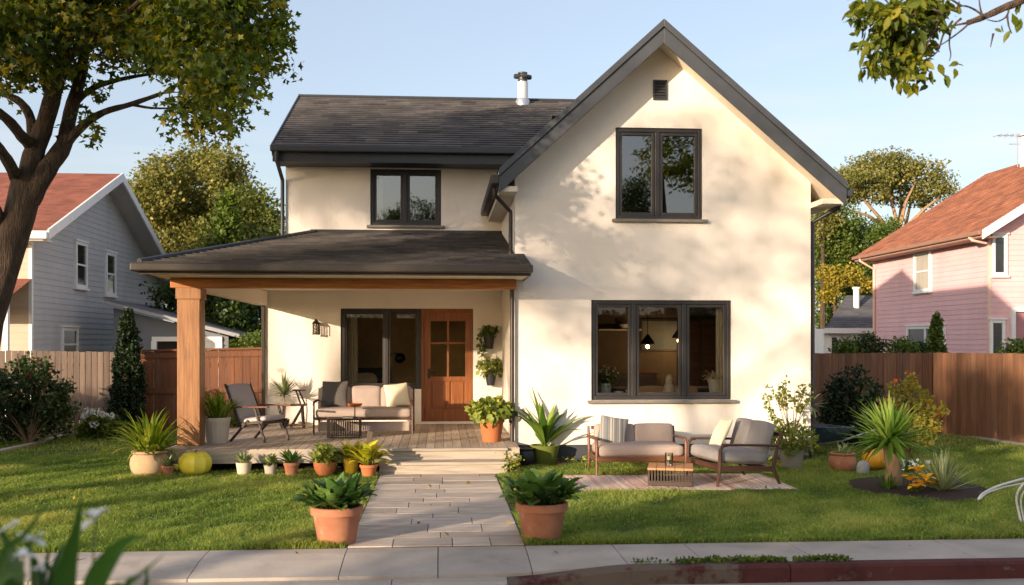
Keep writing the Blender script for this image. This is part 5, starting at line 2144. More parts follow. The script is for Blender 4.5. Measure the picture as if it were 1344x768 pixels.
for x in (-h + .03, h - .03):
    m.bar((x, .03, .27), (x, sd - .03, .27), .035, .035)
m.bar((-h + .04, sd - .02, .72), (h - .04, sd - .02, .72), .03, .03)
m.build('frame', M_walnut, porch_sofa, bevel=.006)
m = MB()
m.box(-h + .08, h - .08, .10, .13, .07, .22)
m.build('front_panel', M_cush, porch_sofa)
for x in (-h + .02, h - .02):
    for y0, lean in ((.03, -.03), (sd - .04, .06)):
        m = MB()
        m.tube([(x, y0 + lean, .002), (x, y0, .27), (x, y0 + (.0 if lean < 0 else .05), .50 if lean < 0 else .74)], [.014, .017, .015], 8)
        m.build('leg', M_walnut, porch_sofa, smooth=True)
    m = MB()
    m.tube([(x, .02, .49), (x, .0, .52), (x, .05, .55), (x, .3, .555), (x, sd - .06, .545), (x, sd + .0, .53)], [.015, .018, .02, .02, .02, .016], 8)
    m.build('arm', M_walnut, porch_sofa, smooth=True)
pillow('throw_pillow', 'charcoal throw pillow at the lamp end of the porch sofa', (sx - h + .30, sy + .42, ZD + .45), R(-6), R(-18), .44, M_pilg)
pillow('throw_pillow', 'cream throw pillow at the door end of the porch sofa', (sx + h - .26, sy + .40, ZD + .45), R(10), R(-20), .40, M_pilw, R(-6))

# --- wire coffee table on the porch
tp = G(450, 576, ZD)
tw, td_, thh = 44 / ppm(tp), .42, 26 / ppm(tp)
wt = thing('wire_table', 'low dark wire coffee table in front of the porch sofa', 'table', (tp.x, tp.y + .05, ZD))
m = MB()
ring(m, -tw / 2, tw / 2, thh - .022, thh, .02, 0, td_)
m.box(-tw / 2 + .02, tw / 2 - .02, .01, td_ - .01, thh - .018, thh - .004)
m.build('table_top', M_darkw, wt, bevel=.004)
m = MB()
n = 14
for k in range(n + 1):
    x = -tw / 2 + .012 + (tw - .024) * k / n
    m.tube([(x, .01, 0.012), (x, .01, thh - .02)], .0055, 5)
    m.tube([(x, td_ - .01, 0.012), (x, td_ - .01, thh - .02)], .0055, 5)
for k in range(1, 12):
    y = .01 + (td_ - .02) * k / 12
    for x in (-tw / 2 + .012, tw / 2 - .012):
        m.tube([(x, y, .012), (x, y, thh - .02)], .0055, 5)
for y in (.01, td_ - .01):
    m.tube([(-tw / 2 + .012, y, .012), (tw / 2 - .012, y, .012)], .009, 6)
for x in (-tw / 2 + .012, tw / 2 - .012):
    m.tube([(x, .01, .012), (x, td_ - .01, .012)], .009, 6)
m.build('wire_cage', M_wire, wt)
# books, footed bowl
bk = thing('book', 'small pale book lying flat on the wire coffee table', 'book', (tp.x + tw * .12, tp.y + .16, ZD + thh))
m = MB()
m.box(-.08, .08, -.06, .06, .003, .022)
m.build('pages', M_pilw, bk)
m = MB()
m.box(-.084, .084, -.063, .063, 0, .003)
m.box(-.084, .084, -.063, .063, .022, .026)
m.box(-.085, -.08, -.063, .063, .003, .022)
m.build('cover', M_cushg, bk)
bw_ = thing('footed_bowl', 'orange-brown bowl raised on a thin stand on the wire coffee table', 'bowl', (tp.x + tw * .30, tp.y + .33, ZD + thh))
m = MB()
m.lathe([(.055, 0), (.055, .008), (.012, .014), (.009, .16), (.02, .17)], 16)
m.build('stand', M_wire, bw_, smooth=True)
m = MB()
m.lathe([(.03, .168), (.09, .175), (.115, .20), (.12, .225), (.112, .225), (.085, .19), (.02, .182)], 24)
m.build('dish', mat('amber_glaze', hx('#a5552a'), rough=.3, var=.12), bw_, smooth=True)

# --- lounge chair on the porch: faces +x, a little to the street
cp0 = G(340, 581, ZD)
ch = thing('lounge_chair', 'slatted-arm lounge chair with grey sling cushions beside the white ribbed planter', 'chair', (cp0.x - .02, cp0.y + .30, ZD), R(-62))
# local: seat faces -y, so rz=+62deg turns it towards +x
ch.rotation_euler[2] = R(62)
m = MB()
m.rbox((.52, .50, .07), .03, Matrix.Translation((0, -.02, .335)) @ Matrix.Rotation(R(-7), 4, 'X'), .012)
m.build('seat_cushion', mat('pale_grey_fabric', hx('#b3abab'), rough=.95, var=.06, scale=6, bump=.7, bscale=9, spec=.2), ch, smooth=True, sharp=0)
m = MB()
m.rbox((.50, .055, .58), .024, Matrix.Translation((0, .33, .60)) @ Matrix.Rotation(R(-24), 4, 'X'), .012)
m.build('back_cushion', mat('pale_grey_fabric', hx('#b3abab'), rough=.95, var=.06, scale=6, bump=.7, bscale=9, spec=.2), ch, smooth=True, sharp=0)
for x in (-.29, .29):
    m = MB()
    m.bar((x, -.30, .0), (x, -.10, .53), .03, .035)
    m.build('leg', M_darkw, ch, bevel=.006)
    m = MB()
    m.bar((x, .36, .0), (x, .02, .33), .03, .035)
    m.build('leg', M_darkw, ch, bevel=.006)
    m = MB()
    m.bar((x, -.26, .315), (x, .22, .265), .03, .04)
    m.bar((x, .18, .27), (x, .46, .88), .028, .03)
    m.build('frame', M_darkw, ch, bevel=.006)
    m = MB()
    m.bar((x, -.36, .545), (x, .36, .53), .06, .025)
    m.build('arm', M_teak, ch, bevel=.008)
for y, z in ((-.22, .29), (.2, .25), (.445, .84), (.31, .55)):
    m = MB()
    m.bar((-.28, y, z), (.28, y, z), .03, .03)
    m.build('rail', M_darkw, ch)

# --- tiered plant stand
ts = G(386, 562, ZD)
stand = thing('plant_stand', 'small tiered wooden stand with crossed legs between lounge chair and porch sofa', 'stand', (ts.x, ts.y, ZD))
m = MB()
m.box(-.22, .22, -.14, .14, .40, .425)
m.build('shelf', M_teak, stand, bevel=.005)
m = MB()
m.box(-.02, .2, -.1, .1, .66, .685)
m.build('shelf', M_darkw, stand, bevel=.005)
m = MB()
m.box(-.1, .2, -.12, .12, .05, .07)
m.build('shelf', M_teak, stand, bevel=.005)
for p, q in (((-.2, -.1, 0), (-.17, -.1, .40)), ((-.05, -.1, .02), (.16, -.1, .40)), ((.17, -.1, 0), (.14, -.1, .40)), ((.1, .1, .425), (.02, .1, .66)), ((.2, -.06, .425), (.1, -.06, .66)), ((-.05, .1, .02), (.16, .1, .40)), ((.17, .1, 0), (.14, .1, .40)), ((-.2, .1, 0), (-.17, .1, .40))):
    m = MB()
    m.bar(p, q, .028, .028)
    m.build('leg', M_darkw, stand, bevel=.004)

# --- rug and furniture on the lawn
rug = thing('outdoor_rug', 'faded pink and cream striped rug laid on the lawn', 'rug', (0, 0, 0))
rx0, rx1, ry0, ry1 = RUG
m = MB()
nx, ny = 40, 20
vs = []
for j in range(ny + 1):
    for i in range(nx + 1):
        x = rx0 + (rx1 - rx0) * i / nx
        y = ry0 + (ry1 - ry0) * j / ny
        vs.append((x + .012 * math.sin(y * 3.1), y + .012 * math.sin(x * 2.3), .022 + .006 * math.sin(x * 4 + y * 2.1) * math.sin(y * 5)))
fs = [(j * (nx + 1) + i, j * (nx + 1) + i + 1, (j + 1) * (nx + 1) + i + 1, (j + 1) * (nx + 1) + i) for j in range(ny) for i in range(nx)]
o = meshobj('weave', vs, fs, M_rug, rug, smooth=True, sharp=0)
s = o.modifiers.new('thickness', 'SOLIDIFY')
s.thickness = .016
m = MB()
for x_, sg in ((rx0, -1), (rx1, 1)):
    k = 0
    y = ry0
    while y < ry1:
        m.tube([(x_ + .01 * math.sin(y * 3), y, .015), (x_ + sg * .045, y + random.uniform(-.01, .01), .008)], .004, 4)
        y += .022
m.build('fringe', M_pilw, rug)

lv = G(840, 626)
l0, l1 = A(781, 620, lv.y), A(903, 620, lv.y)
lw = l1.x - l0.x
loveseat = thing('garden_loveseat', 'two-seat taupe loveseat with teak frame under the big ground-floor window', 'sofa', ((l0.x + l1.x) / 2, lv.y - .02, 0.0))
h = lw / 2
sd = .76
zt = A(840, 557, lv.y + sd - .1).z
m = MB()
m.rbox((lw - .12, sd - .06, .155), .05, Matrix.Translation((0, sd / 2 - .04, .355)), .02)
m.build('seat_cushion', M_cush, loveseat, smooth=True, sharp=0)
wq = (lw - .17) / 2
for i in range(2):
    m = MB()
    m.rbox((wq - .006, .16, zt - .36), .032, Matrix.Translation((-h + .085 + wq * (i + .5), sd - .15, .38 + (zt - .38) / 2)) @ Matrix.Rotation(R(-10), 4, 'X'), .012)
    m.build('back_cushion', M_cush, loveseat, smooth=True, sharp=0)
m = MB()
m.bar((-h + .04, .03, .245), (h - .04, .03, .245), .04, .07)
m.bar((-h + .04, sd - .05, .245), (h - .04, sd - .05, .245), .04, .06)
for x in (-h + .03, h - .03):
    m.bar((x, .05, .245), (x, sd - .07, .245), .035, .06)
m.bar((-h + .06, sd + .02, .62), (h - .06, sd + .02, .62), .03, .05)
m.build('frame', M_teak, loveseat, bevel=.006)
for x in (-h + .025, h - .025):
    m = MB()
    m.tube([(x, .01, .0), (x, .03, .25), (x, .03, .44), (x, .06, .50), (x, .12, .515)], [.018, .024, .022, .02, .02], 8)
    m.build('leg', M_teak, loveseat, smooth=True)
    m = MB()
    m.tube([(x, sd + .03, .0), (x, sd - .05, .25), (x, sd + .02, .52), (x, sd + .04, .64)], [.018, .024, .02, .018], 8)
    m.build('leg', M_teak, loveseat, smooth=True)
    m = MB()
    m.bar((x, .07, .518), (x, sd + .02, .50), .055, .03)
    m.build('arm', M_teak, loveseat, bevel=.01)
pillow('throw_pillow', 'blue-grey striped throw pillow on the garden loveseat', (l0.x + .27, lv.y + .34, .43), R(-12), R(-24), .40, M_stripe, R(9))

ac = G(962, 640)
chair2 = thing('garden_armchair', 'wide dark-framed armchair with grey cushions facing the low slatted table', 'chair', (ac.x + .10, ac.y + .50, 0.0), R(-79))
# local frame faces -y; turned so that it faces -x and a little to the street
aw, ad_ = .94, .76
m = MB()
m.rbox((aw - .08, ad_ - .06, .16), .05, Matrix.Translation((0, -.02, .375)) @ Matrix.Rotation(R(-4), 4, 'X'), .02)
m.build('seat_cushion', M_cushg, chair2, smooth=True, sharp=0)
for i in range(2):
    wq = (aw - .1) / 2
    m = MB()
    m.rbox((wq - .012, .15, .42), .034, Matrix.Translation((-(aw - .1) / 2 + wq * (i + .5), ad_ / 2 - .05, .60)) @ Matrix.Rotation(R(-17), 4, 'X'), .018)
    m.build('back_cushion', M_cushg, chair2, smooth=True, sharp=0)
m = MB()
m.bar((-aw / 2, -ad_ / 2, .255), (aw / 2, -ad_ / 2, .255), .04, .075)
m.bar((-aw / 2, ad_ / 2 - .04, .225), (aw / 2, ad_ / 2 - .04, .225), .04, .06)
for x in (-aw / 2, aw / 2):
    m.bar((x, -ad_ / 2, .25), (x, ad_ / 2, .22), .036, .07)
m.bar((-aw / 2, ad_ / 2 + .12, .66), (aw / 2, ad_ / 2 + .12, .66), .03, .05)
m.build('frame', M_walnut, chair2, bevel=.006)
for x in (-aw / 2, aw / 2):
    m = MB()
    m.tube([(x, -ad_ / 2 - .03, 0), (x, -ad_ / 2, .25), (x, -ad_ / 2 + .01, .48), (x, -ad_ / 2 + .05, .535), (x, -ad_ / 2 + .12, .545)], [.018, .027, .024, .022, .02], 8)
    m.build('leg', M_walnut, chair2, smooth=True)
    m = MB()
    m.tube([(x, ad_ / 2 + .10, 0), (x, ad_ / 2, .23), (x, ad_ / 2 + .06, .50), (x, ad_ / 2 + .13, .70)], [.018, .027, .022, .018], 8)
    m.build('leg', M_walnut, chair2, smooth=True)
    m = MB()
    m.bar((x, -ad_ / 2 + .06, .548), (x, ad_ / 2 + .06, .52), .05, .03)
    m.build('arm', M_walnut, chair2, bevel=.01)
pp_ = A(955, 590, ac.y + .78)
pillow('throw_pillow', 'cream throw pillow leaning inside the garden armchair', (ac.x - .02, ac.y + .78, .46), R(-86), R(-28), .40, M_pilw, R(-5))

ct = G(862, 642)
cw = 1.0
c0, c1 = A(847, 640, ct.y), A(914, 640, ct.y)
table = thing('slatted_table', 'low teak table with slatted dark sides on the striped rug', 'table', (A(884, 640, ct.y).x + .04, ct.y + .33, .03), R(-14))
tw, td_, thh = .58, .58, .225
m = MB()
for k in range(5):
    m.box(-tw / 2 + k * tw / 5 + .003, -tw / 2 + (k + 1) * tw / 5 - .003, -td_ / 2, td_ / 2, thh - .03, thh)
m.build('table_top', M_teaktop, table, bevel=.004)
m = MB()
for y in (-td_ / 2 + .015, td_ / 2 - .015):
    m.bar((-tw / 2 + .01, y, .03), (tw / 2 - .01, y, .03), .025, .06)
for x in (-tw / 2 + .015, tw / 2 - .015):
    m.bar((x, -td_ / 2 + .03, .03), (x, td_ / 2 - .03, .03), .025, .06)
m.build('base', M_darkw, table, bevel=.003)
m = MB()
for k in range(15):
    q = -tw / 2 + .02 + (tw - .04) * k / 14
    for y in (-td_ / 2 + .012, td_ / 2 - .012):
        m.box(q - .009, q + .009, y - .008, y + .008, .061, thh - .031)
    for x in (-tw / 2 + .012, tw / 2 - .012):
        if 0 < k < 14:
            m.box(x - .008, x + .008, q - .009, q + .009, .061, thh - .031)
m.build('side_slats', M_darkw, table)
vz = thing('glass_tumbler', 'clear glass candle holder with dark base on the slatted table', 'candle holder', (table.location.x - .03, table.location.y - .04, .03 + thh))
m = MB()
m.lathe([(.048, .0), (.052, .02), (.052, .17), (.046, .17), (.046, .03), (.005, .025)], 20, cap=False)
m.build('glass', glassmat('tumbler_glass', .12, (.95, .95, .93)), vz, smooth=True)
m = MB()
m.lathe([(.043, .026), (.043, .075), (.0, .08)], 16)
m.build('pebbles', M_wire, vz, smooth=True)
m = MB()
m.lathe([(.025, .08), (.025, .125), (.003, .127)], 12)
m.build('candle', M_pilw, vz, smooth=True)

# ------------------------------------------------------------------ what shows through the windows
YI = YG + .32
zs_ = lo_w[2]
ledge = thing('window_ledge', 'dark wooden ledge inside the big ground-floor window', 'shelf', (0, 0, 0))
m = MB()
m.box(lo_w[0] - .1, lo_w[1] + .1, YG + .205, YG + .5, zs_ - .06, zs_ + .05)
m.build('board', M_darkw, ledge)
zl = zs_ + .05
p = A(795, 510, YI)
fp_ = thing('potted_flowers', 'pale blue pot of small white flowers inside the big window', 'potted plant', (p.x, YI, zl))
m = MB()
m.lathe([(.075, 0), (.085, .02), (.09, .2), (.08, .2), (.075, .17), (.0, .17)], 20)
m.build('pot', mat('pale_blue_glaze', hx('#9aa7a6'), rough=.3, var=.08), fp_, smooth=True)
P = RNG.normal(size=(420, 3)) * np.array([.09, .06, .07]) + np.array([0, 0, .29])
leaves('foliage', P, .05, M_mid, fp_)
P = RNG.normal(size=(60, 3)) * np.array([.09, .06, .05]) + np.array([0, -.03, .35])
leaves('blossoms', P, .035, mat('white_petal', hx('#dcd8cc'), rough=.8, var=.04), fp_)
p = A(878, 512, YI)
fg = thing('ceramic_figurine', 'small cream ceramic figurine in the middle light of the big window', 'figurine', (p.x, YI, zl))
m = MB()
m.lathe([(.085, 0), (.1, .04), (.105, .09), (.085, .15), (.06, .19), (.055, .21), (.07, .24), (.065, .29), (.035, .33), (.005, .34)], 18, sq=(1, .8))
m.build('body', mat('cream_ceramic', hx('#cdb99c'), rough=.5, var=.1), fg, smooth=True)
p = A(936, 512, YI)
wp = thing('potted_flowers', 'tapered white pot with a round pale bouquet beside the window curtain', 'potted plant', (p.x, YI, zl))
m = MB()
m.lathe([(.05, 0), (.055, .02), (.085, .26), (.075, .26), (.0, .22)], 20)
m.build('pot', mat('white_glaze', hx('#d5cfc4'), rough=.3, var=.06), wp, smooth=True)
P = RNG.normal(size=(260, 3)) * np.array([.055, .05, .035]) + np.array([0, 0, .29])
leaves('blossoms', P, .045, leafmat('pale_blossom', hx('#8f8a55'), hx('#cfc39a'), hx('#e6dcc0'), trans=.2), wp)
for u, ww, lab in ((855, .21, 'rounded beige chair back behind the middle light of the big window'), (898, .2, 'rounded tan chair back next to the figurine behind the window'), (812, .10, 'small pale rounded dish on the ledge beside the blue flower pot'), (826, .08, 'short white cup on the ledge of the big window')):
    p = A(u, 512, YI + (.55 if u > 830 else 0))
    if u > 830:
        o = thing('dining_chair', lab, 'chair', (p.x, p.y, ZD))
        m = MB()
        m.rbox((ww * 2.1, .09, .30), .04, Matrix.Translation((0, 0, .64)), .02)
        m.build('back', mat('beige_leather', hx('#c29a70'), rough=.7, var=.1), o, smooth=True, sharp=0)
        m = MB()
        m.rbox((ww * 2.1, .44, .09), .04, Matrix.Translation((0, .24, .44)), .015)
        m.build('seat', mat('beige_leather', hx('#c29a70')), o, smooth=True, sharp=0)
        for sx__ in (-1, 1):
            for yy in (.06, .42):
                m = MB()
                m.tube([(sx__ * ww * .9, yy, 0), (sx__ * ww * .8, yy, .42)], .016, 8)
                m.build('leg', M_darkw, o, smooth=True)
    else:
        o = thing('ledge_dish' if u == 812 else 'cup', lab, 'dish' if u == 812 else 'cup', (p.x, YI, zl))
        m = MB()
        m.lathe([(ww * .4, 0), (ww * .7, .02), (ww * .8, .07 if u == 812 else .1), (ww * .7, .07 if u == 812 else .1), (ww * .5, .025)], 18)
        m.build('bowl', mat('white_glaze', hx('#d5cfc4')), o, smooth=True)


def curtain(label, x0, x1, Y, z0, z1, folds):
    o = thing('curtain', label, 'curtain', ((x0 + x1) / 2, Y, z0))
    n = folds * 10
    vs, fs = [], []
    for i in range(n + 1):
        x = x0 + (x1 - x0) * i / n - (x0 + x1) / 2
        y = .03 * math.sin(2 * PI * folds * i / n) + .012 * math.sin(5.1 * i / n * folds)
        vs += [(x, y, 0), (x * .97, y * .8, z1 - z0)]
    for i in range(n):
        fs.append((2 * i, 2 * i + 2, 2 * i + 3, 2 * i + 1))
    meshobj('cloth', vs, fs, M_curtain, o, smooth=True, sharp=0)
    return o


curtain('pleated cream curtain inside the big ground-floor window', A(936, 460, YI + .1).x, A(954, 460, YI).x, YG + .27, zs_ + .06, lo_w[3] + .1, 4)
curtain('pale grey curtain at the side of the porch window', A(455, 460, YP + .4).x, A(470, 460, YP + .4).x, YP + .36, ZD + .05, pw[3] + .05, 4)
curtain('sheer curtain inside the bedroom window over the porch roof', A(490, 260, YP + .4).x, A(503, 260, YP + .4).x, YP + .36, ul_w[2] - .1, ul_w[3] + .05, 4)
M_bulb = emit('warm_bulb', (1.0, .66, .30), 9)
for u, v, Yp, lab in ((850, 455, 17.2, 'dark pendant lamp with glowing bulb nearest the middle mullion'), (891, 447, 17.9, 'dark pendant lamp with glowing bulb seen past the window centre')):
    p = A(u, v, Yp)
    o = thing('pendant_lamp', lab, 'lamp', (p.x, Yp, p.z))
    m = MB()
    m.lathe([(.13, .045), (.12, .08), (.06, .16), (.03, .20), (.012, .22)], 18, cap=False)
    m.build('lamp_shade', M_brass, o, smooth=True)
    m = MB()
    m.tube([(0, 0, .2), (0, 0, 2.94 - p.z)], .006, 5)
    m.build('cord', M_brass, o)
    m = MB()
    m.ball((0, 0, .0), .034, 10)
    m.build('bulb', M_bulb, o, smooth=True)
    pl = bpy.data.lights.new('bulb_light', 'POINT')
    pl.energy = 4.5
    pl.color = (1.0, .68, .38)
    pl.shadow_soft_size = .05
    po = bpy.data.objects.new('bulb_light', pl)
    COL.objects.link(po)
    po.parent = o
    po.location = (0, 0, -.07)
# dining table, sideboard
p = A(870, 512, 17.0)
dt = thing('dining_table', 'dark dining table inside behind the two beige chair backs', 'table', (p.x, 17.0, ZD))
m = MB()
m.box(-.9, .9, -.45, .45, .70, .74)
m.build('table_top', M_darkw, dt, bevel=.005)
for x in (-.82, .82):
    for y in (-.38, .38):
        m = MB()
        m.box(x - .03, x + .03, y - .03, y + .03, 0, .699)
        m.build('leg', M_darkw, dt)
# porch room
p = A(487, 480, YP + 1.95)
sb = thing('sideboard', 'dark sideboard inside the porch window beside the curtain', 'cabinet', (p.x, YP + 1.95, ZD))
m = MB()
m.box(-.4, .4, -.2, .2, .12, 1.0)
m.build('cabinet_body', M_darkw, sb, bevel=.005)
m = MB()
for x in (-.2, .2):
    m.box(x - .19, x + .19, -.215, -.201, .15, .97)
m.build('door_panel', M_wire, sb, bevel=.004)
p = A(478, 500, YP + 1.2)
ar = thing('reading_chair', 'pale rounded armchair low inside the porch window', 'chair', (p.x, YP + 1.2, ZD))
m = MB()
m.rbox((.42, .42, .2), .07, Matrix.Translation((0, 0, .4)), .03)
m.build('seat', M_curtain, ar, smooth=True, sharp=0)
m = MB()
m.rbox((.44, .14, .46), .06, Matrix.Translation((0, .2, .66)), .03)
m.build('back', M_curtain, ar, smooth=True, sharp=0)
for x in (-.17, .17):
    for y in (-.16, .2):
        m = MB()
        m.tube([(x, y, 0), (x, y, .31)], .018, 6)
        m.build('leg', M_darkw, ar, smooth=True)
p = A(525, 470, YP + 1.4)
fl = thing('floor_lamp', 'black floor lamp with shiny round shade inside the porch window', 'lamp', (p.x, YP + 1.4, ZD))
m = MB()
zq = p.z - ZD
m.tube([(-.22, 0, .02), (-.22, 0, zq - .05), (-.18, 0, zq + .08), (-.05, 0, zq + .1)], .012, 6)
m.lathe([(.14, 0), (.14, .02), (.02, .025)], 16, (-.22, 0, 0))
m.build('stand', M_brass, fl, smooth=True)
m = MB()
m.ball((0, 0, zq), .11, 12, (1, 1, .95))
m.build('lamp_shade', mat('black_gloss', hx('#15130f'), rough=.08, var=.1), fl, smooth=True)

# back of the dining room
p = A(918, 470, 17.9)
cb = thing('tall_cabinet', 'tall dark cabinet in the dining room behind the right window light', 'cabinet', (p.x, 18.05, ZD))
m = MB()
m.box(-.32, .32, -.25, .25, .08, 1.95)
m.build('cabinet_body', M_darkw, cb, bevel=.006)
for x in (-.155, .155):
    m = MB()
    m.box(x - .145, x + .145, -.272, -.251, .12, 1.92)
    m.build('door', M_walnut, cb, bevel=.005)
p = A(808, 470, 18.2)
cb = thing('sideboard', 'low dark sideboard in the dining room behind the blue flower pot', 'cabinet', (p.x, 18.1, ZD))
m = MB()
m.box(-.7, .7, -.22, .22, .1, .95)
m.build('cabinet_body', M_darkw, cb, bevel=.006)
m = MB()
m.box(-.74, .74, -.24, .24, .951, .98)
m.build('top', M_teak, cb, bevel=.005)
p = A(870, 440, 18.36)
pf = thing('picture', 'framed plain picture on the dining room wall behind the pendant lamps', 'picture', (p.x, 18.39, p.z))
m = MB()
ring(m, -.42, .42, -.3, .3, .035, -.03, 0)
m.build('picture_frame', M_darkw, pf)
m = MB()
m.box(-.385, .385, -.012, -.004, -.265, .265)
m.build('canvas', mat('canvas', hx('#8d8270'), rough=.9, var=.3, scale=2.5, c2=hx('#5d6a66')), pf)
p = A(812, 432, 18.3)
sh = thing('wall_shelf', 'pale wall shelf with a bowl in the dining room left of the pendant lamps', 'shelf', (p.x, 18.26, p.z))
m = MB()
m.box(-.4, .4, -.12, .12, -.03, 0)
m.build('board', M_pilw, sh, bevel=.004)
bw2 = thing('bowl', 'small white bowl on the pale wall shelf in the dining room', 'bowl', (p.x + .1, 18.24, p.z))
m = MB()
m.lathe([(.04, 0), (.09, .05), (.11, .09), (.1, .09), (.03, .015)], 16)
m.build('dish', mat('white_glaze', hx('#d5cfc4')), bw2, smooth=True)
# ------------------------------------------------------------------ plants and pots
M_terra = mat('terracotta', hx('#a5664a'), rough=.85, var=.14, scale=3, bump=.2, bscale=40, c2=hx('#bb8263'))
stain(M_terra, hx('#c9b8a6'), 5.0, .58, .72, .45)
stain(M_terra, hx('#6a4a3a'), 3.0, .6, .75, .35)
M_terrao = mat('bright_terracotta', hx('#b06a40'), rough=.8, var=.14, scale=3, bump=.15, bscale=40)
M_sand = mat('sand_clay', hx('#b39473'), rough=.9, var=.12, scale=3, bump=.2, bscale=40, c2=hx('#c2a482'))
M_stonew = mat('pale_stone_pot', hx('#c3b6a2'), rough=.85, var=.08, scale=5, bump=.15)
M_greyp = mat('grey_concrete_pot', hx('#a49c90'), rough=.9, var=.1, scale=5, bump=.2)
M_olive = mat('olive_glaze', hx('#67702f'), rough=.4, var=.12, scale=4)
M_black = mat('black_plastic', hx('#26272a'), rough=.5, var=.1)
M_yellp = mat('yellow_glaze', hx('#c2a02a'), rough=.45, var=.15, scale=4)
M_gourd = mat('yellow_gourd', hx('#ead52c'), rough=.5, var=.12, scale=3, c2=hx('#efe25a'))
M_blade = leafmat('bright_blade', hx('#4b6416'), hx('#7c8e2a'), hx('#b5b24a'), trans=.35)
M_yucca = leafmat('yucca_blade', hx('#3f601f'), hx('#6c8f38'), hx('#a3b65c'), trans=.35)
M_agave = leafmat('pale_blade', hx('#6a7d50'), hx('#a3ac7d'), hx('#cfcf9f'), trans=.25)
M_hosta = leafmat('broad_dark_leaf', hx('#2f4a22'), hx('#527236'), hx('#84a050'), trans=.3, rough=.45)
M_palm = leafmat('palm_blade', hx('#3a5a1e'), hx('#5f7f2e'), hx('#98a648'), trans=.3)
M_croton = leafmat('croton_leaf', hx('#5d7416'), hx('#a3a326'), hx('#d6c53a'), trans=.35)
M_succ = leafmat('succulent_leaf', hx('#54663a'), hx('#7d8a55'), hx('#a8aa76'), trans=.1)
M_herb = leafmat('herb_leaf', hx('#4f6420'), hx('#7f8c38'), hx('#aeb05a'), trans=.35)
M_rose = leafmat('rose_leaf', hx('#22331a'), hx('#3a4d26'), hx('#5b6c36'), trans=.3)
M_orange = leafmat('orange_tip_leaf', hx('#60702a'), hx('#9a943e'), hx('#c78c48'), trans=.4)
M_red = mat('red_petal', hx('#b02030'), rough=.6, var=.2)
M_petal = mat('petal_white', hx('#dddcd4'), rough=.7, var=.06)
M_pinkp = mat('petal_blush', hx('#c99a80'), rough=.7, var=.1)
M_orp = mat('petal_orange', hx('#d0743a'), rough=.7, var=.1)
M_lily = mat('petal_yellow', hx('#f2bc22'), rough=.55, var=.12)
M_stem = mat('green_stem', hx('#5a6a30'), rough=.7, var=.15)
M_twig = mat('twig', hx('#7a6248'), rough=.9, var=.2)


def pot(parent, style, r, h, m_, n=30):
    mb = MB()
    if style == 'taper':
        pr_ = [(r * .66, 0), (r * .70, .01), (r * .90, h * .78), (r * .91, h * .79), (r, h * .80), (r, h * .985), (r * .97, h), (r * .88, h), (r * .86, h * .9)]
        mb.lathe(pr_, n, cap=True)
    elif style == 'plain':
        mb.lathe([(r * .72, 0), (r * .75, .008), (r * .98, h * .93), (r, h * .985), (r * .98, h), (r * .9, h), (r * .88, h * .9)], n)
    elif style == 'urn':
        mb.lathe([(r * .62, 0), (r * .72, .01), (r * .93, h * .25), (r, h * .5), (r * .95, h * .72), (r * .80, h * .86), (r * .78, h * .88), (r * .9, h * .91), (r * .92, h * .97), (r * .86, h), (r * .74, h), (r * .72, h * .9)], n)
    elif style == 'bowl':
        mb.lathe([(r * .6, 0), (r * .66, .01), (r * .92, h * .45), (r, h * .8), (r, h), (r * .92, h), (r * .88, h * .88)], n)
    elif style == 'rib':
        mb.lathe([(r * .72, 0), (r * .74, .01), (r * .93, h * .84)], 48, rib=.05, nrib=16)
        mb.lathe([(r * .99, h * .84), (r, h * .98), (r * .98, h), (r * .88, h), (r * .86, h * .9)], n)
    p = mb.build('pot', m_, parent, smooth=True)
    s = MB()
    s.lathe([(r * .87, h * .89), (r * .3, h * .93), (.001, h * .935)], 16, cap=False)
    s.build('soil', M_void, p)
    return p


def P_strap(parent, m_, z, n, L, w_, el=(35, 88), droop=(.5, 1.6), r0=.05, name='foliage', prof=None, seg=6, fold=.3, tm=.5, jl=.3):
    mb = MB()
    for k in range(n):
        az = random.uniform(0, 2 * PI)
        e = R(random.uniform(*el))
        q = r0 * random.random()
        mb.strap((q * math.cos(az), q * math.sin(az), z), az + random.uniform(-.25, .25), e, L * random.uniform(1 - jl, 1 + jl * .5), w_ * random.uniform(.8, 1.2), random.uniform(*droop), seg, fold,
                 min(1, max(0, random.gauss(tm, .2))), prof)
    return mb.build(name, m_, parent, smooth=True, sharp=0)


def P_broad(parent, m_, z, n, L, w_, el=(15, 85), stem=.5, r0=.06, droop=(.6, 1.5), name='foliage', fold=.35, wave=.1, tm=.5):
    """broad leaves on stalks"""
    mb = MB()
    for k in range(n):
        az = random.uniform(0, 2 * PI)
        e = R(random.uniform(*el))
        l_ = L * random.uniform(.7, 1.15)
        q = r0 * random.random()
        b = Vector((q * math.cos(az), q * math.sin(az), z))
        d = Vector((math.cos(az) * math.cos(e), math.sin(az) * math.cos(e), math.sin(e)))
        tip = b + d * l_ * stem
        if stem > .05:
            mb.tube([b, b.lerp(tip, .5) + Vector((0, 0, .02)), tip], [.006, .005, .004], 4, t=.4)
        mb.strap(tip, az, e - .15, l_ * .75, w_ * random.uniform(.8, 1.2), random.uniform(*droop), 7, fold, min(1, max(0, random.gauss(tm, .22))), ovate, wave=wave)
    return mb.build(name, m_, parent, smooth=True, sharp=0)


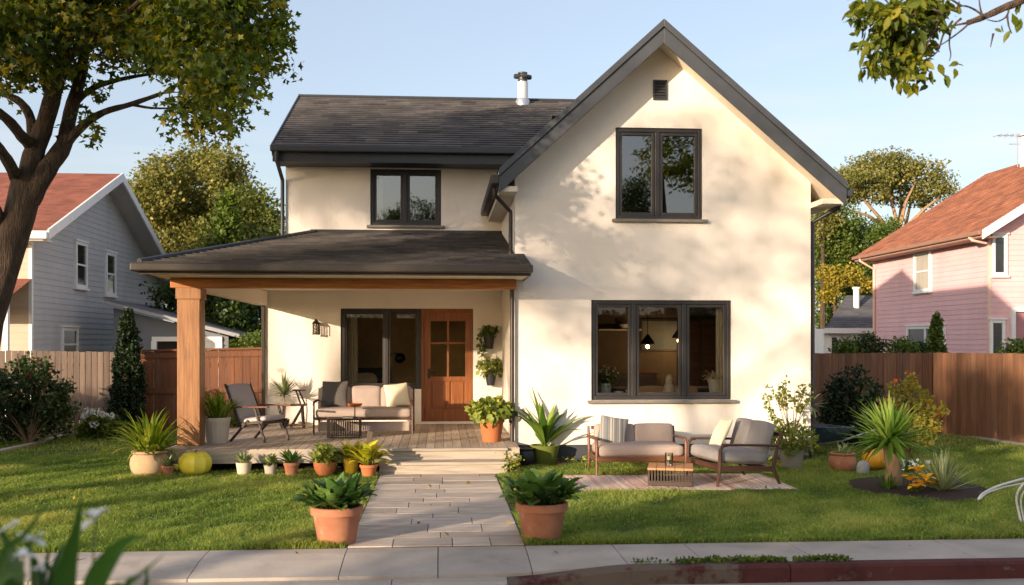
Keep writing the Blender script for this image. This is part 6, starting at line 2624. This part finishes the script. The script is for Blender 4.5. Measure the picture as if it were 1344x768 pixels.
def P_bush(parent, m_, z, rx_, rz_, n, size, stems=10, name='foliage', shape=LEAF6, up=.5, seg=1, z0=None):
    C = RNG.normal(size=(n, 3))
    C /= np.linalg.norm(C, axis=1, keepdims=True)
    C *= RNG.uniform(.25, 1.05, (n, 1)) ** .6
    O = C.copy()
    C = C * np.array([rx_, rx_, rz_]) + np.array([0, 0, z + rz_ * .85])
    leaves(name, C, size, m_, parent, shape, None, up, O, .15)
    m = MB()
    for k in range(stems):
        c = C[RNG.integers(0, n)]
        m.tube([(0, 0, z - .02), (c[0] * .45, c[1] * .45, z + (c[2] - z) * .6), tuple(c)], [.008, .006, .003], 4)
    m.build('stems', M_twig, parent)


def place(name, label, u, v, z=0.0, cat='potted plant', rz=0.0):
    p = G(u, v, z)
    return thing(name, label, cat, (p.x, p.y, z), rz), 1 / ppm(p)


# two big terracotta pots by the path
for u, v, lab in ((440, 718, 'big terracotta pot of dark broad leaves at the left edge of the path'), (713, 713, 'big terracotta pot of dark broad leaves on the grass right of the path')):
    o, k = place('potted_hosta', lab, u, v)
    r, h = 35 * k, 51 * k
    o.location.y += r * .6
    pot(o, 'taper', r, h, M_terra)
    P_broad(o, M_hosta, h * .92, 130 if u < 600 else 90, (38 if u < 600 else 42) * k, (16 if u < 600 else 20) * k, (22, 88), .42, r * .75, (.1, .8) if u < 600 else (.2, 1.1), wave=.22, tm=.5)

# in front of the deck, left to right
o, k = place('potted_grass', 'round sand-coloured urn of arching grass beside the timber post', 191, 627)
r, h = 25 * k, 34 * k
o.location.y += r * .7
pot(o, 'urn', r, h, M_sand)
P_strap(o, M_blade, h * .9, 120, 62 * k, 5.5 * k, (20, 88), (.5, 1.7), r * .6)
o, k = place('potted_succulent', 'tiny terracotta pot with a small succulent between urn and yellow gourd', 219, 627)
r, h = 8.5 * k, 15 * k
o.location.y += r
pot(o, 'taper', r, h, M_terra, 20)
P_strap(o, M_succ, h * .9, 26, 17 * k, 4.5 * k, (30, 88), (0, .6), r * .4, fold=.5)
o, k = place('gourd', 'round ribbed bright yellow gourd on the grass by the deck', 251, 627, cat='gourd')
r = 22 * k
o.location.y += r
m = MB()
prof = [(r * (.05 + .95 * math.sin(PI * i / 14) ** .8) if 0 < i < 14 else r * .06, r * .76 * (1 - math.cos(PI * i / 14)) + (0 if i < 12 else -(i - 11) * r * .05)) for i in range(15)]
m.lathe(prof, 72, rib=-.09, nrib=9)
m.build('fruit', M_gourd, o, smooth=True)
m = MB()
m.tube([(0, 0, r * 1.32), (.004, 0, r * 1.48), (.025, 0, r * 1.54)], [.016, .012, .010], 7)
m.build('stalk', M_twig, o, smooth=True)
specs = [(318, 626, 10.5, 18, 'plain', M_stonew, 'succ', 'small white pot of pointed succulents under the deck edge'),
         (353.5, 626, 8.8, 15, 'plain', M_greyp, 'herb', 'small grey pot with a grey-green rosette under the deck edge'),
         (381, 627, 10.5, 19, 'taper', M_terra, 'dark', 'small terracotta pot with dark spiky leaves under the deck edge'),
         (425, 626, 15.5, 18, 'bowl', M_terrao, 'gold', 'wide terracotta bowl of yellow-green bushy leaves under the deck edge')]
for u, v, rw, hh, stl, mm, kind, lab in specs:
    o, k = place('potted_plant', lab, u, v)
    r, h = rw * k, hh * k
    o.location.y += r
    pot(o, stl, r, h, mm, 22)
    if kind == 'succ':
        P_strap(o, M_succ, h * .9, 34, 16 * k, 5 * k, (25, 88), (-.1, .5), r * .5, fold=.5)
    elif kind == 'herb':
        P_broad(o, M_succ, h * .9, 40, 15 * k, 6 * k, (15, 85), .4, r * .4, (.2, .8))
    elif kind == 'dark':
        P_strap(o, M_palm, h * .9, 26, 24 * k, 6 * k, (25, 85), (.2, .9), r * .4, fold=.4, tm=.3)
    else:
        P_bush(o, M_herb, h * .85, 17 * k, 14 * k, 420, 7 * k, 12)
o, k = place('potted_croton', 'yellow-leaved plant in a small terracotta pot beside the porch steps', 483, 628)
r, h = 12 * k, 17 * k
o.location.y += r
pot(o, 'taper', r, h, M_terrao, 22)
P_broad(o, M_croton, h * .9, 34, 31 * k, 12 * k, (20, 88), .35, r * .5, (.3, 1.2), tm=.6)
o, k = place('potted_croton', 'yellow-leaved plant in a yellow glazed pot beside the small terracotta pot', 459, 624)
r, h = 11 * k, 22 * k
o.location.y += r * 1.3
pot(o, 'plain', r, h, M_yellp, 22)
P_broad(o, M_croton, h * .85, 22, 26 * k, 11 * k, (25, 88), .4, r * .5, (.3, 1.1), tm=.5)
o, k = place('timber_stake', 'short dark weathered timber stake leaning behind the yellow-leaved plants', 482, 616, cat='stake')
m = MB()
hh = 50 * k
m.bar((-.02, 0, -.02), (.05, 0, hh), .085, .05, up=(0, 1, 0))
m.build('stake', wood('weathered_stake', hx('#4a4038'), hx('#6a5c4e'), 'z', rough=.9), o, bevel=.006)

# on the deck
o, k = place('potted_grass', 'white ribbed planter of spiky grass beside the timber post on the deck', 281, 583, ZD)
r, h = 17.5 * k, 34 * k
o.location.y += r
pot(o, 'rib', r, h, M_stonew)
P_strap(o, M_blade, h * .9, 80, 42 * k, 4.2 * k, (35, 88), (.2, 1.3), r * .6, tm=.3)
o, k = place('potted_shrub', 'orange terracotta pot of light green leaves at the right end of the deck', 646, 581, ZD)
r, h = 17.5 * k, 32 * k
o.location.y += r
pot(o, 'taper', r, h, M_terrao)
P_bush(o, M_herb, h * .85, 30 * k, 16 * k, 560, 9.5 * k, 14)
o, k = place('potted_palm', 'spiky fan-leaved plant on a thin stem behind the tiered stand', 373, 560, ZD)
pot(o, 'plain', .1, .13, M_black, 18)
m = MB()
zt_ = 52 * k
m.tube([(0, 0, .1), (.02, 0, zt_ * .5), (0, 0, zt_ * .8)], [.014, .012, .01], 6)
m.build('stem', M_twig, o, smooth=True)
P_strap(o, M_succ, zt_ * .8, 60, 30 * k, 3 * k, (-15, 88), (0, .5), .015, seg=4, tm=.25)
# wall planters right of the door
for u, v, dz, kind, lab in ((642, 458, 22, 'trail', 'black cone wall planter of trailing leaves, the upper one beside the door'), (644, 506, 17, 'bush', 'dark pot of leafy green on a wall bracket, the lower one beside the door')):
    p = A(u, v, YP - .13)
    o = thing('wall_planter', lab, 'planter', (p.x, p.y, p.z))
    k = 1 / ppm(p)
    h = dz * k
    m = MB()
    m.lathe([(5 * k, 0), (8 * k, h), (7.2 * k, h), (6.8 * k, h * .9)], 18)
    m.build('pot', M_black, o, smooth=True)
    m = MB()
    m.bar((0, .13 - .004, h * .2), (0, .13 - .004, h * 1.2), .03, .006, up=(0, 1, 0))
    m.tube([(0, .125, h * .7), (0, 7 * k, h * .7)], .006, 5)
    m.build('bracket', M_black, o)
    if kind == 'trail':
        P_bush(o, M_mid, h * .8, 12 * k, 7 * k, 120, 6 * k, 6)
        m = MB()
        pts = []
        for q in range(5):
            x0 = -random.uniform(4, 15) * k
            zb_ = -random.uniform(2, 16) * k
            m.tube([(0, 0, h), (x0 * .6, -.02, h + 4 * k), (x0, -.03, h * .6), (x0 * 1.05, -.03, zb_)], .003, 4)
            for t in np.linspace(0, 1, 9):
                pts.append((x0 * (1 + .05 * t) + random.gauss(0, .015), -.03 + random.gauss(0, .015), h * .8 * (1 - t) + zb_ * t))
        m.build('vine', M_stem, o)
        leaves('vine_leaves', np.array(pts), 6.5 * k, M_mid, o, LEAF6, None, .2, None, .8)
    else:
        P_bush(o, M_herb, h * .8, 18 * k, 12 * k, 170, 7.5 * k, 10)

# palm-like plant in the olive pot, and small things by the steps
o, k = place('potted_palm', 'olive green pot with a tall sword-leaved plant before the gable corner', 717, 612)
r, h = 20 * k, 26 * k
o.location.y += r
pot(o, 'plain', r, h, M_olive)
mb = MB()
for q in range(30):
    az = random.uniform(0, 2 * PI)
    e = R(random.uniform(35, 88))
    mb.strap((.03 * math.cos(az), .03 * math.sin(az), h * .9 + random.random() * .08), az, e, 84 * k * random.uniform(.6, 1.05), 10 * k * random.uniform(.8, 1.2), random.uniform(.15, 1.1), 8, .35, min(1, max(0, random.gauss(.5, .22))),
             lambda t: (.25 + .75 * min(1, t * 2.2)) * (1 - t ** 2.6))
mb.build('foliage', M_palm, o, smooth=True, sharp=0)
o, k = place('garden_pot', 'empty round black pot on the soil beside the porch steps', 690, 613, cat='pot')
o.location.y += .12
pot(o, 'urn', 13 * k, 24 * k, M_black)
o, k = place('flowering_weed', 'small leafy plant with yellow flowers at the right end of the steps', 671, 622, cat='plant')
P_bush(o, M_herb, .02, 13 * k, 15 * k, 150, 5 * k, 8)
pts = [(random.gauss(0, 10 * k), random.gauss(-.03, .04), random.uniform(8, 32) * k) for q in range(14)]
leaves('blossoms', np.array(pts), 4 * k, M_lily, o, LEAF2)

# right of the gable wall
o, k = place('potted_shrub', 'grey pot of airy twiggy shrub with feathery base at the house corner', 1045, 618)
r, h = 17 * k, 27 * k
o.location.y += r
pot(o, 'plain', r, h, M_greyp)
P_bush(o, M_herb, h * .75, 34 * k, 24 * k, 900, 6.5 * k, 16, 'lower_foliage', LEAF2)
m = MB()
pts = []
for (du, dv) in ((-32, 85), (-22, 105), (-10, 112), (4, 108), (-28, 70), (14, 104), (20, 84), (-4, 95), (10, 92), (-16, 92), (26, 96)):
    y = random.uniform(-.12, .12)
    e = Vector((du * k, y, dv * k))
    mid = Vector((e.x * .35 + random.gauss(0, .02), y * .4, h + (e.z - h) * .5))
    m.tube([(0, 0, h * .8), mid, mid.lerp(e, .6) + Vector((0, 0, .02)), e], [.008, .006, .004, .002], 5)
    for q in range(3):
        e2 = e + Vector((random.gauss(0, 7) * k, random.gauss(0, .05), random.gauss(0, 7) * k))
        m.tube([mid.lerp(e, .6), e2], [.003, .0015], 4)
        for t in range(16):
            f = random.uniform(.3, 1.05)
            s = mid.lerp(e, .6).lerp(e2, f)
            pts.append((s.x + random.gauss(0, .022), s.y + random.gauss(0, .022), s.z + random.gauss(0, .022)))
m.build('twigs', M_twig, o)
leaves('upper_foliage', np.array(pts), 5.5 * k, M_herb, o, LEAF2, None, .3)
o, k = place('potted_grass', 'thin-stemmed plant with a pale spiky tuft beside the twiggy shrub', 1068, 606, cat='plant')
o.location.y += .25
m = MB()
zt_ = 72 * k
m.tube([(0, 0, 0), (.02, 0, zt_ * .5), (0.05, 0, zt_)], [.014, .011, .009], 6)
m.build('stem', M_twig, o, smooth=True)
q = P_strap(o, M_agave, 0, 46, 28 * k, 2.6 * k, (-60, 88), (0, .9), .01, seg=5, tm=.4)
q.location = (.05, 0, zt_)
o, k = place('terracotta_urn', 'round terracotta urn with short spiky leaves right of the twiggy shrub', 1113, 621)
r, h = 18 * k, 25 * k
o.location.y += r
pot(o, 'urn', r, h, M_terra)
P_strap(o, M_agave, h * .85, 22, 20 * k, 4 * k, (35, 88), (0, .5), r * .5, fold=.4, tm=.35)
o, k = place('garden_stone', 'upright pale stone between the terracotta urn and the yellow pot', 1135, 624, cat='stone')
m = MB()
m.rbox((13 * k, .10, 18 * k), .035, Matrix.Translation((0, .06, 8 * k)) @ Matrix.Rotation(.12, 4, 'Y'), .02)
m.build('stone', mat('pale_stone', hx('#94979b'), rough=.85, var=.1, scale=8, bump=.4), o, smooth=True, sharp=0)
o, k = place('yellow_pumpkin', 'large amber yellow ribbed pumpkin behind the pale stone', 1152, 618, cat='pumpkin')
r = 17 * k
o.location.y += r * .6
m = MB()
prof = [(r * (.05 + .95 * math.sin(PI * i / 14) ** .8) if 0 < i < 14 else r * .06, r * .9 * (1 - math.cos(PI * i / 14))) for i in range(15)]
m.lathe(prof, 60, rib=-.08, nrib=8)
m.build('fruit', mat('amber_rind', hx('#c68f1c'), rough=.5, var=.15, scale=4), o, smooth=True)
m = MB()
m.tube([(0, 0, r * 1.72), (.01, 0, r * 1.95)], [.02, .014], 7)
m.build('stalk', M_twig, o)

# wheelbarrow in the shade behind the pots
p = G(1092, 604)
o = thing('wheelbarrow', 'dark blue wheelbarrow parked in the shade against the side of the house', 'wheelbarrow', (p.x + .1, p.y + .7, 0), R(-70))
m = MB()
m.add([(-.25, -.30, .22), (.25, -.30, .22), (.22, .28, .26), (-.22, .28, .26), (-.36, -.52, .50), (.36, -.52, .50), (.32, .46, .46), (-.32, .46, .46)],
      [(0, 3, 2, 1), (0, 1, 5, 4), (1, 2, 6, 5), (2, 3, 7, 6), (3, 0, 4, 7)])
tr_ = m.build('tray', mat('blue_steel', hx('#2a3840'), rough=.35, var=.2, scale=4), o)
s = tr_.modifiers.new('thickness', 'SOLIDIFY')
s.thickness = .012
m = MB()
for x in (-.2, .2):
    m.tube([(x * .3, -.62, .18), (x, -.3, .21), (x, .3, .25), (x * 1.4, .95, .42)], .017, 8)
    m.tube([(x, .25, .24), (x * 1.1, .35, .0)], .015, 8)
m.build('frame', M_steel, o, smooth=True)
m = MB()
m.tube([(-.035, -.62, .18), (.035, -.62, .18)], .17, 20)
m.build('wheel', M_black, o)

# planting bed
o, k = place('yucca_tree', 'yucca with a short trunk and big ball of sword leaves in the mulch bed', 1172, 641, cat='yucca')
m = MB()
th_ = 58 * k
m.tube([(0, 0, -.02), (.02, .02, th_ * .4), (-.04, 0, th_)], [.115, .095, .09], 10)
m.build('trunk', M_barkp, o, smooth=True)
mb = MB()
for q in range(190):
    az = random.uniform(0, 2 * PI)
    e = R(random.uniform(-28, 88))
    mb.strap((-.04 + .05 * math.cos(az), .05 * math.sin(az), th_ + random.uniform(-.02, .12)), az, e, (70 - 12 * max(0, math.sin(e))) * k * random.uniform(.75, 1.08), 6.4 * k, random.uniform(.0, .55), 6, .35, min(1, max(0, random.gauss(.5 + .25 * math.sin(e), .15))))
mb.build('crown', M_yucca, o, smooth=True, sharp=0)
o, k = place('variegated_agave', 'pale striped spiky rosette at the right of the mulch bed', 1237, 647, cat='plant')
P_strap(o, M_agave, .01, 90, 54 * k, 4.2 * k, (18, 88), (-.05, .5), .04, fold=.4)
o, k = place('grass_tuft', 'small green grassy tuft at the foot of the yucca trunk', 1166, 645, cat='plant')
P_strap(o, M_palm, .0, 50, 26 * k, 2.6 * k, (35, 88), (.1, .9), .05, tm=.35)
o, k = place('yellow_lily', 'bright yellow lilies in the mulch bed between tuft and pale rosette', 1200, 649, cat='flower')
P_strap(o, M_palm, 0, 18, 16 * k, 3 * k, (20, 80), (.2, 1.0), .04, tm=.4)
for (du, dv, dy) in ((-2, 32, -.12), (8, 22, -.14), (16, 15, -.12), (-12, 20, -.10), (-6, 11, -.16), (2, 15, -.15)):
    m = MB()
    c_ = Vector((du * k, dy, dv * k))
    m.tube([(0, 0, 0), (c_.x * .5, c_.y * .5, c_.z * .6), c_], .004, 5)
    m.build('stem', M_stem, o)
    m = MB()
    for q in range(6):
        m.strap(c_, q * PI / 3 + random.random() * .3, R(random.uniform(15, 50)), 14 * k, 10 * k, random.uniform(.6, 1.3), 5, .3, .5, ovate)
    m.build('blossom', M_lily, o, smooth=True, sharp=0)
o, k = place('white_flowers', 'low clump of white flowers behind the yucca trunk', 1190, 622, cat='plant')
P_bush(o, M_mid, 0, 17 * k, 9 * k, 160, 6 * k, 4)
leaves('blossoms', RNG.normal(size=(70, 3)) * np.array([12 * k, .08, 2.5 * k]) + np.array([0, -.05, 13 * k]), 6 * k, M_petal, o, LEAF6)
o, k = place('flowering_shrub', 'tall shrub with orange blossoms rising behind the yucca', 1192, 604, cat='shrub')
bl = []
for (du, dv, rr) in ((-16, 62, 16), (4, 76, 18), (20, 62, 18), (-6, 50, 18), (30, 48, 16), (-22, 90, 9), (-6, 104, 9), (12, 98, 10), (28, 82, 10), (16, 40, 18), (38, 66, 8), (-30, 72, 7)):
    bl.append(((du * k, random.uniform(-.2, .2), dv * k), rr * k * .95))
P, T, O = clumps(bl, 480, .10, 16, shell=.2)
leaves('foliage', P, 6.2 * k, M_orange, o, LEAF2, np.clip(T * .8, 0, 1), .3, O)
m = MB()
for c_, rr in bl:
    m.tube([(0, 0, 0), (c_[0] * .4, c_[1] * .4, c_[2] * .55), c_], [.013, .009, .004], 5)
m.build('stems', M_twig, o)
for (du, dv) in ((-4, 112), (-26, 102), (-30, 72), (34, 60)):
    m = MB()
    for q in range(9):
        m.strap((du * k + random.gauss(0, 3) * k, -.2 + random.gauss(0, .03), dv * k + random.gauss(0, 2.5) * k), random.uniform(0, 6.28), R(random.uniform(0, 70)), 7 * k, 5 * k, .8, 4, .3, .5, ovate)
    m.build('blossom', M_orp, o, smooth=True, sharp=0)
# dark shrub in front of the brown fence
o, k = place('dark_shrub', 'very dark round shrub against the brown fence by the house corner', 1118, 588, cat='shrub')
bl = [((du * k, random.uniform(-.25, .25), dv * k), rr * k) for (du, dv, rr) in ((-18, 40, 22), (4, 52, 24), (22, 36, 20), (-6, 80, 20), (16, 76, 16), (-24, 66, 16), (0, 20, 24), (28, 58, 12), (2, 98, 8))]
P, T, O = clumps(bl, 420, .12, 20, shell=.3)
leaves('foliage', P, .08, M_conif, o, LEAF2, T, .3, O)
m = MB()
for c_, rr in bl:
    m.tube([(0, 0, 0), (c_[0] * .4, c_[1] * .4, c_[2] * .5), c_], [.02, .014, .006], 5)
m.build('stems', M_bark, o)

# left garden
o, k = place('rose_bush', 'large dark rose bush with red and blush blooms by the beige fence', 38, 584, cat='bush')
bl = [((du * k, random.uniform(-.35, .35), dv * k), rr * k) for (du, dv, rr) in ((-34, 30, 28), (-6, 34, 30), (24, 34, 26), (-30, 64, 26), (2, 72, 28), (28, 64, 24), (42, 48, 16), (-10, 92, 20), (16, 96, 16), (40, 76, 12), (-46, 80, 22), (-60, 50, 28), (-60, 84, 24), (30, 92, 10))]
P, T, O = clumps(bl, 330, .14, 18, shell=.4)
leaves('foliage', P, .072, M_rose, o, LEAF6, T, .4, O)
m = MB()
for c_, rr in bl:
    m.tube([(0, 0, 0), (c_[0] * .4, c_[1] * .4, c_[2] * .5), c_], [.016, .011, .005], 5)
for (du, dv) in ((58, 90), (36, 116), (20, 118), (-14, 120)):
    m.tube([(du * .5 * k, 0, dv * .55 * k), (du * k, -.05, dv * k)], [.006, .003], 4)
m.build('stems', M_twig, o)
fl_ = [(17, 90, M_red, .065), (-32, 34, M_red, .08), (-34, 42, M_red, .06), (29, 107, M_pinkp, .05), (44, 96, M_pinkp, .05), (-16, 100, M_pinkp, .05), (40, 116, M_pinkp, .045), (-8, 88, M_petal, .04), (-20, 50, M_petal, .035), (-34, 62, M_petal, .04), (2, 82, M_petal, .04), (24, 110, M_pinkp, .05)]
for du, dv, mm, s_ in fl_:
    m = MB()
    c_ = Vector((du * k, -.62 - random.random() * .1 + .003 * abs(dv - 60), dv * k))
    for q in range(11):
        m.strap(c_, random.uniform(0, 6.28), R(random.uniform(5, 85)), s_, s_ * .9, .9, 4, .5, .5, ovate)
    m.build('blossom', mm, o, smooth=True, sharp=0)
o, k = place('hydrangea', 'low bush with white mophead flowers beside the conifer', 130, 576, cat='bush')
DV = 7
bl = [((du * k, random.uniform(-.15, .15), dv * k), rr * k) for (du, dv, rr) in ((-16, 12, 13), (2, 15, 15), (18, 14, 13), (28, 18, 9), (-6, 20, 11), (14, 22, 9))] + [((0, 0, 6 * k), 15 * k), ((20 * k, 0, 6 * k), 13 * k), ((-16 * k, 0, 6 * k), 12 * k)]
P, T, O = clumps(bl, 520, .1, 14, shell=.4)
leaves('foliage', P, .075, M_mid, o, LEAF6, np.clip(T + .2, 0, 1), .4, O)
for (du, dv, s_) in ((-8, 30, 5), (1, 29, 5), (1, 14, 4.5), (10, 26, 3.5), (20, 24, 3.5), (-14, 24, 3.5)):
    C = RNG.normal(size=(46, 3))
    C /= np.linalg.norm(C, axis=1, keepdims=True)
    leaves('flower_head', C * s_ * k * np.array([1, 1, .8]) + np.array([du * k, -.30 + .1 * (dv > 20), (dv + DV) * k]), 3.2 * k, M_petal, o, LEAF6, None, 0, C, face=2.0)
o, k = place('round_shrub', 'bright feathery green shrub at the far edge of the porch behind the lounge chair', 336, 560, cat='shrub')
o.location.y = YP - .4
p = A(334, 546, o.location.y)
o.location.x = p.x - .35
k = 1 / ppm(p)
P, T, O = clumps([((0, 0, 30 * k), 22 * k), ((-12 * k, .1, 22 * k), 18 * k), ((10 * k, 0, 40 * k), 16 * k), ((-10 * k, 0, 44 * k), 13 * k), ((4 * k, 0, 14 * k), 20 * k)], 420, .09, 16, shell=.35)
leaves('foliage', P, .05, M_mid, o, LEAF2, T, .3, O)
m = MB()
m.tube([(0, 0, 0), (0, 0, 30 * k)], .02, 6)
m.build('stems', M_bark, o)

# small plants along the foot of the gable wall, weeds in the pavement joint
def weeds(label, name, pts, size, m_, flowers=None):
    o = leaves(name, np.array(pts), size, m_, None, LEAF6, None, .8)
    tag(o, label, 'weeds', kind='stuff')
    return o


pts = []
for q in range(260):
    x = random.uniform(GX0 + .7, GX1 - .3) if random.random() < .8 else random.uniform(GX0 + .55, GX0 + 1.3)
    pts.append((x, YG - random.uniform(.06, .24), random.uniform(.01, .09)))
weeds('low seedlings and fallen leaves along the foot of the gable wall', 'undergrowth', pts, .05, M_herb)
pts = []
for x0_, x1_, n_ in ((G(890, 741).x, G(1035, 738).x, 900), (G(1045, 738).x, G(1118, 736).x, 420), (G(835, 745).x, G(885, 743).x, 70)):
    for q in range(n_):
        x = random.uniform(x0_, x1_)
        g_ = math.sin((x - x0_) / (x1_ - x0_) * PI) ** .4 if x1_ > x0_ else 1
        pts.append((x, Y_K + KT + random.gauss(.03, .03), random.uniform(.0, .034) * g_))
weeds('clover weeds growing in the joint between pavement and red kerb', 'weeds', pts, .03, M_mid)

# foreground lilies close to the camera
o = thing('lily_plant', 'tall out-of-focus lilies with white petals close to the camera', 'plant', (A(70, 700, 1.4).x, 1.4, 0.0))
b = Vector(o.location)
m = MB()
FS = .85


def fblade(pts, wd, t):
    """strap leaf along measured points (u, v, Y)"""
    Q = [A(u, v, Y * FS) - b for (u, v, Y) in pts]
    C = []
    for i in range(len(Q) - 1):
        p0, p1, p2, p3 = Q[max(0, i - 1)], Q[i], Q[i + 1], Q[min(len(Q) - 1, i + 2)]
        for k_ in range(5):
            s_ = k_ / 5
            C.append(0.5 * ((2 * p1) + (p2 - p0) * s_ + (2 * p0 - 5 * p1 + 4 * p2 - p3) * s_ * s_ + (3 * p1 - p0 - 3 * p2 + p3) * s_ ** 3))
    C.append(Q[-1])
    vs, fs = [], []
    n_ = len(C)
    for i, c_ in enumerate(C):
        d = (C[min(i + 1, n_ - 1)] - C[max(i - 1, 0)]).normalized()
        sd_ = d.cross(Vector((.15, 1, .1))).normalized()
        up_ = sd_.cross(d).normalized()
        u = i / (n_ - 1)
        w_ = wd * FS * (.55 + .45 * math.sin(PI * min(1, u * 1.3))) * (1 - u ** 3) + .0006
        vs += [c_ - sd_ * w_, c_ + up_ * w_ * .35, c_ + sd_ * w_]
    for i in range(n_ - 1):
        a_ = 3 * i
        fs += [(a_, a_ + 1, a_ + 4, a_ + 3), (a_ + 1, a_ + 2, a_ + 5, a_ + 4)]
    m.add(vs, fs, t)


fblade([(60, 1500, 2.3), (75, 900, 2.3), (84, 768, 2.28), (98, 705, 2.25), (108, 652, 2.22)], .033, .3)
fblade([(80, 1500, 2.3), (100, 900, 2.2), (120, 780, 2.15), (146, 730, 2.1), (170, 708, 2.08), (196, 704, 2.06)], .027, .5)
fblade([(100, 1500, 2.3), (140, 850, 2.15), (165, 772, 2.1), (182, 756, 2.08), (216, 727, 2.05)], .009, .4)
fblade([(100, 1500, 2.3), (150, 900, 2.25), (184, 800, 2.2), (192, 765, 2.2), (193, 742, 2.2)], .012, .3)
fblade([(20, 1500, 2.3), (-20, 900, 2.3), (0, 742, 2.3), (34, 700, 2.3), (66, 654, 2.3)], .014, .35)
fblade([(30, 1500, 2.3), (20, 900, 2.4), (18, 760, 2.45), (8, 710, 2.5), (-25, 660, 2.5)], .03, .2)
fblade([(40, 1500, 2.3), (44, 900, 2.45), (52, 770, 2.5), (44, 735, 2.5), (30, 705, 2.5)], .022, .2)
fblade([(40, 1500, 2.3), (60, 900, 2.5), (64, 790, 2.5), (70, 745, 2.55), (86, 710, 2.6)], .02, .2)
fblade([(30, 1500, 2.3), (0, 900, 2.2), (-10, 780, 2.2), (12, 752, 2.2), (36, 756, 2.2)], .025, .6)
for (ua, va, ub, vb, wq_) in ((10, 800, -20, 700, .03), (25, 800, 20, 720, .026), (50, 800, 66, 716, .022), (66, 800, 90, 735, .02), (-10, 800, -30, 690, .03), (5, 800, 30, 735, .024), (80, 810, 60, 730, .02), (-15, 800, 10, 745, .03)):
    fblade([(40, 1500, 2.3), ((ua + 40) / 2, 1000, 2.4), (ua, va, 2.45), ((ua + ub) / 2, (va + vb) / 2 - 6, 2.5), (ub, vb, 2.5)], wq_, random.uniform(.1, .45))
fblade([(40, 1500, 2.3), (40, 900, 2.3), (36, 800, 2.35), (10, 765, 2.35), (-30, 770, 2.35)], .03, .3)
m.build('foliage', leafmat('lily_leaf', hx('#2f4d20'), hx('#4b7034'), hx('#8fa67c'), trans=.35, rough=.4), o, smooth=True, sharp=0)
for (u, v, Y, s_) in ((125, 682, 2.3, .026), (40, 710, 2.35, .026), (30, 730, 2.25, .018), (48, 746, 2.3, .018)):
    c_ = A(u, v, Y * FS) - b
    s_ = s_ * FS
    st_ = MB()
    st_.tube([(0, 0, .2), (c_.x * .6, c_.y * .6, c_.z * .7), (c_.x, c_.y, c_.z)], [.004, .003, .002], 5)
    st_.build('stalk', M_stem, o)
    mm = MB()
    for q in range(5):
        mm.strap(c_, random.uniform(0, 6.28), R(random.uniform(-20, 60)), s_ * 1.5, s_ * 1.1, .9, 5, .3, .5, ovate)
    mm.build('petals', M_petal, o, smooth=True, sharp=0)
mm = MB()
c_ = A(24, 684, 2.4 * FS) - b
d_ = A(-12, 704, 2.4 * FS) - b
mm.tube([d_, d_.lerp(c_, .5), c_.lerp(d_, .12), c_], [.002, .003, .005, .0035], 8)
mm.build('bud', M_petal, o, smooth=True)

# white arched tube ornament at the right edge of the lawn
p = G(1341, 690)
o = thing('garden_ornament', 'white arched metal tube frame standing on the lawn at the right edge', 'ornament', (p.x, p.y, 0))
b = Vector(o.location)
M_wht = mat('white_enamel', hx('#d3d3d3'), rough=.25, var=.04, metal=.2)
for pts, w_ in (([(1284, 656), (1290, 648), (1310, 638), (1330, 632), (1352, 627), (1380, 626), (1410, 640), (1425, 690)], .012),
                ([(1286, 655), (1296, 647), (1316, 640), (1334, 636), (1356, 632), (1384, 633), (1408, 650), (1418, 690)], .008),
                ([(1341, 690), (1337, 672), (1334, 655), (1338, 642), (1350, 630), (1370, 622), (1395, 640), (1402, 690)], .012),
                ([(1346, 692), (1342, 674), (1340, 658), (1344, 646), (1356, 636), (1375, 630), (1390, 648), (1396, 692)], .009)):
    m = MB()
    Q = []
    for i, (u, v) in enumerate(pts):
        Q.append(A(u, v, p.y + .03 * math.sin(i)) - b)
    S_ = []
    for i in range(len(Q) - 1):
        p0, p1, p2, p3 = Q[max(0, i - 1)], Q[i], Q[i + 1], Q[min(len(Q) - 1, i + 2)]
        for k_ in range(5):
            t = k_ / 5
            S_.append(0.5 * ((2 * p1) + (p2 - p0) * t + (2 * p0 - 5 * p1 + 4 * p2 - p3) * t * t + (3 * p1 - p0 - 3 * p2 + p3) * t ** 3))
    S_.append(Q[-1])
    m.tube(S_, w_, 8)
    m.build('tube', M_wht, o, smooth=True)
